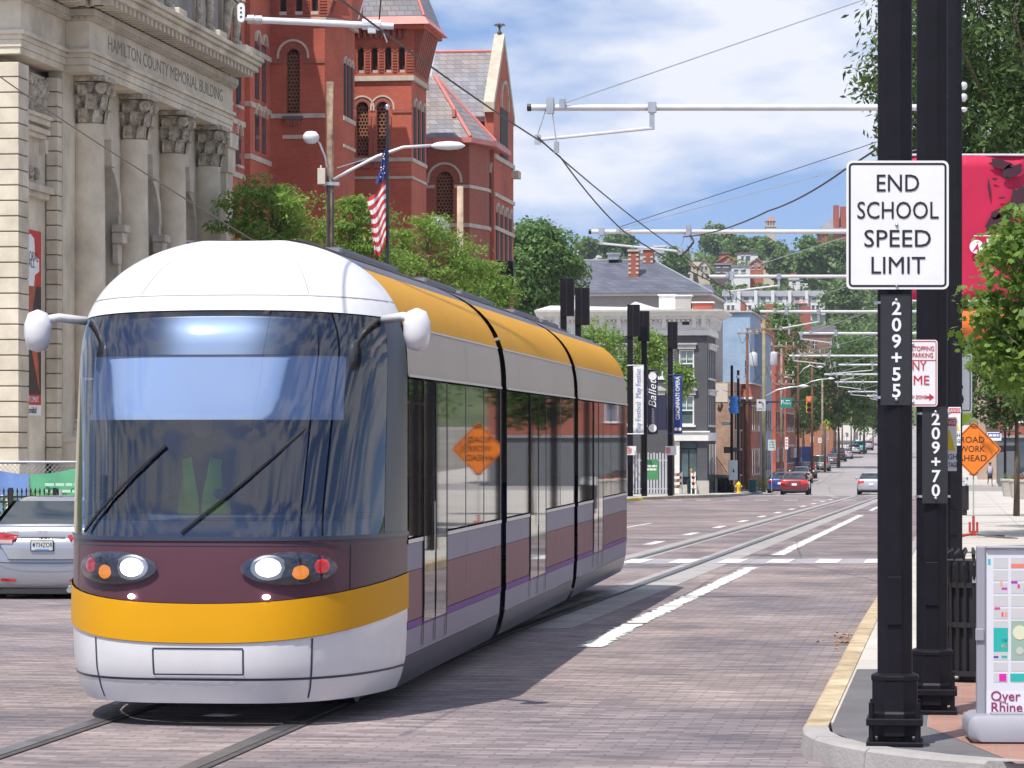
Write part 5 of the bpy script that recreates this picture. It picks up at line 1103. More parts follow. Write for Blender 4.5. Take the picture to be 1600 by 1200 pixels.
def slate_house():
    D = 240.0; s = D / FPX; c = at(1000, 685, D); o = thing('slate_roofed_building', 'large building with blue grey hipped slate roof and brick chimney', 'building', (c.x, c.y, 0), -TH)
    X = lambda px: (px - 1000) * s; Z = lambda py: EYE + (685 - py) * s
    q = MB(); q.box(X(845), X(1108), .3, 14, -1.7, Z(462)); q.build('wall', mat('grey_stucco', (.36, .33, .31), .9, 0, .1, 1), o)
    q = MB(); q.box(X(843), X(1113), -.1, 14.3, Z(462) + .002, Z(458)); q.build('eave', trimw, o)
    e = Z(458) + .004; r = Z(398)
    q = MB(); q.add([(X(842), -.3, e), (X(1115), -.3, e), (X(1115), 14.5, e), (X(842), 14.5, e), (X(880), 7, r), (X(1006), 7, r)], [(0, 1, 5, 4), (1, 2, 5), (2, 3, 4, 5), (3, 0, 4)]); rf = q.build('hipped_roof', slateb, o)
    q = MB(); q.tube((X(1115), -.3, e), (X(1006), 7, r), .07, n=5); q.tube((X(880), 7, r), (X(1006), 7, r), .08, n=5); q.build('ridge_cap', mat('ridge_grey', (.28, .30, .34), .6, 0, .1, 1), rf)
    for px, yy, t_ in ((983, 3.2, 389), (1000, 6.2, 383)):
        ch = MB(); ch.box(X(px - 8), X(px + 8), yy, yy + .8, Z(430), Z(t_)); ck = ch.build('chimney', brickd, rf)
        q = MB(); q.box(X(px - 9.5), X(px + 9.5), yy - .1, yy + .9, Z(t_) + .002, Z(t_ - 3)); q.build('chimney_cap', bandst, ck) if False else q.build('chimney_cap', bandst, rf)
        for k in range(5):
            for sx in (-1, 1): q = MB(); q.box(X(px + sx * 6 - 2.2), X(px + sx * 6 + 2.2), yy - .04, yy + .02, Z(395 + k * 7) - .05, Z(395 + k * 7) + .09); q.build('quoin', bandst, rf)
    q = MB(); q.box(X(935), X(952), 6.2, 7.2, Z(398), Z(390)); q.box(X(933), X(954), 6.1, 7.3, Z(390) + .002, Z(387)); q.build('roof_ventilator', steel, rf)
    o2 = thing('slate_roofed_annex', 'lower slate roofed annex right of the hipped roof', 'building', at(1112, 685, 250) * Vector((1, 1, 0)) if False else (at(1112, 685, 250).x, 250, 0), -TH)
    s2 = 250 / FPX; Z2 = lambda py: EYE + (685 - py) * s2
    q = MB(); q.box(-2.4, -.25, 0, 8, -1.7, Z2(468)); q.build('wall', brickd, o2)
    q = MB(); q.add([(-2.8, -.3, Z2(468)), (.4, -.3, Z2(468)), (.4, 8, Z2(468)), (-2.8, 8, Z2(468)), (-2.4, 3.5, Z2(441)), (-.3, 3.5, Z2(441))], [(0, 1, 5, 4), (1, 2, 5), (2, 3, 4, 5), (3, 0, 4)]); q.build('roof', slateb, o2)
    q = MB(); q.box(-.6, -.35, -.06, .1, Z2(492), Z2(472)); q.build('quoin', bandst, o2)
slate_house()
# ------------------------------------------------------------------ buildings along the far left side of the street
def block(name, label, px0, px1, pyt, D, dp, m, wins=(), top=None, roof=None, parts=()):
    s = D / FPX; c = at(px1, 685, D); o = thing(name, label, 'building', (c.x, c.y, 0), -TH)
    X = lambda px: (px - px1) * s; Z = lambda py: EYE + (685 - py) * s
    ops = [(X(a), X(b), Z(d), Z(c_), False) for a, b, c_, d in wins]
    q = MB(); wall_open(q, X(px0), 0, gz(D) - .2, Z(pyt), 0, .25, ops); q.box(X(px0), 0, .25, dp, gz(D) - .2, Z(pyt)); q.build('wall', m, o)
    for a, b, c0, d0, _ in ops:
        q = MB(); q.box(a, b, .17, .2, c0, d0); wn = q.build('window', winglass, o); q = MB(); q.box(a - .05, b + .05, -.06, .16, c0 - .1, c0); q.build('sill', bandst, wn)
        q = MB(); q.box((a + b) / 2 - .03, (a + b) / 2 + .03, .1, .16, c0, d0); q.box(a, b, .1, .16, (c0 + d0) / 2 - .03, (c0 + d0) / 2 + .03); q.build('frame', trimw, wn)
    if top: q = MB(); q.box(X(px0) - .15, .2, -.2, dp + .1, Z(pyt) + .002, Z(pyt - top)); q.build('coping', bandst, o)
    if roof:
        q = MB(); z = Z(pyt) + .004; q.prism([(-.4, z), (dp + .4, z), (dp / 2, Z(roof))], 'yz', X(px0) - .2, .3); q.build('roof', mat('dark_shingle', (.09, .085, .09), .85, 0, .2, 1), o)
    # street side windows
    for fl in range(2):
        for k in range(int(dp / 2.6)):
            z0 = gz(D) + 1.2 + fl * 3.2
            if z0 + 1.7 < Z(pyt): q = MB(); q.box(.001, .05, .8 + k * 2.6, 1.7 + k * 2.6, z0, z0 + 1.7); wn = q.build('window', winglass, o); q = MB(); q.box(.001, .12, .7 + k * 2.6, 1.8 + k * 2.6, z0 - .12, z0 - .002); q.box(.001, .1, .7 + k * 2.6, 1.8 + k * 2.6, z0 + 1.702, z0 + 1.85); q.build('trim', bandst, wn)
    return o, X, Z
o, X, Z = block('painted_brick_building', 'tall pale blue painted brick wall behind the grey corner building', 1060, 1172, 488, 262, 14, brickb, [(1164, 1168, 563, 585)], 2)
q = MB(); q.box(X(1157), X(1163), 1, 1.6, Z(487), Z(470)); q.build('chimney', brickd, o)
o, X, Z = block('gabled_brick_building', 'orange red brick building with gabled parapet behind the blue wall', 1148, 1196, 512, 300, 16, brickr, [], None)
q = MB(); q.prism([(X(1148), Z(512) + .003), (X(1196), Z(512) + .003), (X(1182), Z(493)), (X(1162), Z(485)), (X(1148), Z(490))], 'xz', 0, .6); q.build('gable_parapet', brickr, o)
for px in (1154, 1168, 1178): q = MB(); q.box(X(px), X(px + 9), -.15, .7, Z(497), Z(494.5)); q.build('coping_stone', bandst, o)
o, X, Z = block('low_brick_shop', 'low weathered stone and brick building beside the grey corner building', 1112, 1147, 597, 232, 9, bricko, [], None)
q = MB(); q.box(X(1117), X(1137), -.05, -.001, Z(628), Z(599)); q.build('blank_signboard', mat('cream_board', (.52, .46, .38), .85, 0, .1, 1), o)
q = MB(); rr = random.Random(9); gp_ = [(X(1121), Z(640)), (X(1123), Z(630)), (X(1125), Z(638)), (X(1127), Z(626)), (X(1130), Z(634)), (X(1128), Z(640)), (X(1125), Z(644))]; q.prism(gp_, 'xz', -.02, -.001); q.build('painted_scrawl', inkm, o)
o, X, Z = block('brick_shop', 'brown brick shop with a red shingled porch roof at the far corner', 1147, 1173, 600, 240, 12, brickd, [(1152, 1158, 640, 665)], 2)
q = MB(); q.prism([(X(1158), Z(620)), (X(1176), Z(620)), (X(1172), Z(601))], 'xz', -1.0, -.01); q.build('porch_roof', mat('red_shingle', (.42, .12, .08), .85, 0, .15, 2), o)
q = MB(); q.prism([(X(1157), Z(620.5)), (X(1177), Z(620.5)), (X(1175), Z(624)), (X(1159), Z(624))], 'xz', -1.1, -.01); q.build('porch_fascia', trimw, o)
for px in (1160, 1165, 1170): q = MB(); q.tube((X(px), -.8, Z(758)), (X(px), -.8, Z(624)), .06); q.build('porch_post', mat('dark_post', (.05, .035, .035), .7, 0, .1, 2), o)
o, X, Z = block('blue_grey_tower_house', 'narrow blue grey rendered building beside the wooden poles', 1171, 1193, 520, 268, 12, mat('blue_grey_render', (.27, .34, .44), .85, 0, .2, .8, .2, 8), [], 1)
o, X, Z = block('orange_brick_house', 'orange brick building front behind the transformers', 1195, 1212, 552, 285, 14, brickr, [(1203, 1206, 640, 670)], 2)
o, X, Z = block('dim_brick_house', 'dull brick house under the trees past the transformers', 1212, 1228, 590, 330, 18, brickd, [(1217, 1223, 640, 660)], 2)
o, X, Z = block('tall_brown_house', 'brown brick house with sloping roof above the street trees', 1236, 1300, 520, 520, 16, mat('brown_render', (.20, .12, .095), .9, 0, .2, .6), [(1246, 1252, 532, 545), (1270, 1276, 532, 545)], None, 506)
o, X, Z = block('brick_gable_house', 'dull red brick gable end beside the brown house', 1168, 1240, 500, 470, 16, brickd, [(1182, 1188, 512, 524)], None, 488)
for px in (1195, 1249): q = MB(); q.box(X(px), X(px + 16), 2, 3.2, Z(515), Z(478 if px > 1200 else 474)); q.build('chimney', brickd, o)
o, X, Z = block('rust_coloured_house', 'rust coloured house half hidden by poles and wires', 1244, 1302, 552, 430, 12, mat('orange_siding', (.30, .12, .065), .8, 0, .1, 1), [(1262, 1268, 562, 578), (1280, 1286, 562, 578)], 2)
# blue construction boards
o = thing('site_hoarding', 'blue painted plywood hoarding behind the parked cars', 'hoarding', (at(1243, 0, 346).x, 346, gz(346) + .14), -TH)
hb = mat('hoarding_blue', (.06, .12, .32), .8, 0, .2, 1)
for i in range(3): q = MB(); q.box(-1.6 + i * 1.1, -1.6 + i * 1.1 + 1.08, 0, .04, 0, 2.5 if i % 2 else 2.55); q.build('board', hb, o)
for i, px in enumerate((-1.5, -.4)): q = MB(); q.box(px, px + .7, -.02, -.004, 1.4, 2.45); q.build('notice', white, o)
# right side beyond the trees: brick building at the next corner
D = 262; c = at(1572, 685, D); o = thing('far_corner_building', 'red brick corner building with grey shopfront at the right edge', 'building', (c.x, c.y, 0), -TH); s = D / FPX
Z = lambda py: EYE + (685 - py) * s
q = MB(); wall_open(q, -.5, 14, Z(680), Z(520), 0, .3, [(1.0, 1.9, Z(658), Z(628), False), (3.6, 4.5, Z(658), Z(628), False), (1.0, 1.9, Z(600), Z(570), False)]); q.box(-.5, 14, .3, 14, Z(680), Z(520)); q.build('wall', brickd, o)
for a, z0, z1 in ((1.0, Z(658), Z(628)), (3.6, Z(658), Z(628)), (1.0, Z(600), Z(570))):
    q = MB(); q.box(a, a + .9, .2, .24, z0, z1); wn = q.build('window', mat('violet_glass', (.16, .15, .22), .1, 0, .1, 1), o); q = MB(); q.box(a - .12, a, -.05, .1, z0, z1); q.box(a + .9, a + 1.02, -.05, .1, z0, z1); q.box(a - .15, a + 1.05, -.08, .1, z1, z1 + .15); q.box(a - .15, a + 1.05, -.08, .1, z0 - .15, z0); q.build('frame', trimw, wn)
q = MB(); q.box(-.6, 14, -.1, 14, -2, Z(680) - .003); q.build('shopfront', mat('shop_grey', (.13, .14, .15), .7, 0, .1, 1), o)
q = MB(); q.box(.8, 2.4, -.14, -.101, -1.0, Z(690)); q.build('shop_window', winglass, o); q = MB(); q.box(-.7, 14, -.3, -.102, Z(684), Z(680)); q.build('shop_cornice', mat('shop_grey_light', (.25, .26, .27), .7, 0, .1, 1), o)
# fire escape building behind trees
o, X, Z = block('stair_building', 'tan building with black fire escape behind the hanging sign', 1528, 1572, 560, 300, 10, mat('tan_render', (.40, .31, .24), .9, 0, .1, 1), [(1550, 1556, 640, 660)], 2)
for k in range(4):
    q = MB(); z = Z(668 - k * 26); q.box(X(1540), X(1568), -1.2, -.01, z, z + .06)
    for j in range(9): q.box(X(1540) + j * .2, X(1540) + j * .2 + .03, -1.2, -1.17, z, z + .9)
    q.box(X(1540), X(1568), -1.2, -1.17, z + .88, z + .92); q.build('fire_escape_landing', iron, o)
# ------------------------------------------------------------------ hillside houses
def hill_house(label, px0, px1, pyb, pye, D, m, roofm, kind='gable_front', pyr=None, wins=(), dp=9):
    c = at((px0 + px1) / 2, pyb, D); s = D / FPX; o = thing('hillside_house', label, 'house', c, -TH * .5, 'houses on the far hillside')
    hw_ = (px1 - px0) / 2 * s; h = (pyb - pye) * s; X = lambda px: (px - (px0 + px1) / 2) * s; Z = lambda py: (pyb - py) * s
    q = MB(); q.box(-hw_, hw_, 0, dp, -8, h)
    rh = (pye - (pyr or pye - 8)) * s
    if kind == 'gable_front': q.prism([(-hw_, h + .002), (hw_, h + .002), (0, h + rh)], 'xz', 0, dp)
    q.build('wall', m, o)
    q = MB(); e = .45
    if kind == 'gable_front':
        for sx in (-1, 1): q.hexa([(0, -e, h + rh), (sx * (hw_ + e), -e, h - .25), (sx * (hw_ + e), dp, h - .25), (0, dp, h + rh), (0, -e, h + rh + .3), (sx * (hw_ + e), -e, h + .1), (sx * (hw_ + e), dp, h + .1), (0, dp, h + rh + .3)])
    elif kind == 'side': q.prism([(-e, h + .004), (dp + e, h + .004), (dp / 2, h + rh)], 'yz', -hw_ - e, hw_ + e)
    else: q.box(-hw_ - .2, hw_ + .2, -.3, dp, h + .004, h + .5)
    q.build('roof', roofm, o)
    for a, b, c_, d_ in wins:
        q = MB(); q.box(X(a), X(b), -.06, -.002, Z(d_), Z(c_)); wn = q.build('window', winglass, o); q = MB(); q.box(X(a) - .12, X(b) + .12, -.16, -.062, Z(d_) - .15, Z(d_)); q.box(X(a) - .12, X(b) + .12, -.16, -.062, Z(c_), Z(c_) + .15); q.build('frame', trimw, wn)
    return o
cream = mat('cream_siding', (.55, .49, .38), .8, 0, .08, 1); wsid = mat('white_siding', (.68, .68, .69), .8, 0, .06, .5); rsid = mat('red_brick_far', (.36, .085, .055), .9, 0, .12, 1); osid = mat('orange_brick_far', (.45, .14, .07), .9, 0, .12, 1); dsid = mat('dark_siding', (.12, .09, .09), .9, 0, .15, 1)
rgrey = mat('grey_shingle', (.22, .22, .25), .9, 0, .12, .5); rtan = mat('tan_shingle', (.33, .26, .19), .9, 0, .12, .5)
hill_house('cream gabled house, left of the twin pair on the hill', 1061, 1083, 436, 417, 950, cream, rtan, 'gable_front', 405, [(1064, 1070, 416, 423), (1073, 1080, 416, 423), (1066, 1078, 428, 435)])
hill_house('cream gabled house, right of the twin pair on the hill', 1091, 1109, 434, 419, 952, cream, rtan, 'gable_front', 406, [(1095, 1099, 416, 423), (1101, 1105, 416, 423), (1096, 1099, 427, 433), (1102, 1105, 427, 433)])
hill_house('low tan link between the twin gabled houses', 1080, 1094, 434, 416, 960, cream, rtan, 'side', 408, [(1086, 1090, 427, 433)])
hill_house('dark brown house with balcony beside the twin gables', 1116, 1143, 433, 414, 945, dsid, rgrey, 'flat', None, [(1119, 1125, 418, 425), (1130, 1138, 418, 425)])
hill_house('red brick house with a pale gable on the hill', 1122, 1150, 424, 408, 990, rsid, mat('rust_shingle', (.40, .16, .09), .9, 0, .1, 1), 'gable_front', 400, [(1133, 1138, 410, 414)])
hill_house('tall dark red house with flat roof near the ridge', 1124, 1141, 420, 397, 1010, rsid, dsid, 'flat', None, [(1129, 1132, 402, 407), (1135, 1138, 402, 407)])
hill_house('white modern house with large upper windows', 1152, 1184, 424, 397, 985, wsid, dsid, 'flat', None, [(1158, 1162, 400, 408), (1165, 1172, 400, 408), (1158, 1170, 414, 420)])
hill_house('orange brick gabled house near the middle of the hill', 1172, 1193, 432, 413, 940, osid, rtan, 'gable_front', 404, [(1175, 1178, 416, 421), (1184, 1188, 416, 421), (1179, 1182, 408, 412)])
hill_house('low white house with porch below the white modern house', 1143, 1172, 433, 417, 930, wsid, rgrey, 'flat', None, [(1147, 1153, 421, 426), (1158, 1165, 421, 426)])
hill_house('tall plain cream house right of the orange gable', 1193, 1209, 441, 410, 935, cream, wsid, 'flat', None, [(1203, 1206, 416, 420), (1203, 1206, 427, 431)])
hill_house('red brick house among trees on the right of the hill', 1235, 1262, 440, 409, 960, rsid, rgrey, 'side', 403, [(1243, 1247, 414, 421), (1253, 1256, 414, 421), (1244, 1248, 427, 434)])
hill_house('white balconied house low on the right of the hill', 1233, 1262, 445, 437, 930, wsid, wsid, 'flat', None, [(1238, 1243, 439, 443), (1250, 1256, 439, 443)])
hill_house('pale house behind trees at the right of the hill', 1278, 1302, 428, 408, 980, wsid, rgrey, 'side', 402, [(1282, 1285, 413, 418), (1292, 1295, 413, 418)])
hill_house('brown shed roofed house at the left of the hill', 1036, 1062, 432, 418, 940, mat('brown_siding', (.26, .16, .11), .9, 0, .1, 1), rgrey, 'side', 411, [(1044, 1049, 421, 426)])
hill_house('white boxy house at the left end of the ridge', 1021, 1040, 405, 386, 1030, wsid, wsid, 'flat', None, [(1024, 1028, 388, 394), (1032, 1036, 388, 394)])
hill_house('grey house at the far left of the ridge', 1000, 1036, 412, 396, 1000, mat('pale_grey_siding', (.5, .52, .55), .8, 0, .05, 1), rgrey, 'side', 388, [(1018, 1023, 399, 404), (1027, 1032, 399, 404)])
hill_house('small pale house left of the chimney on the skyline', 893, 912, 398, 386, 1060, wsid, rgrey, 'side', 382, [(898, 902, 389, 394)])
hill_house('low white house on the skyline above the slate roof', 912, 940, 400, 393, 1040, wsid, wsid, 'flat', None, [(918, 922, 395, 398)])
for i in range(6):
    a = 1131 + i * 26.5
    h = hill_house(['leftmost white townhouse of the row on the hill', 'second white townhouse of the row on the hill', 'third white townhouse of the row on the hill', 'fourth white townhouse of the row on the hill', 'fifth white townhouse of the row, beside the red awning', 'rightmost white townhouse of the row on the hill'][i], a, a + 26.3, 492, 463, 850, wsid, rgrey, 'side', 453, [(a + 5, a + 12, 464, 470), (a + 18, a + 22, 464, 470), (a + 5, a + 9, 477, 485), (a + 12, a + 16, 477, 485)])
    h['group'] = 'white townhouses on the hill'
    s = 850 / FPX; q = MB(); q.box(13.1 * s - .9, 13.1 * s - .05, -.8, 3, 0, 38 * s); q.build('party_wall', wsid, h)
    if i == 4:
        q = MB(); q.box(-1.5, 1.8, -1.4, -.07, 17 * s, 18 * s); q.build('awning', mat('red_awning', (.5, .08, .07), .8, 0, 0), h)
    q = MB(); q.box(-13 * s * .8, 13 * s * .5, -1.6, -.1, 2.5 * s, 3.3 * s)
    for k in range(10): q.box(-13 * s * .8 + k * .35, -13 * s * .8 + k * .35 + .08, -1.6, -1.52, 3.3 * s, 8 * s)
    q.box(-13 * s * .8, 13 * s * .5, -1.6, -1.52, 8 * s, 8.6 * s); q.build('deck_rail', mat('deck_brown', (.24, .15, .13), .9, 0, .1, 1), h)
# tower on the ridge and the big chimneyed house
D = 1250; c = at(1204, 370, D); s = D / FPX; o = thing('ridge_tower', 'square stone tower with red pyramid roof on the ridge', 'tower', c, 0)
st_ = mat('pale_tower_stone', (.48, .42, .38), .9, 0, .1, 1)
q = MB(); q.box(-8 * s, 8 * s, -8 * s, 8 * s, -20 * s, 15 * s); q.build('tower_wall', st_, o); q = MB(); q.box(-9 * s, 9 * s, -9 * s, 9 * s, 15 * s + .01, 17 * s); q.build('string_course', st_, o)
q = MB()
for x in (-6.5, -2.2, 2.2, 6.5):
    for y in (-6.5, 6.5): q.box((x - .9) * s, (x + .9) * s, (y - .9) * s, (y + .9) * s, 17 * s + .01, 24 * s)
q.box(-5 * s, 5 * s, -5 * s, 5 * s, 17 * s + .01, 24 * s); q.build('belfry_post', st_, o); q = MB(); q.loft([[(-8.5 * s, -8.5 * s, 24 * s + .02), (8.5 * s, -8.5 * s, 24 * s + .02), (8.5 * s, 8.5 * s, 24 * s + .02), (-8.5 * s, 8.5 * s, 24 * s + .02)], [(-.3, -.3, 31 * s), (.3, -.3, 31 * s), (.3, .3, 31 * s), (-.3, .3, 31 * s)]]); q.build('roof', mat('tile_red', (.38, .16, .12), .9, 0, .1, 1), o)
D = 1150; c = at(1325, 372, D); s = D / FPX; o = thing('ridge_mansion', 'grey roofed mansion with tall brick chimneys behind the school sign', 'house', c, 0)
q = MB(); q.box(-40 * s, 40 * s, 0, 20, -10 * s, 10 * s); q.build('wall', rsid, o); q = MB(); q.add([(-43 * s, -1, 10 * s), (43 * s, -1, 10 * s), (43 * s, 21, 10 * s), (-43 * s, 21, 10 * s), (-35 * s, 6, 24 * s), (0, 10, 50 * s), (20 * s, 10, 50 * s)], [(0, 1, 6, 5, 4), (1, 2, 6), (0, 4, 5, 3), (2, 3, 5, 6)]); q.build('roof', rgrey, o)
for a, b in ((-17, 52), (-6, 50)): q = MB(); q.box((a - 4) * s, (a + 4) * s, 2, 5, 10 * s, b * s); q.build('chimney', rsid, o)
# ------------------------------------------------------------------ cars
def make_car(name, label, loc, rz, paintm, L_=4.5, W_=1.78, H_=1.44, kind='sedan', group=None, detail=False, lights=None, cat='car'):
    o = thing(name, label, cat, loc, rz, group)      # local: rear at y=0 facing -y, nose at y=L
    hw_ = W_ / 2; belt = {'sedan': 1.0 if detail else .95, 'suv': 1.08, 'van': 1.02, 'pickup': 1.08}[kind]; deck = {'sedan': 1.09 if detail else 1.02, 'suv': 1.06, 'van': 1.0, 'pickup': 1.05}[kind]
    zb = .20 if kind == 'sedan' else .28
    # body rings along the length: (y, half width, bottom, deck height)
    st_ = [(.0, hw_ * .80, zb + .12, .62), (.04, hw_ * .90, zb + .05, .78), (.10, hw_ * .955, zb + .02, deck - .03), (.22, hw_ * .985, zb, deck), (.55, hw_, zb, belt + .05), (1.2, hw_, zb, belt + .02), (L_ * .5, hw_, zb, belt), (L_ * .66, hw_, zb, belt - .02), (L_ * .78, hw_ * .99, zb, belt - .06), (L_ * .90, hw_ * .95, zb, belt - .16), (L_ * .97, hw_ * .85, zb + .04, belt - .27), (L_, hw_ * .66, zb + .12, belt - .40)]
    rings = []
    for y, w_, b, t in st_:
        half = [(0, b), (w_ * .80, b), (w_ * .95, b + .07), (w_ * .99, b + .22), (w_, lerp(b, t, .5)), (w_ * .985, lerp(b, t, .74)), (w_ * .945, lerp(b, t, .92)), (w_ * .84, t), (w_ * .45, t + .012), (0, t + .018)]
        rings.append([(x, y, z) for x, z in half] + [(-x, y, z) for x, z in half[-2:0:-1]])
    q = MB(); q.loft(rings); body = q.build('body', paintm, o, smooth=True, sub=2 if detail else 1)
    # cabin: base outline at belt, roof outline
    if kind == 'sedan': y0, y1, r0, r1 = .42, L_ * .735, 1.22, L_ * .535
    elif kind == 'pickup': y0, y1, r0, r1 = L_ * .42, L_ * .76, L_ * .45, L_ * .62
    else: y0, y1, r0, r1 = .10, L_ * .78, .42, L_ * .58
    wt = hw_ * (.66 if kind == 'sedan' else .78); wb_ = hw_ * .93; zr = H_
    zs = [belt - .05, belt + .02, lerp(belt, zr, .35), lerp(belt, zr, .68), zr - .07, zr - .02, zr]
    rings = []
    for k, z in enumerate(zs):
        f = max(0, (z - belt) / (zr - belt)); fi = f ** .9; w_ = lerp(wb_, wt, f ** 1.15) * (1 if k < 5 else (.93 if k == 5 else .78)); a = lerp(y0, r0, f ** .85); b = lerp(y1, r1, f ** .85)
        if k == 6: a += .12; b -= .12
        ring = []
        for u in range(20):
            an = 2 * PI * u / 20; cx, cy = math.cos(an), math.sin(an); p = .5
            ring.append((w_ * math.copysign(abs(cx) ** p, cx), (a + b) / 2 + (b - a) / 2 * math.copysign(abs(cy) ** p, cy), z))
        rings.append(ring)
    q = MB(); q.loft(rings); cab = q.build('cabin', paintm, o, smooth=True, sub=1)
    def surf(side, u, v, off):       # point on the cabin skin; v up, u along
        f = lerp(.10, .86, v); z = lerp(belt, zr, f); w_ = lerp(wb_, wt, f ** 1.15); a = lerp(y0, r0, f ** .85); b = lerp(y1, r1, f ** .85)
        if side == 'rear': return (w_ * .90 * (2 * u - 1), a + (b - a) / 2 * (1 - (1 - .012) ) - off + .05 * abs(2 * u - 1) ** 3, z)
        if side == 'front': return (w_ * .90 * (2 * u - 1), b + off - .05 * abs(2 * u - 1) ** 3, z)
        yy = lerp(a + (b - a) * .10, b - (b - a) * .12, u); return (side * (w_ + off), yy, z)
    gm = mat('car_window', (.022, .030, .036), .05, 0, .1, 2, spec=.9, coat=.3)
    for nm, sd_ in (('rear_window', 'rear'), ('windshield', 'front')):
        q = MB(); q.grid(lambda u, v: surf(sd_, u, v, .018), 10, 5); q.build(nm, gm, o, smooth=True)
    for s_ in (-1, 1):
        q = MB(); q.grid(lambda u, v: surf(s_, u * .47, v, .012), 5, 4); q.build('side_window', gm, o, smooth=True)
        q = MB(); q.grid(lambda u, v: surf(s_, .51 + u * .47, v, .012), 5, 4); q.build('side_window', gm, o, smooth=True)
        q = MB(); q.lathe([(.01, -.09), (.07, -.07), (.085, 0), (.07, .07), (.01, .09)], 10, (s_ * (hw_ + .12), L_ * .66, belt + .08), axis='x'); q.build('mirror', paintm, o, smooth=True)
        for y in (.85, L_ - .88):
            R = .315 if kind == 'sedan' else .36
            q = MB(); q.lathe([(R * .55, -.11), (R * .95, -.11), (R, -.07), (R, .07), (R * .95, .11), (R * .55, .11)], 22, (s_ * (hw_ - .105), y, R), axis='x'); wh = q.build('wheel', rubber, o, smooth=False)
            q = MB(); q.lathe([(.03, -.095), (R * .6, -.115), (R * .6, .115), (.03, .095)], 14, (s_ * (hw_ - .105), y, R), axis='x'); q.build('rim', steel, wh)
            q = MB(); q.lathe([(R * 1.02, -.02), (R * 1.18, -.02), (R * 1.18, .02), (R * 1.02, .02)], 22, (s_ * (hw_ - .005), y, R + .02), axis='x'); q.build('wheel_arch', mat('arch_black', (.015, .015, .016), .7, 0, 0), o)
    tl = lights or mat('tail_red', (.42, .012, .012), .15, 0, .15, 8, coat=.5)
    zl = deck - .20
    if not detail:
        for s_ in (-1, 1):
            if kind in ('suv', 'van'): q = MB(); q.box(s_ * hw_ * .86 - .09, s_ * hw_ * .86 + .09, -.005, .2, belt - .12, belt + .32)
            else: q = MB(); q.box(s_ * hw_ * .72 - .20, s_ * hw_ * .72 + .20, .005, .22, zl - .08, zl + .09)
            q.build('tail_light', tl, o, bevel=.03)
            q = MB(); q.box(s_ * hw_ * .66 - .18, s_ * hw_ * .66 + .18, L_ - .2, L_ - .04, .55, .68); q.build('headlight', mat('lamp_clear', (.6, .6, .62), .1, 0, 0), o, bevel=.03)
        q = MB(); q.box(-.16, .16, -.035, .0, .60, .75); q.build('number_plate', white, o)
        q = MB(); q.box(-hw_ * .82, hw_ * .82, -.03, .1, zb + .02, zb + .13); q.build('bumper_strip', mat('bumper_dark', (.03, .03, .033), .7, 0, 0), o, bevel=.02)
    q = MB(); q.box(-hw_ * .8, hw_ * .8, .3, L_ - .3, .14, zb + .1); q.build('underbody', rubber, o)
    return o
silver = mat('silver_paint', (.36, .37, .41), .24, .55, .03, 1, coat=.8)
# parked silver sedan, near left
D = 44; X0 = (67 - 800) / FPX * D; zc = EYE + (685 - 948) / FPX * D
o = make_car('parked_car', 'silver sedan parked at the left with an oval emblem', (X0, D, zc), -TH * .35, silver, 4.5, 1.80, 1.44, detail=True)
hw_ = .90
def on_back(x, z, off=0):    # follows the curved tail of the body
    z = z - .10 if z > .5 else z; t = abs(x) / hw_; y = .075 + .17 * t ** 3.2 - (.045 if .45 < z < .8 else 0); 
    if z > .80: y += (z - .80) * .45
    return y - off
def patch(name, pts_uv, m, off, par=o, nu=10, nv=4):
    """pts_uv: function (u,v)->(x,z)"""
    q = MB(); q.grid(lambda u, v: (lambda p: (p[0], on_back(p[0], p[1] + (.10 if p[1] > .42 else 0), off), p[1] + (.10 if p[1] > .42 else 0)))(pts_uv(u, v)), nu, nv); return q.build(name, m, par, smooth=True, solid=.0)
tlr = mat('tail_lamp_red', (.36, .010, .014), .1, 0, .3, 9, coat=1.0); tlc = mat('tail_lamp_clear', (.55, .42, .42), .12, 0, .2, 8, coat=1.0)
for s_ in (-1, 1):
    def lampuv(u, v, s_=s_):
        x = lerp(.33, .885, u); top = pw([(.33, .845), (.6, .885), (.80, .925), (.89, .93)])(x); bot = pw([(.33, .815), (.45, .745), (.6, .72), (.89, .725)])(x); return (s_ * x, lerp(bot, top, v))
    tlmp = patch('tail_light', lampuv, tlr, .075, nu=14)
    patch('clear_lens', lambda u, v, s_=s_: (s_ * lerp(.40, .60, u), lerp(.735, .785, v)), tlc, .082, tlmp)
    patch('fog_reflector', lambda u, v, s_=s_: (s_ * lerp(.36, .62, u), lerp(.325, .36, v) + .02 * u), tlr, .10)
patch('trunk_panel', lambda u, v: (lerp(-.62, .62, u) * lerp(.72, 1, v), lerp(.53, .80, v)), mat('silver_panel', (.42, .43, .47), .22, .55, .03, 1, coat=.8), .07, nu=14)
patch('trunk_seam', lambda u, v: (lerp(-.47, .47, u), .522 + .008 * v - 0 * u), mat('seam_dark', (.05, .05, .06), .6, 0, 0), .075, nv=1)
patch('trunk_shade_line', lambda u, v: (lerp(-.30, .30, u), lerp(.80, .825, v)), MATS['seam_dark'], .078, nv=1)
patch('trunk_lip', lambda u, v: (lerp(-.80, .80, u), lerp(.965, .985, v)), silver, .03, nv=1)
patch('bumper_crease', lambda u, v: (lerp(-.86, .86, u), lerp(.475, .487, v)), MATS['seam_dark'], .088, nu=20, nv=1)
patch('bumper_valance', lambda u, v: (lerp(-.74, .74, u), lerp(.17, .235, v)), MATS.get('bumper_dark') or mat('bumper_dark', (.03, .03, .033), .7, 0, 0), .05, nu=14, nv=2)
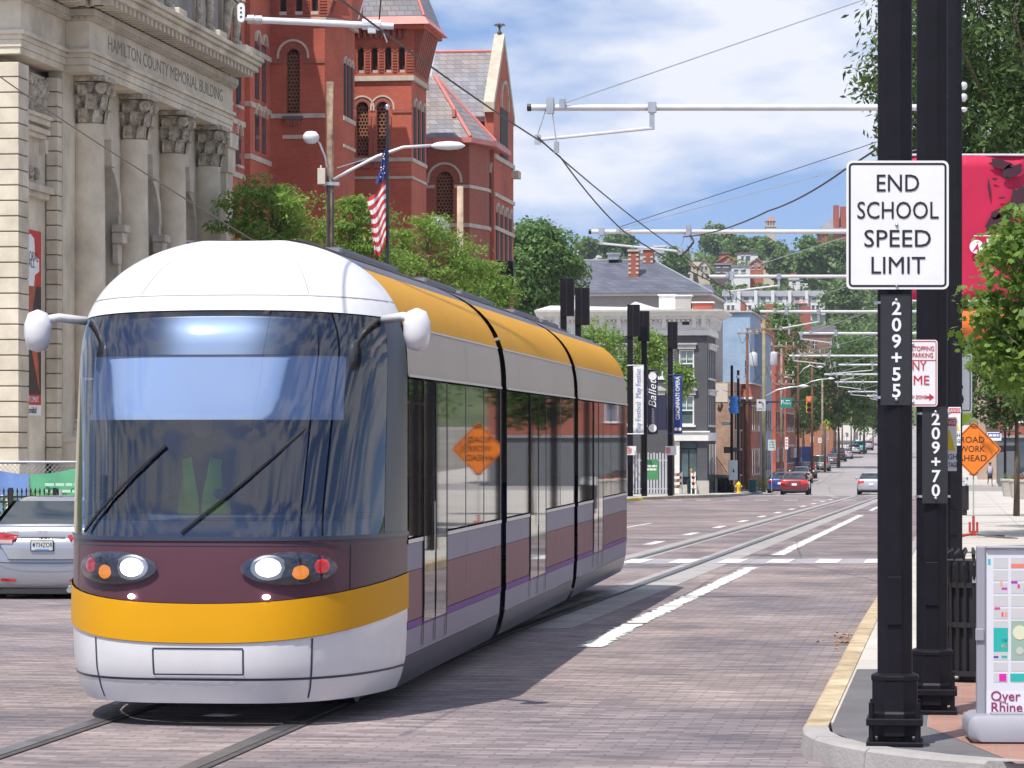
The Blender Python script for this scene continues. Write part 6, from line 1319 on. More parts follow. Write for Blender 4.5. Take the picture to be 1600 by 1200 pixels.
q = MB(); q.box(-.155, .155, -.032, -.020, .615, .77); pl = q.build('number_plate', mat('plate_frame', (.015, .015, .03), .4, 0, 0), o); pl.location = (0, -.03, .12)
q = MB(); q.box(-.142, .142, -.036, -.0325, .628, .758); q.build('plate_face', mat('plate_face', (.55, .58, .55), .4, 0, .1, 20), pl)
text('734ZOR', .088, pl, (.028, -.0372, .695), inkm, sx=.72); q = MB(); q.box(-.09, .09, -.0385, -.0362, .624, .645); q.build('plate_strip', mat('plate_blue', (.10, .25, .55), .4, 0, 0), pl)
q = MB(); q.prism([(-.128, .70), (-.105, .735), (-.09, .705), (-.10, .67), (-.115, .675)], 'xz', -.0375, -.0362); q.build('plate_shape', mat('plate_ink_blue', (.03, .04, .22), .4, 0, 0), pl)
q = MB(); A = [(.072 * math.cos(k * PI / 14), .036 * math.sin(k * PI / 14)) for k in range(28)]; yb = on_back(0, .975, .06)
q.add([(a, yb - .012, .875 + b) for a, b in A] + [(a * .8, yb - .012, .875 + b * .74) for a, b in A], [(i, (i + 1) % 28, 28 + (i + 1) % 28, 28 + i) for i in range(28)])
for sx in (-1, 1): q.hexa([(sx * .030 - .010 - .008, yb - .013, .850), (sx * .030 + .004 - .008, yb - .013, .850), (sx * .030 + .004 - .008, yb - .008, .850), (sx * .030 - .010 - .008, yb - .008, .850), (sx * .030 + .002, yb - .013, .902), (sx * .030 + .016, yb - .013, .902), (sx * .030 + .016, yb - .008, .902), (sx * .030 + .002, yb - .008, .902)])
q.box(-.03, .03, yb - .0132, yb - .009, .870, .882); em = q.build('emblem', mat('chrome', (.75, .75, .78), .12, 1, 0), o); em.location = (0, -.075, .10)
text('ELANTRA', .05, o, (-.43, on_back(.43, .985, .12), .98), mat('dark_chrome', (.12, .12, .13), .3, .8, 0), sx=1.0)
q = MB(); q.prism([(1.25, 1.44), (1.36, 1.44), (1.33, 1.475), (1.27, 1.515), (1.25, 1.515)], 'yz', -.012, .012); q.build('roof_antenna', MATS['chrome'], o, bevel=.004)
q = MB(); q.tube((.35, .02, .22), (.35, .16, .22), .04); q.build('exhaust', steel, o)
# cars further up the street
def put_car(label, px, D, colr, kind='sedan', nm='parked_car', grp='cars parked along the far street', dr=0, **k):
    m = mat('paint_' + '_'.join('%d' % (c * 100) for c in colr), colr, .25, .3 if max(colr) < .7 else 0, .03, 1, coat=.8)
    return make_car(nm, label, ((px - 800) / FPX * D, D, gz(D) + .006), -TH + dr, m, kind=kind, group=grp, **k)
redlit = mat('brake_lit', (.6, .02, .02), .2, 0, 0, emit=(1, .03, .02), estr=.7)
put_car('dark red sedan crossing the far junction with lit tail lights', 1241, 211, (.20, .022, .03), nm='driving_car', grp=None, lights=redlit)
put_car('silver sedan driving away beside the black poles', 1361, 213, (.45, .46, .50), nm='driving_car', grp=None, lights=redlit)
put_car('dark blue car parked first behind the red sedan', 1219, 226, (.03, .05, .20))
put_car('white sedan parked behind the blue car', 1250, 282, (.62, .62, .64))
put_car('maroon hatchback with tall red lights in the parked row', 1259, 312, (.13, .05, .06), 'suv', H_=1.58)
put_car('beige minivan parked in the middle of the row', 1281, 352, (.24, .22, .19), 'van', H_=1.75, L_=4.9, W_=1.95)
put_car('dark grey sedan hidden behind the minivan', 1299, 385, (.12, .12, .13))
put_car('black sports utility car farther up the parked row', 1309, 410, (.015, .015, .02), 'suv', H_=1.75, W_=1.9)
put_car('silver sedan near the top of the parked row', 1320, 428, (.40, .42, .48))
put_car('white sedan near the end of the parked row', 1334, 466, (.64, .64, .66))
put_car('teal and white pickup at the end of the street', 1342, 475, (.10, .48, .50), 'pickup', H_=1.8, W_=2.0, L_=5.4)
put_car('pale grey hatchback right of the pickup', 1354, 492, (.36, .34, .37), 'suv', H_=1.5)
o = put_car('red car waiting on the side street at the right edge', 1586, 247, (.42, .02, .02), nm='waiting_car', grp=None, dr=-1.1)
# ------------------------------------------------------------------ trees
bark = mat('bark', (.12, .09, .065), .95, 0, .35, 3, .9, 9)
lf_loc = leafmat('locust_leaf', (.105, .205, .030), (.255, .390, .080), .45); lf_dark = leafmat('dark_leaf', (.030, .068, .018), (.100, .160, .042), .28); lf_maple = leafmat('maple_leaf', (.085, .170, .025), (.20, .31, .060), .42); lf_mid = leafmat('mid_leaf', (.070, .150, .040), (.170, .280, .085), .38); lf_hill = leafmat('hill_leaf', (.072, .140, .042), (.210, .300, .105), .35); lf_hedge = leafmat('hedge_leaf', (.12, .20, .02), (.30, .42, .04), .4)
def leaves(centres, radii, per, size, rng, flat=.8, aspect=.55, lobed=False):
    C = np.repeat(np.asarray(centres, float), per, axis=0); Rr = np.repeat(np.asarray(radii, float), per); n = len(C)
    d = rng.normal(size=(n, 3)); d /= np.linalg.norm(d, axis=1)[:, None] + 1e-9
    P = C + d * (Rr * rng.uniform(.25, 1.0, n) ** .6)[:, None] * np.array([1, 1, flat])
    nrm = d * .6 + rng.normal(size=(n, 3)) * .55 + np.array([0, 0, .55]); nrm /= np.linalg.norm(nrm, axis=1)[:, None]
    a = np.cross(nrm, rng.normal(size=(n, 3))); a /= np.linalg.norm(a, axis=1)[:, None]; b = np.cross(nrm, a)
    s = size * rng.uniform(.45, 1.55, n)[:, None]
    if lobed: prof = [(-.5, 0), (-.15, .42), (.02, .22), (.25, .45), (.28, .14), (.62, 0), (.28, -.14), (.25, -.45), (.02, -.22), (-.15, -.42)]
    else: prof = [(-.5, 0), (0, aspect / 2), (.5, 0), (0, -aspect / 2)]
    k = len(prof); V = np.empty((n, k, 3))
    for i, (u, v) in enumerate(prof): V[:, i] = P + a * s * u + b * s * v + nrm * s * (-.12 * abs(u))
    return V.reshape(-1, 3), n, k
def leaf_mesh(name, V, n, k, m):
    me = bpy.data.meshes.new(name); me.vertices.add(n * k); me.vertices.foreach_set('co', V.ravel()); me.loops.add(n * k); me.loops.foreach_set('vertex_index', np.arange(n * k)); me.polygons.add(n)
    me.polygons.foreach_set('loop_start', np.arange(n) * k); me.update(calc_edges=True); me.materials.append(m); return me
def tree(name, label, loc, h, cz, rx, rz_, n_cl, per, leaf, m, seed, trunk_r=.16, cl_r=.7, flat=.6, group=None, lobed=False, aspect=.55, hollow=.35, mbark=None, lean=(0, 0), cat='tree'):
    rng = np.random.default_rng(seed); o = thing(name, label, cat, loc, 0 if lean != (0, 0) else seed * .7, group)
    cs = []
    while len(cs) < n_cl:
        p = rng.uniform(-1, 1, 3); r = np.linalg.norm(p)
        if r > 1 or r < hollow: continue
        if rng.random() > .35 + .65 * r: continue
        wob = 1 + .18 * math.sin(3 * math.atan2(p[1], p[0]) + seed) ; cs.append((p[0] * rx * wob + lean[0], p[1] * rx * wob + lean[1], cz + p[2] * rz_))
    cs = np.array(cs); V, n, k = leaves(cs, cl_r * rng.uniform(.6, 1.25, n_cl), per, leaf, rng, flat, aspect, lobed)
    cr_ = bpy.data.objects.new('crown', leaf_mesh('crown', V, n, k, m)); COL.objects.link(cr_); cr_.parent = o
    q = MB(); fork = cz - rz_ * .75; q.path([(0, 0, -.1), (.04, .03, fork * .5), (0, 0, fork), (lean[0] * .3, lean[1] * .3, cz - rz_ * .2), (lean[0], lean[1], cz + rz_ * .5)], trunk_r, 9, 0, trunk_r * .3)
    for i in rng.choice(n_cl, min(n_cl, 26), replace=False):
        e = Vector(cs[i]); zz = rng.uniform(fork * .9, cz); st0 = Vector((lean[0] * .3 * zz / cz, lean[1] * .3 * zz / cz, zz)); mid = st0.lerp(e, .5) + Vector(rng.normal(size=3) * .15) + Vector((0, 0, -.12 * rz_)); q.path([st0, mid, e], trunk_r * .34, 5, 0, trunk_r * .07)
    q.build('trunk', mbark or bark, o, smooth=True)
    return o
def gl(px, D, T=None): c = at(px, 0, D); return (c.x, D, gz(D) + .14)
LG = 'honey locusts in front of the brick hall'
for lab, px, D, top, bot, wpx, sd_ in (('locust tree nearest the stone hall, left of the wooden pole', 425, 98, 276, 440, 150, 3), ('locust tree between the wooden pole and the flag', 560, 104, 312, 480, 130, 4), ('locust tree right of the flagpole', 668, 112, 338, 500, 150, 5), ('low locust tree behind the streetcar roof', 745, 118, 405, 520, 110, 6)):
    s = D / FPX; zt_ = EYE + (685 - top) * s - gz(D); zb_ = EYE + (685 - bot) * s - gz(D); rz_ = (zt_ - zb_) / 2
    tree('locust_tree', lab, gl(px, D), zt_, zb_ + rz_, wpx / 2 * s, rz_, 105, 85, .15, lf_loc, sd_, .12, .60, .36, LG, hollow=.1, aspect=.36)
def ptree(name, label, px, D, top, bot, wpx, m, sd_, n_cl=90, per=90, leaf=.25, cl=.9, flat=.75, **k):
    s = D / FPX; zt_ = EYE + (685 - top) * s - gz(D); zb_ = EYE + (685 - bot) * s - gz(D); rz_ = (zt_ - zb_) / 2
    return tree(name, label, gl(px, D), zt_, zb_ + rz_, wpx / 2 * s, rz_, n_cl, per, leaf, m, sd_, .2, cl, flat, **k)
ptree('round_tree', 'large round green tree between the brick hall and the slate roof', 838, 228, 350, 505, 135, lf_mid, 11, 150, 110, .30, 1.1, hollow=.5)
ptree('street_tree', 'bright young tree behind the black pylons and banners', 930, 200, 505, 690, 125, lf_loc, 12, 120, 90, .20, .75)
ptree('street_tree', 'bright young tree in front of the grey building windows', 1006, 200.5, 515, 605, 72, lf_loc, 13, 60, 80, .20, .65)
ptree('street_tree', 'small low branch of green beside the blue opera banner', 1049, 195, 572, 625, 42, lf_loc, 14, 34, 60, .18, .45, lean=(.42, -.1))
ptree('street_tree', 'dark leafy tree low behind the end of the streetcar', 890, 184, 560, 720, 120, lf_dark, 15, 110, 90, .22, .8)
ptree('street_tree', 'leafy tree rising beside the transformer poles', 1222, 340, 478, 640, 62, lf_mid, 16, 90, 80, .32, 1.1)
ptree('street_tree', 'broad dark street tree over the row of parked cars', 1310, 372, 545, 672, 150, lf_dark, 17, 170, 90, .34, 1.3)
ptree('street_tree', 'dark street tree behind the traffic signal', 1255, 400, 580, 680, 60, lf_dark, 18, 90, 80, .36, 1.2)
ptree('street_tree', 'green street tree near the end of the street', 1350, 465, 560, 672, 110, lf_mid, 19, 120, 80, .42, 1.5)
ptree('street_tree', 'dark tree at the far end of the street left of the poles', 1392, 440, 590, 690, 60, lf_dark, 20, 90, 80, .4, 1.4)
ptree('street_tree', 'green tree high above the street beside the bracket arms', 1335, 520, 520, 640, 100, lf_mid, 26, 110, 80, .45, 1.6)
ptree('street_tree', 'pale green shrubby tree behind the orange house', 1200, 520, 480, 560, 70, lf_mid, 27, 70, 80, .45, 1.5)
# right hand side
D = 76; s = D / FPX; c = at(1620, 0, D)
tree('elm_tree', 'tall dark leafy tree filling the upper right corner', (c.x, D, gz(D) + .14), 16, 10.6, 4.1, 4.6, 620, 95, .18, lf_dark, 21, .25, .85, .7, aspect=.36, hollow=.1)
D = 86; c = at(1690, 0, D); tree('elm_tree', 'second tall dark tree at the right edge behind the first', (c.x, D, gz(D) + .14), 16, 10.0, 3.4, 5.5, 480, 80, .22, lf_dark, 29, .25, .95, .8, aspect=.4, hollow=.1)
D = 47; c = at(1420, 0, D); 
D = 36; c = at(1700, 0, D)
tree('maple_tree', 'pale green maple with broad leaves at the right edge', (c.x, D, .14), 4, 3.42, .80, 1.02, 90, 70, .088, lf_maple, 22, .07, .30, .75, lobed=True, hollow=0.0, lean=(-.47, 0))
D = 66; c = at(1632, 0, D)
tree('street_tree', 'shady street tree above the road work sign', (c.x, D, gz(D) + .14), 6, 4.0, 1.35, 1.35, 110, 80, .12, lf_mid, 23, .09, .42, .8, hollow=.2)
D = 110; c = at(1560, 0, D)
tree('street_tree', 'darker tree farther down the right sidewalk', (c.x + .6, D, gz(D) + .14), 8, 5.2, 1.9, 2.2, 110, 80, .17, lf_dark, 24, .12, .6, .8)
for i, (px, D) in enumerate(((2050, 70), (1950, 95), (1860, 130), (2200, 50))):
    c = at(px, 0, D); tree('park_tree', ['first park tree past the right edge of view', 'second park tree past the right edge of view', 'third park tree past the right edge of view', 'park tree nearest beyond the right edge of view'][i], (c.x, D, gz(D)), 9, 5.5, 2.6, 2.6, 70, 60, .25, lf_mid, 40 + i, .16, .9, .8, group='park trees')
# hillside wood: one mass
rng = np.random.default_rng(5); C = []; Rr = []
HB = [(1055, 1115, 398, 446, 955), (1112, 1215, 396, 446, 930), (1228, 1268, 400, 450, 930), (1128, 1296, 450, 500, 840), (885, 1042, 380, 414, 985), (1274, 1306, 400, 432, 970)]
for i in range(2600):
    D = rng.uniform(730, 1180); px = rng.uniform(760, 1640); x = (px - 800) / FPX * D; z = hz(x, D); r = rng.uniform(1.6, 4.0) if D < 960 else rng.uniform(2.5, 5.0)
    pyt = 685 - (z + r * 1.7 - EYE) / D * FPX; pyb = 685 - (z - EYE) / D * FPX; bad = False
    for a, b, c_, d_, dh in HB:
        if a - 10 < px < b + 10 and D < dh + 16 and pyt < d_ - 6 and D > dh - 260: bad = True
    if bad: continue
    for j in range(9):
        dd = rng.normal(size=3); dd /= np.linalg.norm(dd); C.append((x + dd[0] * r * .62, D + dd[1] * r * .62, z + r * .9 + dd[2] * r * .6)); Rr.append(r * .48)
V, n, k = leaves(C, Rr, 13, .95, rng, .85, .8)
ww = bpy.data.objects.new('hillside_wood', leaf_mesh('hillside_wood', V, n, k, lf_hill)); COL.objects.link(ww); tag(ww, 'dense green woods covering the far hillside', 'woods', kind='stuff')
for i, (px, top, bot, wd, D) in enumerate(((1055, 392, 440, 34, 900), (1122, 352, 400, 60, 1080), (1200, 375, 432, 60, 1020), (1220, 392, 442, 34, 915), (1268, 370, 440, 44, 900), (1305, 372, 445, 50, 900), (965, 368, 405, 50, 1010), (920, 375, 400, 30, 1010), (1160, 372, 400, 60, 1060), (1320, 440, 492, 60, 840))):
    s = D / FPX; c = at(px, bot, D); rz_ = (bot - top) / 2 * s
    tree('hillside_tree', ['tree in front of the twin gabled houses', 'domed tree on the ridge above the twin gables', 'broad tree on the ridge below the tower', 'dark tree between the cream house and the red house', 'tree right of the red house on the hill', 'tree below the mansion on the hill', 'tree on the skyline above the slate roof', 'small tree on the skyline left of the chimney', 'wide tree on the ridge right of the domed tree', 'dark tree right of the white townhouses'][i] , c, rz_ * 2, rz_ * 1.05, wd / 2 * s, rz_, 40, 60, 1.0, lf_hill if i % 2 else lf_mid, 60 + i, .35, 2.2, .85, 'single trees on the hillside', hollow=.45, aspect=.8)
# ------------------------------------------------------------------ street furniture on the left
# chain link fence with printed banners
c = at(-20, 0, 60); o = thing('chain_link_fence', 'chain link site fence with green and blue banners behind the silver sedan', 'fence', (c.x, 60, gz(60) + .14), -.03)
zt = at(0, 722, 60).z - o.location.z; s = 60 / FPX
xs = [0.05, 152 * s, 300 * s, 440 * s]
for x in xs: q = MB(); q.tube((x, 0, 0), (x, 0, zt + .03), .03); q.build('post', steel, o)
q = MB(); q.tube((0, 0, zt), (xs[1], 0, zt), .022); q.tube((xs[1], 0, zt), (xs[3], 0, zt), .016); q.tube((0, 0, .12), (xs[3], 0, .12), .012, n=5); q.build('rail', steel, o)
q = MB(); st_ = .085; W_ = xs[3]; n = int((W_ + zt) / st_)
for i in range(n):
    for sg in (0, 1):
        a = i * st_ - zt; p0 = (max(a, 0), max(0, -a)); p1 = (min(a + zt, W_), min(zt, W_ - a))
        if p1[0] - p0[0] < .02: continue
        if sg: q.path([(W_ - p0[0], 0.012, p0[1] + .0), (W_ - p1[0], .012, p1[1])], .0045, 3)
        else: q.path([(p0[0], .004, p0[1]), (p1[0], .004, p1[1])], .0045, 3)
tag(q.build('wire_mesh', mat('mesh_wire', (.40, .41, .43), .5, .6, 0), o), kind='stuff')
gb = mat('green_banner', (.10, .36, .20), .7, 0, .12, 3); bb = mat('blue_banner', (.14, .24, .50), .7, 0, .15, 3)
for nm, x0, x1, m_ in (('green_banner', 67 * s, 150 * s, gb), ('blue_banner', -.1, 66 * s, bb)):
    def fn(u, v): x = lerp(x0, x1, u); return (x, -.04 + .03 * math.sin(u * 9 + v * 3), lerp(.1, zt - .08 - .14 * math.sin(PI * (x + .1) / (150 * s + .1)), v))
    q = MB(); q.grid(fn, 16, 8); b_ = q.build(nm, m_, o, smooth=True)
    if nm[0] == 'g':
        text('Communication,', .10, b_, (lerp(x0, x1, .70), -.09, .92), white, sx=.9)
        for k, zz in enumerate((1.30, 1.18, 1.06)): print_line(b_, lerp(x0, x1, .30), lerp(x0, x1, .86), zz, .05, -.09, mat('pale_green_print', (.42, .60, .48), .7, 0, 0), k)
    else: text('Y', .42, b_, (20 * s + .15, -.09, .95), white)
# iron fence with hedge
c = at(-15, 0, 53); o = thing('iron_fence', 'black spear topped iron fence at the left edge', 'fence', (c.x, 53, gz(53) + .14), -.02); s = 53 / FPX; zt = at(0, 764, 53).z - o.location.z
for i in range(15):
    x = .07 + i * .072; q = MB(); q.tube((x, 0, 0), (x, 0, zt - .05), .011, n=6); q.lathe([(.012, 0), (.020, .025), (.002, .085)], 6, (x, 0, zt - .06)); q.build('picket', iron, o)
for z in (.15, zt - .22, zt - .14): q = MB(); q.box(0, 1.06, -.018, .018, z, z + .03); q.build('rail', iron, o)
for x in (.33, 1.03): q = MB(); q.box(x - .03, x + .03, -.03, .03, 0, zt + .02); q.build('post', iron, o)
rng = np.random.default_rng(8); C = [(x, rng.uniform(0, .6), z) for x in np.arange(-1.2, 1.0, .12) for z in np.arange(.1, zt - .1, .14)]
V, n, k = leaves(C, [.16] * len(C), 26, .06, rng, 1, .6); h = bpy.data.objects.new('hedge', leaf_mesh('hedge', V, n, k, lf_hedge)); COL.objects.link(h); h.location = (c.x, 53.3, gz(53) + .14); tag(h, 'bright green clipped hedge behind the iron fence', 'hedge')
# sign post behind the streetcar
D = 58; c = at(238, 0, D); o = thing('parking_sign_post', 'steel post with NO PARKING ANY TIME signs behind the streetcar', 'sign', (c.x, D, gz(D) + .14), 0)
q = MB(); q.tube((0, 0, 0), (0, 0, at(0, 625, D).z - gz(D)), .028); q.build('post', steel, o)
zz = at(0, 680, D).z - o.location.z; q = MB(); q.prism(rrect(-.155, .155, zz - .3, zz + .3, .02), 'xz', -.036, -.032); pn = q.build('sign_panel', white, o); text('ANY', .12, pn, (0, -.039, zz - .02), redink, sx=.8); text('TIME', .12, pn, (0, -.039, zz - .14), redink, sx=.8)
# utility pole with two lamps, flagpole, floodlight pole
D = 92; s = D / FPX; c = at(515.5, 0, D); o = thing('utility_pole', 'weathered wooden pole with two street lamps before the brick hall', 'utility pole', (c.x, D, gz(D) + .14), 0)
Z = lambda py: EYE + (685 - py) * s - o.location.z
X = lambda px: (px - 515.5) * s
q = MB(); q.path([(0, 0, 0), (.01, 0, Z(300)), (0, 0, Z(128))], .125, 12, 0, .105); q.build('shaft', wood, o, smooth=True)
q = MB(); q.path([(X(517), -.1, Z(285)), (X(508), -.14, Z(245)), (X(500), -.14, Z(225)), (X(494), -.14, Z(219))], .035, 8); q.build('small_lamp_arm', steel, o, smooth=True)
q = MB(); q.lathe([(.02, .17), (.14, .15), (.22, .06), (.235, 0), (.20, -.10), (.12, -.17), (.01, -.19)], 16, (X(486.5), -.14, Z(215))); q.build('globe_lamp', mat('lamp_white', (.70, .71, .74), .35, 0, .03, 3), o, smooth=True)
q = MB(); q.path([(X(522), -.12, Z(281)), (X(545), -.15, Z(268)), (X(590), -.18, Z(245)), (X(630), -.18, Z(231)), (X(676), -.18, Z(228))], .045, 8); q.build('lamp_arm', pipe, o, smooth=True)
q = MB(); q.tube((X(527), -.14, Z(263)), (X(636), -.18, Z(230)), .014, n=5); q.build('arm_stay', steel, o)
def ch(u, v):
    a = v * 2 * PI; f = pw([(0, .25), (.15, .75), (.5, 1), (.85, .8), (1, .1)])(u); return (lerp(X(674), X(727), u), -.18 + .15 * f * math.cos(a), Z(232) + (.06 + .13 * f * math.sin(a)) * (1 if math.sin(a) > 0 else .85))
q = MB(); q.grid(ch, 10, 12); q.build('cobra_head', MATS['lamp_white'], o, smooth=True)
q = MB(); q.box(X(497), X(509), -.3, -.05, Z(289), Z(264)); q.tube((X(502), -.17, Z(264)), (X(502), -.17, Z(259)), .03); q.build('control_box', mat('cream_box', (.55, .50, .44), .6, 0, .08, 4), o, bevel=.02)
q = MB(); q.box(X(505), X(530), -.16, .16, Z(290), Z(285)); q.build('clamp_band', steel, o)
q = MB(); q.tube((X(513), -.15, 0), (X(513), -.15, Z(290)), .035); q.tube((X(521), -.14, 0), (X(521), -.14, Z(300)), .025); q.build('conduit', mat('dark_conduit', (.05, .05, .055), .6, .2, .1, 3), o)
D = 88; s = D / FPX; c = at(605, 0, D); o = thing('flag_pole', 'dark flagpole with silver ball before the brick tower', 'flagpole', (c.x, D, gz(D) + .14), 0); Z = lambda py: EYE + (685 - py) * s - o.location.z
q = MB(); q.tube((0, 0, 0), (0, 0, Z(176)), .05, .04, n=10); q.build('shaft', mat('dark_pole', (.03, .03, .045), .4, .3, .1, 3), o)
q = MB(); q.lathe([(.005, .08), (.05, .06), (.075, 0), (.05, -.06), (.02, -.09)], 14, (0, 0, Z(167))); q.build('finial', mat('silver_ball', (.7, .7, .72), .15, 1, 0), o, smooth=True)
q = MB(); q.tube((.06, -.05, .8), (.05, -.05, Z(180)), .006, n=4); q.build('halyard', wirem, o)
# the limp flag: folds, stripes, canton
fl = thing('flag', 'limp red, white and blue striped flag hanging from the dark pole', 'flag', (c.x, D, o.location.z), 0)
zt, zb_ = Z(233), Z(406)
def fold(u, v):
    w_ = pw([(0, .10), (.2, .22), (.45, .42), (.6, .30), (.8, .34), (1, .22)])(v)
    x = -.03 - w_ * u; return (x - .10 * v * u + .05 * math.sin(v * 9) * u, -.06 + .09 * math.sin(u * 13 + v * 5) * (.3 + .7 * v), lerp(zt, zb_, v) - .10 * u * (1 - v) + .12 * math.sin(u * 6 + v * 2) * v)
fr_, fw_, fb_ = mat('flag_red', (.48, .04, .05), .8, 0, .05, 4), mat('flag_white', (.70, .69, .69), .8, 0, .05, 4), mat('flag_blue', (.03, .045, .22), .8, 0, .05, 4)
for k in range(13):
    q = MB(); a, b = k / 13, (k + 1) / 13
    q.grid(lambda u, v: fold(lerp(0, 1, u), lerp(.28, 1, max(0, min(1, lerp(a, b, v) * .8 + u * .2)))), 14, 3); q.build('stripe', fr_ if k % 2 == 0 else fw_, fl, smooth=True)
q = MB(); q.grid(lambda u, v: fold(u, v * .285), 12, 6); cn = q.build('canton', fb_, fl, smooth=True)
rr = random.Random(3)
for k in range(14):
    u, v = rr.uniform(.15, .9), rr.uniform(.03, .26); p = Vector(fold(u, v)); q = MB(); q.lathe([(.018, -.03), (.018, -.036), (.001, -.037)], 5, p, axis='y'); q.build('star', fw_, cn)
D = 120; s = D / FPX; c = at(719, 0, D); o = thing('floodlight_pole', 'pale wooden pole carrying a square floodlight', 'utility pole', (c.x, D, gz(D) + .14), 0); Z = lambda py: EYE + (685 - py) * s - o.location.z; X = lambda px: (px - 719) * s
q = MB(); q.tube((0, 0, 0), (0, 0, Z(291)), .15, .115, n=12); q.build('shaft', mat('pale_wood', (.38, .27, .18), .9, 0, .3, 2, .5, 10, (.45, .35, .26)), o, smooth=True)
q = MB(); q.path([(X(716), -.1, Z(388)), (X(714), -.2, Z(377)), (X(706), -.3, Z(372)), (X(697), -.3, Z(371))], .04, 7); q.build('bracket', steel, o, smooth=True)
q = MB(); q.hexa([(X(678), -.75, Z(365)), (X(697), -.75, Z(368)), (X(705), -.2, Z(366)), (X(695), -.2, Z(364)), (X(677), -.62, Z(341)), (X(693), -.62, Z(339)), (X(705), -.15, Z(352)), (X(692), -.12, Z(350))]); fh = q.build('floodlight', mat('flood_grey', (.42, .42, .41), .5, .2, .1, 3), o, bevel=.03)
q = MB(); q.add([(X(680), -.752, Z(363)), (X(695), -.752, Z(365)), (X(691.5), -.632, Z(342)), (X(679), -.632, Z(344))], [(0, 1, 2, 3)]); q.build('lens', mat('lens_grey', (.22, .24, .26), .1, 0, .1, 3, spec=.9), o)
# black light pylons
pyl = [(790.5, 12.5, 408, 462, 148, 'farthest left black pylon beside the brick gable'), (886.5, 10.5, 435, 494, 172, 'tall black pylon, left of the pair by the locust tree'), (910, 11, 450, 508, 174, 'tall black pylon, right of the pair by the locust tree'), (990, 9.5, 476, 526, 186, 'tall black pylon holding the May Festival banner'), (1006, 8.5, 486, 533, 187, 'tall black pylon holding the Ballet banner'), (1051, 7.5, 503, 545, 190, 'rightmost black pylon holding the Opera banner')]
for i, (px, hw_, t_, b_, D, lab) in enumerate(pyl):
    s = D / FPX; c = at(px, 0, D); o = thing('light_pylon', lab, 'pylon', (c.x, D, gz(D) + .14), -TH, 'black light pylons'); Z = lambda py: EYE + (685 - py) * s - o.location.z
    side = -1 if i in (1, 2, 3, 5) else 1
    q = MB(); q.box(-hw_ * s, hw_ * s, -.22, .22, Z(b_), Z(t_)); q.build('lamp_box', black, o, bevel=.01)
    q = MB(); q.box(-hw_ * s * .12, hw_ * s * .0, -.235, -.221, Z(b_), Z(t_)); q.build('box_seam', iron, o)
    x0 = -hw_ * s if side < 0 else -hw_ * s * .4; q = MB(); q.box(x0, x0 + .30 * (1 if i < 5 else .95), -.14, .14, 0, Z(b_)); q.build('post', black, o, bevel=.008)
    if i in (3, 5):
        for k in range(26): q = MB(); zz = Z(610) + k * .16; q.box(x0 + .30, x0 + .36, -.03, .03, zz, zz + .05); q.build('lamp_rung', pipe, o)
    if i in (3, 5, 4):
        xa = x0 + .34; t2, b2, wd = {3: (571, 678, .58), 4: (578, 678, .58), 5: (586, 677, .50)}[i]
        bm = {3: white, 4: mat('ballet_navy', (.02, .022, .06), .6, 0, .05, 2), 5: mat('opera_blue', (.015, .045, .22), .6, 0, .08, 1)}[i]
        q = MB(); q.grid(lambda u, v: (xa + wd * u, -.16 + .015 * math.sin(v * 7 + u * 3), lerp(Z(b2), Z(t2), v)), 5, 12); bn = q.build('banner', bm, o, smooth=True, solid=.006)
        q = MB(); q.tube((x0, -.16, Z(t2)), (xa + wd, -.16, Z(t2)), .03); q.tube((x0, -.16, Z(b2)), (xa + wd, -.16, Z(b2)), .03); q.build('banner_rod', white if i == 3 else bm, o)
        zm = (Z(t2) + Z(b2)) / 2; hh = Z(t2) - Z(b2); RV = (PI / 2, -PI / 2, 0)
        fb = mat('festival_blue', (.16, .24, .48), .6, 0, 0)
        if i == 3:
            for kk, dz in ((0, -.26), (1, .25)):
                t = text('May Festival', .42, bn, (xa + wd * .5, -.19, zm + dz * hh), fb, rot=RV); bpy.context.view_layer.update(); t.scale = (hh * .44 / max(.1, max(t.dimensions)), 1, 1)
        elif i == 4:
            t = text('Ballet', .62, bn, (xa + wd * .52, -.19, zm + .12 * hh), white, rot=RV, shear=.3); bpy.context.view_layer.update(); t.scale = (hh * .44 / max(t.dimensions), 1, 1)
            t = text('CINCINNATI', .2, bn, (xa + wd * .55, -.19, zm - .22 * hh), white, rot=RV); bpy.context.view_layer.update(); t.scale = (hh * .24 / max(t.dimensions), 1, 1)
            for dz in (.40, -.41): q = MB(); q.lathe([(.23, -.182), (.23, -.19), (.17, -.191), (.17, -.183)], 16, (xa + wd / 2, 0, zm + dz * hh), axis='y'); q.lathe([(.13, -.183), (.13, -.19), (.01, -.191)], 5, (xa + wd / 2, 0, zm + dz * hh), axis='y'); q.build('printed_badge', white, bn)
        else:
            t = text('CINCINNATI OPERA', .32, bn, (xa + wd * .5, -.19, zm + .10 * hh), white, rot=RV, bold=.006); bpy.context.view_layer.update(); t.scale = (hh * .74 / max(t.dimensions), 1, 1)
            for dx in (-.11, .11): q = MB(); q.lathe([(.10, -.182), (.10, -.19), (.01, -.191)], 14, (xa + wd / 2 + dx, 0, zm - .43 * hh), axis='y'); q.build('printed_badge', white, bn)
    if i in (3, 5):
        q = MB(); q.box(x0 - .12, x0 + .50, -.18, -.142, Z(711), Z(697)); sg = q.build('notice_sign', white, o)
        q = MB(); q.box(x0 - .10, x0 + .17, -.185, -.181, Z(709), Z(699)); q.build('notice_print', mat('pale_red_print', (.6, .25, .25), .6, 0, .3, 9), sg)
    if i == 5:
        q = MB(); q.grid(lambda u, v: (x0 - .62 * (1 - u) - .02, -.16, lerp(Z(672), Z(618), v)), 3, 6); b2_ = q.build('banner', MATS['ballet_navy'], o, solid=.006)
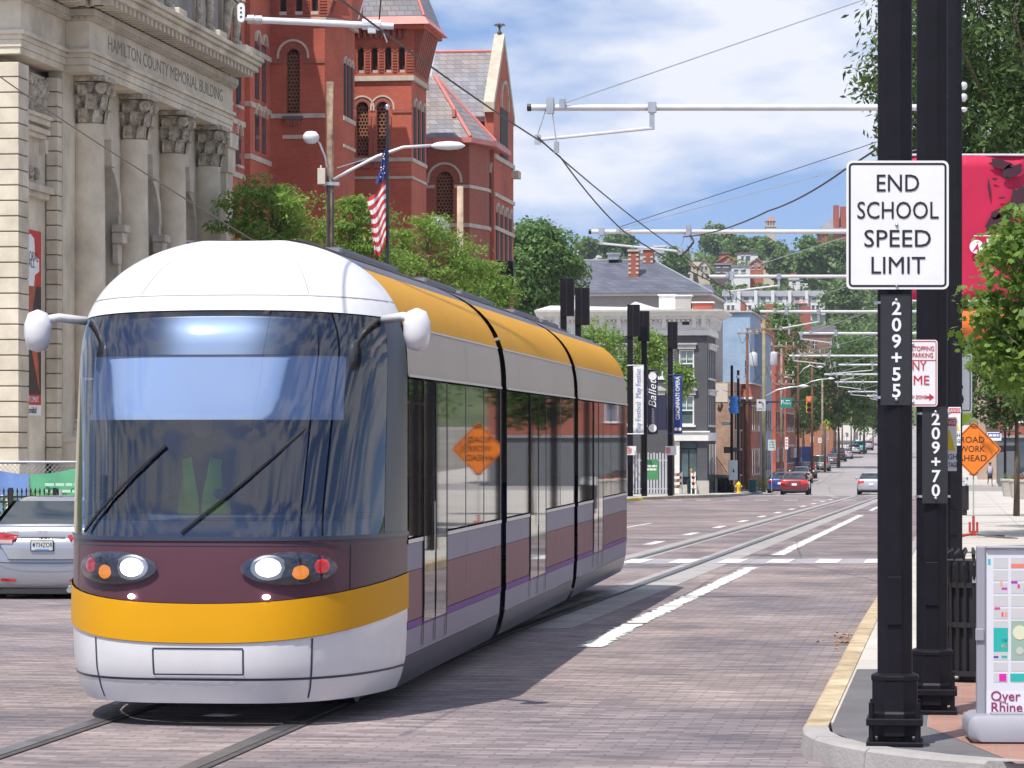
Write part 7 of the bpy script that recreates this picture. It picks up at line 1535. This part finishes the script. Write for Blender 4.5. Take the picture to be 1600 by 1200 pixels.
# rose banner beside the end of the streetcar
o = thing('rose_banner', 'faded rose coloured banner beside the rear of the streetcar', 'banner', (at(926, 0, 170).x, 170, gz(170) + .14), -TH); s = 170 / FPX; Z = lambda py: EYE + (685 - py) * s - o.location.z
q = MB(); q.grid(lambda u, v: (lerp(-.32, .32, u), .02 * math.sin(v * 6), lerp(Z(680), Z(560), v)), 4, 8); q.build('cloth', mat('rose_cloth', (.5, .16, .13), .7, 0, .1, 2), o, solid=.006); q = MB(); q.box(-.42, -.34, -.05, .05, 0, Z(555)); q.build('post', black, o)
text('CINCINNATI', .36, o, (0, -.05, Z(640)), white, rot=(PI / 2, -PI / 2, 0), sx=1.0)
# site fence, barriers, bins near the grey building
o = thing('site_fence', 'grey steel palisade site fence in front of the grey building', 'fence', (at(905, 0, 200).x, 200, gz(200) + .14), -.02); s = 200 / FPX; zt = 64 * s
pal = mat('fence_grey', (.48, .49, .53), .6, .1, .15, 2)
for i in range(30): q = MB(); x = i * .178; q.box(x, x + .10, -.02, .02, .05, zt + (.05 if i % 2 else 0)); q.build('pale', pal, o)
for z in (.3, zt - .45): q = MB(); q.box(0, 5.3, .021, .06, z, z + .07); q.build('rail', pal, o)
q = MB(); q.box(3.9, 4.75, -.04, -.022, .9, 2.1); gs = q.build('notice', mat('green_notice', (.06, .25, .10), .7, 0, .1, 3), o); [print_line(gs, 4.0, 4.65, 1.5 + .2 * k_, .12, -.041, white, k_) for k_ in range(2)]
orp = mat('orange_barrier_plastic', (.75, .11, .03), .6, 0, .12, 1.5)
bars = [('orange plastic barrier nearest the rear of the streetcar', 944, 178), ('second orange barrier behind the rear of the streetcar', 915, 172), ('third orange barrier along the left kerb', 884, 166), ('fourth orange barrier along the left kerb', 850, 158), ('fifth orange barrier along the left kerb', 815, 150)]
for lab, px, D in bars:
    o = thing('site_barrier', lab, 'barrier', (at(px, 0, D).x, D, gz(D) + .14), -.1, 'orange barriers along the left kerb')
    q = MB(); q.prism([(-.3, 0), (.3, 0), (.22, .35), (.12, .5), (.1, 1.9), (-.1, 1.9), (-.12, .5), (-.22, .35)], 'yz', -.52, .52); q.build('body', orp, o, bevel=.04)
    for z in (.8, 1.25): q = MB(); q.box(-.42, .42, -.135, -.112, z, z + .22); q.build('recess_band', mat('orange_deep', (.5, .06, .02), .6, 0, .1, 2), o)
grn = mat('bin_green', (.012, .10, .10), .5, 0, .1, 3)
for lab, px, D in (('green litter bin behind the banner pylons', 991, 203), ('green litter bin beside the striped barricades', 1080.5, 205), ('green litter bin on the far corner by the wooden pole', 1176, 216)):
    o = thing('green_bin', lab, 'litter bin', (at(px, 0, D).x, D, gz(D) + .14), 0, 'green litter bins')
    q = MB(); q.lathe([(.22, 0), (.27, .05), (.28, .72), (.30, .76)], 14); q.build('body', grn, o, auto=40); q = MB(); q.lathe([(.31, .762), (.32, .82), (.25, .86), (.1, .88)], 14); q.build('lid', grn, o, auto=40)
for lab, px, D in (('orange and white barricade left of the doorway', 1059, 204), ('orange and white barricade right of the doorway', 1083, 202)):
    o = thing('striped_barricade', lab, 'barricade', (at(px, 0, D).x, D, gz(D) + .14), 0, 'striped barricades'); w2 = .26 if px < 1070 else .12
    for sx in (-1, 1): q = MB(); q.hexa([(sx * w2 - .03, -.3, 0), (sx * w2 + .03, -.3, 0), (sx * w2 + .03, -.26, 0), (sx * w2 - .03, -.26, 0), (sx * w2 - .03, -.04, 1.35), (sx * w2 + .03, -.04, 1.35), (sx * w2 + .03, 0, 1.35), (sx * w2 - .03, 0, 1.35)]); q.build('leg', white, o)
    for z in (.35, .72, 1.08): 
        q = MB(); q.box(-w2 - .03, w2 + .03, -.32 + z * .19 - .02, -.32 + z * .19, z, z + .20); bd = q.build('board', white, o)
        q = MB(); q.prism([(-w2 * .5, z), (w2 * .2, z), (w2 * .6, z + .2), (-w2 * .1, z + .2)], 'xz', -.32 + z * .19 - .024, -.32 + z * .19 - .0205); q.build('stripe', org, bd)
    q = MB(); q.lathe([(.02, 0), (.08, .02), (.08, .16), (.02, .18)], 10, (-w2, -.02, 1.36)); q.build('warning_lamp', mat('amber_plastic', (.7, .33, .03), .3, 0, 0), o)
# ------------------------------------------------------------------ far corner signals and posts
D = 213; s = D / FPX; c = at(1143.5, 0, D); zg = gz(D) + .14; Z = lambda py: EYE + (685 - py) * s - zg
o = thing('signal_pole', 'black signal pole with long mast arm of signs at the far corner', 'traffic signal', (c.x, D, zg), 0); X = lambda px: (px - 1143.5) * s
q = MB(); q.lathe([(.16, 0), (.16, .4), (.11, .5), (.09, Z(571))], 10); q.build('shaft', black, o)
q = MB(); q.tube((0, 0, Z(629)), (X(1268), 0, Z(627)), .07, .045); q.tube((0, 0, Z(633)), (X(1200), 0, Z(631)), .035); q.build('mast_arm', iron, o)
q = MB(); q.box(X(1182), X(1196), -.12, -.09, Z(642), Z(624)); tsn = q.build('turn_sign', mat('grey_white_sheet', (.52, .53, .55), .5, 0, .05, 3), o); text('ONLY', .2, tsn, (X(1189), -.125, Z(639)), inkm, sx=.9)
q = MB(); q.path([(X(1192), -.128, Z(635.5)), (X(1192), -.128, Z(631)), (X(1190), -.128, Z(628.5)), (X(1187), -.128, Z(628.5))], .03, 4); q.prism([(X(1187.5), Z(626.3)), (X(1184.3), Z(628.5)), (X(1187.5), Z(630.7))], 'xz', -.14, -.125); q.build('arrow', inkm, tsn)
q = MB(); q.box(X(1219), X(1237), -.12, -.09, Z(637), Z(622)); ps = q.build('parking_sign', mat('sign_green', (.0, .22, .17), .5, 0, .05, 3), o); text('P', .42, ps, (X(1222), -.125, Z(629)), white); text('ARKING', .17, ps, (X(1229.5), -.125, Z(630.5)), white, sx=.75)
q = MB(); q.prism([(X(1227), Z(626)), (X(1229), Z(624.6)), (X(1229), Z(625.5)), (X(1234), Z(625.5)), (X(1234), Z(626.5)), (X(1229), Z(626.5)), (X(1229), Z(627.4))], 'xz', -.128, -.121); q.build('arrow', white, ps)
q = MB(); q.box(X(1259.5), X(1267.5), -.25, .05, Z(645), Z(619.5)); hd = q.build('signal_head', mat('signal_yellow', (.60, .33, .015), .5, 0, .08, 3), o, bevel=.02)
for k, (py, m_) in enumerate(((624, mat('signal_red_lit', (.8, .02, .02), .3, 0, 0, emit=(1, .06, .05), estr=3.0)), (632.5, mat('signal_off_amber', (.08, .05, .015), .3, 0, 0)), (640.5, mat('signal_off_green', (.02, .04, .03), .3, 0, 0)))):
    q = MB(); q.lathe([(.125, -.252), (.11, -.27), (.01, -.275)], 14, (X(1263.5), 0, Z(py)), axis='y'); q.build('lens', m_, hd); q = MB(); q.lathe([(.14, -.252), (.14, -.42), (.13, -.42), (.13, -.252)], 14, (X(1263.5), 0, Z(py)), axis='y'); q.build('visor', iron, hd)
q = MB(); q.box(X(1131), X(1141), -.15, .15, Z(708), Z(698)); q.build('pedestrian_signal', iron, o, bevel=.02); q = MB(); q.box(X(1145), X(1156), -.1, .15, Z(706), Z(699)); q.build('pedestrian_signal', iron, o, bevel=.02)
q = MB(); q.box(X(1138), X(1152), -.35, -.18, Z(750), Z(719)); cb_ = q.build('control_cabinet', mat('cabinet_grey', (.50, .52, .56), .5, .1, .05, 3), o, bevel=.02); q = MB(); q.prism([(X(1144), Z(738)), (X(1145), Z(731)), (X(1146.5), Z(735)), (X(1147.5), Z(738))], 'xz', -.356, -.351); q.build('printed_mark', inkm, cb_)
q = MB(); q.box(X(1128), X(1141), -.02, .02, Z(664), Z(660)); sn = q.build('street_name_sign', MATS['sign_green'], o); print_line(sn, X(1129.5), X(1139.5), Z(662), .07, -.021, mat('pale_teal_print', (.35, .62, .64), .5, 0, 0), 3)
q = MB(); rr = random.Random(6); rings = []
for k in range(9):
    zz = lerp(Z(646), Z(619), k / 8); rings.append([(X(1146) + (.28 + rr.uniform(-.07, .07)) * math.cos(a * PI / 5), -.1 + (.24 + rr.uniform(-.06, .06)) * math.sin(a * PI / 5), zz) for a in range(10)])
q.loft(rings); q.build('wrapped_signal', mat('blue_tarp', (.02, .20, .60), .45, 0, .2, 4), o)
o = thing('signal_pole', 'second slim black pole standing right beside the mast arm pole', 'pole', (at(1153.5, 0, D + 1).x, D + 1, zg), 0); q = MB(); q.lathe([(.14, 0), (.14, .4), (.095, .5), (.085, Z(578))], 10); q.build('shaft', black, o); q = MB(); q.lathe([(.03, .12), (.14, .08), (.17, 0), (.1, -.08)], 10, (0, -.2, Z(589))); q.build('camera_dome', white, o, smooth=True)
o = thing('fire_hydrant', 'yellow fire hydrant at the far corner', 'hydrant', (at(1154, 0, 210).x, 210, gz(210) + .14), 0); hyd = mat('hydrant_yellow', (.72, .48, .02), .5, 0, .08, 4)
q = MB(); q.lathe([(.17, 0), (.17, .06), (.12, .07), (.12, .48), (.16, .49), (.16, .54), (.13, .60), (.08, .68), (.03, .70), (.03, .76)], 14); q.build('barrel', hyd, o, auto=40)
for a in (0, 1): q = MB(); q.lathe([(.07, -.22), (.07, -.19), (.055, -.18), (.055, .18), (.07, .19), (.07, .22)], 10, (0, 0, .42), axis='x' if a == 0 else 'y'); q.build('nozzle', hyd, o)
# stair rail beside the grey building
o = thing('stair_rail', 'black iron stair railing beside the grey building', 'railing', (at(1119, 0, 214).x, 214, gz(214) + .14), 0)
for k in range(9): q = MB(); x = k * .085; q.tube((x, 0, 1.3 - k * .12 - .2), (x, 0, 2.2 - k * .13), .018, n=5); q.build('baluster', iron, o)
for z in (.95, 2.2): q = MB(); q.tube((0, 0, z + .1), (.75, 0, z - 1.0), .025, n=6); q.build('rail', iron, o)
q = MB()
for k in range(6): q.box(-.05 + k * .13, .9, .1, 1.2, 0, 1.15 - k * .19)
q.build('steps', conc, o)
# wooden utility poles up the street
def upole(label, px, D, top, r, m, arms=(), cans=(), lamp=None):
    s = D / FPX; zg = gz(D) + .14; o = thing('utility_pole', label, 'utility pole', (at(px, 0, D).x, D, zg), -TH, 'wooden poles up the street'); Z = lambda py: EYE + (685 - py) * s - zg; X = lambda p: (p - px) * s
    q = MB(); q.tube((0, 0, 0), (0, 0, Z(top)), r, r * .75, n=9); q.build('shaft', m, o, smooth=True)
    for py, a, b in arms:
        q = MB(); q.box(X(a), X(b), -.12, -.0, Z(py + 1.2), Z(py - 1.2)); ar = q.build('crossarm', wood, o)
        n = 4
        for k in range(n): q = MB(); q.lathe([(.02, 0), (.06, .06), (.04, .14), (.06, .2), (.01, .26)], 8, (lerp(X(a) + .15, X(b) - .15, k / (n - 1)), -.06, Z(py - 1.2))); q.build('insulator', mat('insulator_grey', (.5, .5, .52), .3, 0, 0), ar)
    for a, b, py0, py1 in cans:
        r_ = (b - a) / 2 * s; q = MB(); q.lathe([(r_ * .9, Z(py1)), (r_, Z(py1) + .05), (r_, Z(py0) - .08), (r_ * .85, Z(py0)), (r_ * .2, Z(py0) + .1)], 16, (X((a + b) / 2), -.3, 0)); cn = q.build('transformer', mat('transformer_grey', (.52, .54, .57), .45, .1, .06, 2), o, auto=40)
        q = MB(); q.tube((X((a + b) / 2), -.3, Z(py0)), (X((a + b) / 2), -.3, Z(py0) + .35), .05); q.build('bushing', wood, cn)
    if lamp:
        pts = [(X(a), -.15, Z(b)) for a, b in lamp]; q = MB(); q.path(pts, .045, 6); q.build('lamp_arm', pipe, o, smooth=True); e = pts[-1]; q = MB(); q.grid(lambda u, v: (e[0] + u * .75, e[1] + .15 * math.sin(PI * min(1, u + .1)) * math.cos(v * 2 * PI), e[2] + .02 + .12 * math.sin(PI * min(1, u + .1)) * math.sin(v * 2 * PI)), 8, 10); q.build('cobra_head', MATS['lamp_white'], o, smooth=True)
    return o
upole('olive wooden pole with street lamp at the far corner', 1193.5, 217, 500, .14, woodg, [(514, 1165, 1238)], (), [(1197, 619), (1215, 609), (1235, 605), (1248, 604)])
upole('brown pole with transformer left of the olive pole', 1167.5, 236, 520, .13, woodr, [(521, 1152, 1186)], [(1171, 1184, 552, 572)])
upole('grey pole with crossarms and transformer cans', 1221, 262, 538, .12, wood, [(541, 1203, 1243), (586, 1202, 1242), (600, 1204, 1242)], [(1203, 1215, 551, 571)])
upole('reddish pole left of the traffic signal', 1247, 295, 545, .13, woodr, [(553, 1246, 1300)], (), [(1249, 585), (1256, 576), (1266, 571), (1275, 574)])
upole('reddish pole behind the traffic signal', 1269, 310, 574, .14, woodr, [], (), [(1256, 602), (1268, 596), (1282, 593), (1293, 592)])
for i, (px, D, top, m_) in enumerate(((1285, 360, 592, wood), (1305, 400, 610, woodr), (1316, 430, 612, wood), (1330, 450, 634, woodg), (1289, 340, 660, woodr), (1344, 480, 650, wood), (1364, 500, 655, wood))):
    upole('wooden pole number %s along the street past the traffic signal' % ['one', 'two', 'three', 'four', 'five', 'six', 'seven'][i], px, D, top, .13, m_)
# service wires between the wooden poles
UW = [((1205, 541, 262), (1247, 549, 295)), ((1240, 541, 262), (1298, 552, 295)), ((1168, 514, 217), (1206, 541, 262)), ((1236, 514, 217), (1241, 541, 262)), ((1221, 586, 262), (1247, 580, 295)), ((1240, 600, 262), (1269, 600, 310)), ((1193, 560, 217), (1221, 600, 262)), ((1194, 640, 217), (1221, 620, 262)), ((1247, 560, 295), (1269, 585, 310)), ((1269, 580, 310), (1305, 614, 400)), ((1154, 521, 236), (1168, 514, 217)), ((1130, 610, 225), (1193, 580, 217)), ((1247, 600, 295), (1285, 605, 360)), ((1221, 640, 262), (1247, 625, 295))]
for i, (a, b) in enumerate(UW):
    wire('sagging service wires strung between the wooden poles up the street', [at(*a), at(*b)], .018, .35 + .5 * (i % 3), 'service_wire', grp='service wires between the wooden poles')
# small signs on posts along the street
def smallsign(label, px, py0, py1, wpx, D, m, group='small signs along the far street', diamond=False):
    s = D / FPX; zg = gz(D) + .14; o = thing('street_sign', label, 'sign', (at(px, 0, D).x, D, zg), 0, group); z0, z1 = EYE + (685 - py1) * s - zg, EYE + (685 - py0) * s - zg; hw_ = wpx / 2 * s
    q = MB(); q.tube((0, .03, 0), (0, .03, z1), .03, n=6); q.build('post', steel, o)
    q = MB(); zm = (z0 + z1) / 2
    if diamond: q.prism([(0, z0 + .5), (hw_, (z0 + .5 + z1) / 2), (0, z1), (-hw_, (z0 + .5 + z1) / 2)], 'xz', -.01, 0); q.box(-hw_ * .55, hw_ * .55, -.01, 0, z0, z0 + .45)
    else: q.prism(rrect(-hw_, hw_, z0, z1, .04), 'xz', -.01, 0)
    pn = q.build('sign_panel', m, o)
    if diamond:
        zc_ = (z0 + .5 + z1) / 2; q = MB(); q.lathe([(.05, -.012), (.05, -.016), (.01, -.017)], 8, (.02, 0, zc_ + .2), axis='y'); q.prism([(-.05, zc_ + .13), (.08, zc_ + .13), (.06, zc_ - .05), (.16, zc_ - .28), (.10, zc_ - .28), (.0, zc_ - .08), (-.12, zc_ - .28), (-.17, zc_ - .25), (-.04, zc_)], 'xz', -.016, -.012); q.prism([(-.18, z0 + .15), (.1, z0 + .05), (.1, z0 + .12), (-.1, z0 + .2), (-.1, z0 + .35), (-.18, z0 + .3)], 'xz', -.016, -.012); q.build('walker_symbol', inkm, pn)
    else:
        for k in range(3): q = MB(); zz = lerp(z0, z1, .25 + k * .24); q.box(-hw_ * .7, hw_ * .7, -.014, -.0105, zz, zz + (z1 - z0) * .08); q.build('printed_line', redink if group.startswith('small') else mat('green_print', (.15, .30, .2), .5, 0, 0), pn)
    return o
limeg = mat('lime_yellow_sheet', (.62, .80, .02), .5, 0, .05, 3)
smallsign('fluorescent yellow pedestrian crossing sign far up the street', 1291, 655, 673, 13, 345, limeg, 'crossing signs', True)
smallsign('pale grey sign board on a post beside the olive pole', 1206, 687, 704, 12, 226, mat('pale_grey_board', (.50, .53, .52), .6, 0, .1, 3), 'boards')
for i, (px, a, b, D) in enumerate(((1229, 683, 702, 262), (1248, 687, 696, 300), (1269, 682, 691, 318), (1281, 684, 692, 350), (1292, 674, 687, 372), (1308, 668, 675, 400), (1319, 678, 685, 430), (1323, 676, 683, 440), (1338, 675, 687, 470), (1354, 676, 685, 485))):
    smallsign('%s small white parking sign up the street, counted from the corner' % ordn[i], px, a, b, 5.5 if i else 5, D, white)
# low green weeds by the corner, vacant lot
C = [(at(1210, 0, 236).x + rng.uniform(-1.2, 1.3), 236 + rng.uniform(0, 3), gz(236) + rng.uniform(.2, 1.0)) for _ in range(60)]
V, n, k = leaves(C, [.35] * 60, 30, .14, rng, .9, .5); h = bpy.data.objects.new('weeds', leaf_mesh('weeds', V, n, k, lf_maple)); COL.objects.link(h); tag(h, 'pale green weeds beside the olive wooden pole', 'weeds', kind='stuff')
# right-hand side: signals, hanging sign, planters, person
D = 240; s = D / FPX; zg = gz(D) + .14; Z = lambda py: EYE + (685 - py) * s - zg
o = thing('signal_pole', 'black signal pole with dark signal heads at the right', 'traffic signal', (at(1570.5, 0, D).x, D, zg), 0)
q = MB(); q.lathe([(.15, 0), (.15, .4), (.10, .5), (.09, Z(600))], 10); q.build('shaft', black, o)
for dx in (0.05, .42):
    q = MB(); q.box(dx - .15, dx + .15, -.3, -.1, Z(643), Z(618)); hd = q.build('signal_head', iron, o, bevel=.02)
    for py in (622, 630, 638): q = MB(); q.lathe([(.11, -.302), (.10, -.31), (.01, -.312)], 12, (dx, 0, Z(py)), axis='y'); q.build('lens', mat('dark_lens', (.10, .11, .12), .15, 0, 0, spec=.9), hd); q = MB(); q.lathe([(.13, -.302), (.13, -.42), (.12, -.42), (.12, -.302)], 12, (dx, 0, Z(py)), axis='y'); q.build('visor', iron, hd)
q = MB(); q.box(-.5, -.1, -.15, .15, Z(706), Z(696)); q.build('pedestrian_signal', iron, o, bevel=.02)
o = thing('signal_pole', 'second black pole with street name blade at the right', 'pole', (at(1588.5, 0, D).x, D, zg), 0); q = MB(); q.lathe([(.15, 0), (.15, .4), (.10, .5), (.09, Z(590))], 10); q.build('shaft', black, o)
q = MB(); q.box(-.75, -.1, -.02, .02, Z(670), Z(667)); sn = q.build('street_name_sign', MATS['sign_green'], o); print_line(sn, -.7, -.15, Z(668.5), .06, -.021, MATS['pale_teal_print'], 5)
q = MB(); q.box(-.8, -.1, -.15, .15, Z(705), Z(696)); q.build('pedestrian_signal', iron, o, bevel=.02)
o = thing('hanging_sign', 'white and blue shop sign hanging above the right sidewalk', 'sign', at(1553.5, 682, 232), 0); s2 = 232 / FPX
q = MB(); q.box(-11 * s2, 11 * s2, -.03, .03, -6.5 * s2, 7 * s2); q.build('sign_panel', white, o); q = MB(); q.box(-10 * s2, 9.5 * s2, -.035, -.031, -2 * s2, 5.5 * s2); bp_ = q.build('blue_field', mat('sign_blue', (.05, .08, .35), .5, 0, .05, 3), o); print_line(bp_, -8.5 * s2, 8 * s2, 1.8 * s2, 3.6 * s2, -.036, white, 2); q = MB(); q.tube((-11 * s2, 0, 8 * s2), (1.5, 0, 8 * s2), .03); q.build('bracket', iron, o)
for i, (px, D) in enumerate(((1577, 186), (1590, 178), (1600, 170))):
    o = thing('planter', ['farthest concrete planter on the right sidewalk', 'middle concrete planter on the right sidewalk', 'nearest concrete planter at the right edge'][i], 'planter', (at(px, 0, D).x, D, gz(D) + .14), 0, 'concrete planters')
    q = MB(); q.loft([[(-.30, -.30, 0), (.30, -.30, 0), (.30, .30, 0), (-.30, .30, 0)], [(-.42, -.42, .85), (.42, -.42, .85), (.42, .42, .85), (-.42, .42, .85)]]); q.build('body', conc, o, bevel=.03)
    q = MB(); q.box(-.46, .46, -.46, .46, .852, .98); q.build('rim', conc, o, bevel=.02)
    C = [(rng.uniform(-.3, .3), rng.uniform(-.3, .3), rng.uniform(1.0, 1.25)) for _ in range(10)]; V, n, k = leaves(C, [.16] * 10, 20, .08, rng, 1, .4); h = bpy.data.objects.new('plants', leaf_mesh('plants', V, n, k, lf_dark if i else lf_mid)); COL.objects.link(h); h.parent = o
J = [(0, 0, .95), (0, 0, 1.2), (0, 0, 1.42), (0, -.01, 1.52), (0, -.02, 1.66), (.19, 0, 1.38), (.24, .02, 1.1), (.23, -.08, .86), (-.19, 0, 1.38), (-.24, .03, 1.1), (-.23, .06, .86), (.10, 0, .90), (.11, -.12, .50), (.11, -.10, .09), (.11, -.24, .04), (-.10, 0, .90), (-.11, .06, .50), (-.11, .20, .10), (-.11, .10, .04)]
B = [(0, 1), (1, 2), (2, 3), (3, 4), (2, 5), (5, 6), (6, 7), (2, 8), (8, 9), (9, 10), (0, 11), (11, 12), (12, 13), (13, 14), (0, 15), (15, 16), (16, 17), (17, 18)]
R_ = [(.16, .11), (.15, .10), (.16, .10), .05, .10, .065, .045, .035, .065, .045, .035, .09, .06, .045, .045, .09, .06, .045, .045]
D = 262; pz = gz(D) + .142
p = skin_person('person', 'pedestrian in pale top and dark shorts walking on the right sidewalk', (at(1547, 0, D).x, D, pz), .3, J, B, R_, [skinm])
q = MB(); q.lathe([(.215, .86), (.20, 1.1), (.215, 1.36), (.12, 1.46)], 14); sh = q.build('shirt', mat('lilac_shirt', (.42, .40, .52), .9, 0, .1, 4), p, smooth=True); sh.scale = (1, .75, 1)
q = MB(); q.lathe([(.215, .50), (.205, .75), (.19, .93)], 14); st2 = q.build('shorts', clothd, p, smooth=True); st2.scale = (1, .85, 1)
q = MB(); q.lathe([(.107, 1.64), (.11, 1.70), (.08, 1.77), (.01, 1.79)], 12, (0, 0, 0)); q.build('hair', MATS['dark_hair'], p, smooth=True)
# dry leaves in the gutter
q = MB(); rr = random.Random(12)
for k in range(26):
    d_ = 33.5 + rr.gauss(0, .5); T = -1.25 + rr.gauss(0, .14); x, y = td(T, d_); r = rr.uniform(.02, .05); a = rr.uniform(0, 6); q.add([(x + r * math.cos(a), y + r * math.sin(a), .012), (x + r * .5 * math.cos(a + 1.6), y + r * .5 * math.sin(a + 1.6), .035), (x - r * math.cos(a), y - r * math.sin(a), .014), (x + r * .5 * math.cos(a - 1.6), y + r * .5 * math.sin(a - 1.6), .02)], [(0, 1, 2, 3)])
tag(q.build('fallen_leaves', mat('dry_leaf', (.34, .20, .09), .9, 0, .3, 20)), 'dry brown leaves lying in the gutter by the kerb', 'leaves', kind='stuff')
bpy.context.view_layer.update()

# ------------------------------------------------------------------ summer haze
q = MB(); q.box(-1600, 1600, -80, 2500, -4, 160); hz_ = q.build('haze', None); hz_.data.materials.clear()
hm = bpy.data.materials.new('summer_haze'); hm.use_nodes = True; t = hm.node_tree; t.nodes.remove(t.nodes['Principled BSDF']); pv = N(t, 'ShaderNodeVolumePrincipled'); pv.inputs['Density'].default_value = .00010; pv.inputs['Color'].default_value = (.86, .92, 1, 1); pv.inputs['Anisotropy'].default_value = .2
L(t, pv.outputs[0], t.nodes['Material Output'].inputs['Volume']); hz_.data.materials.append(hm); tag(hz_, kind='stuff')
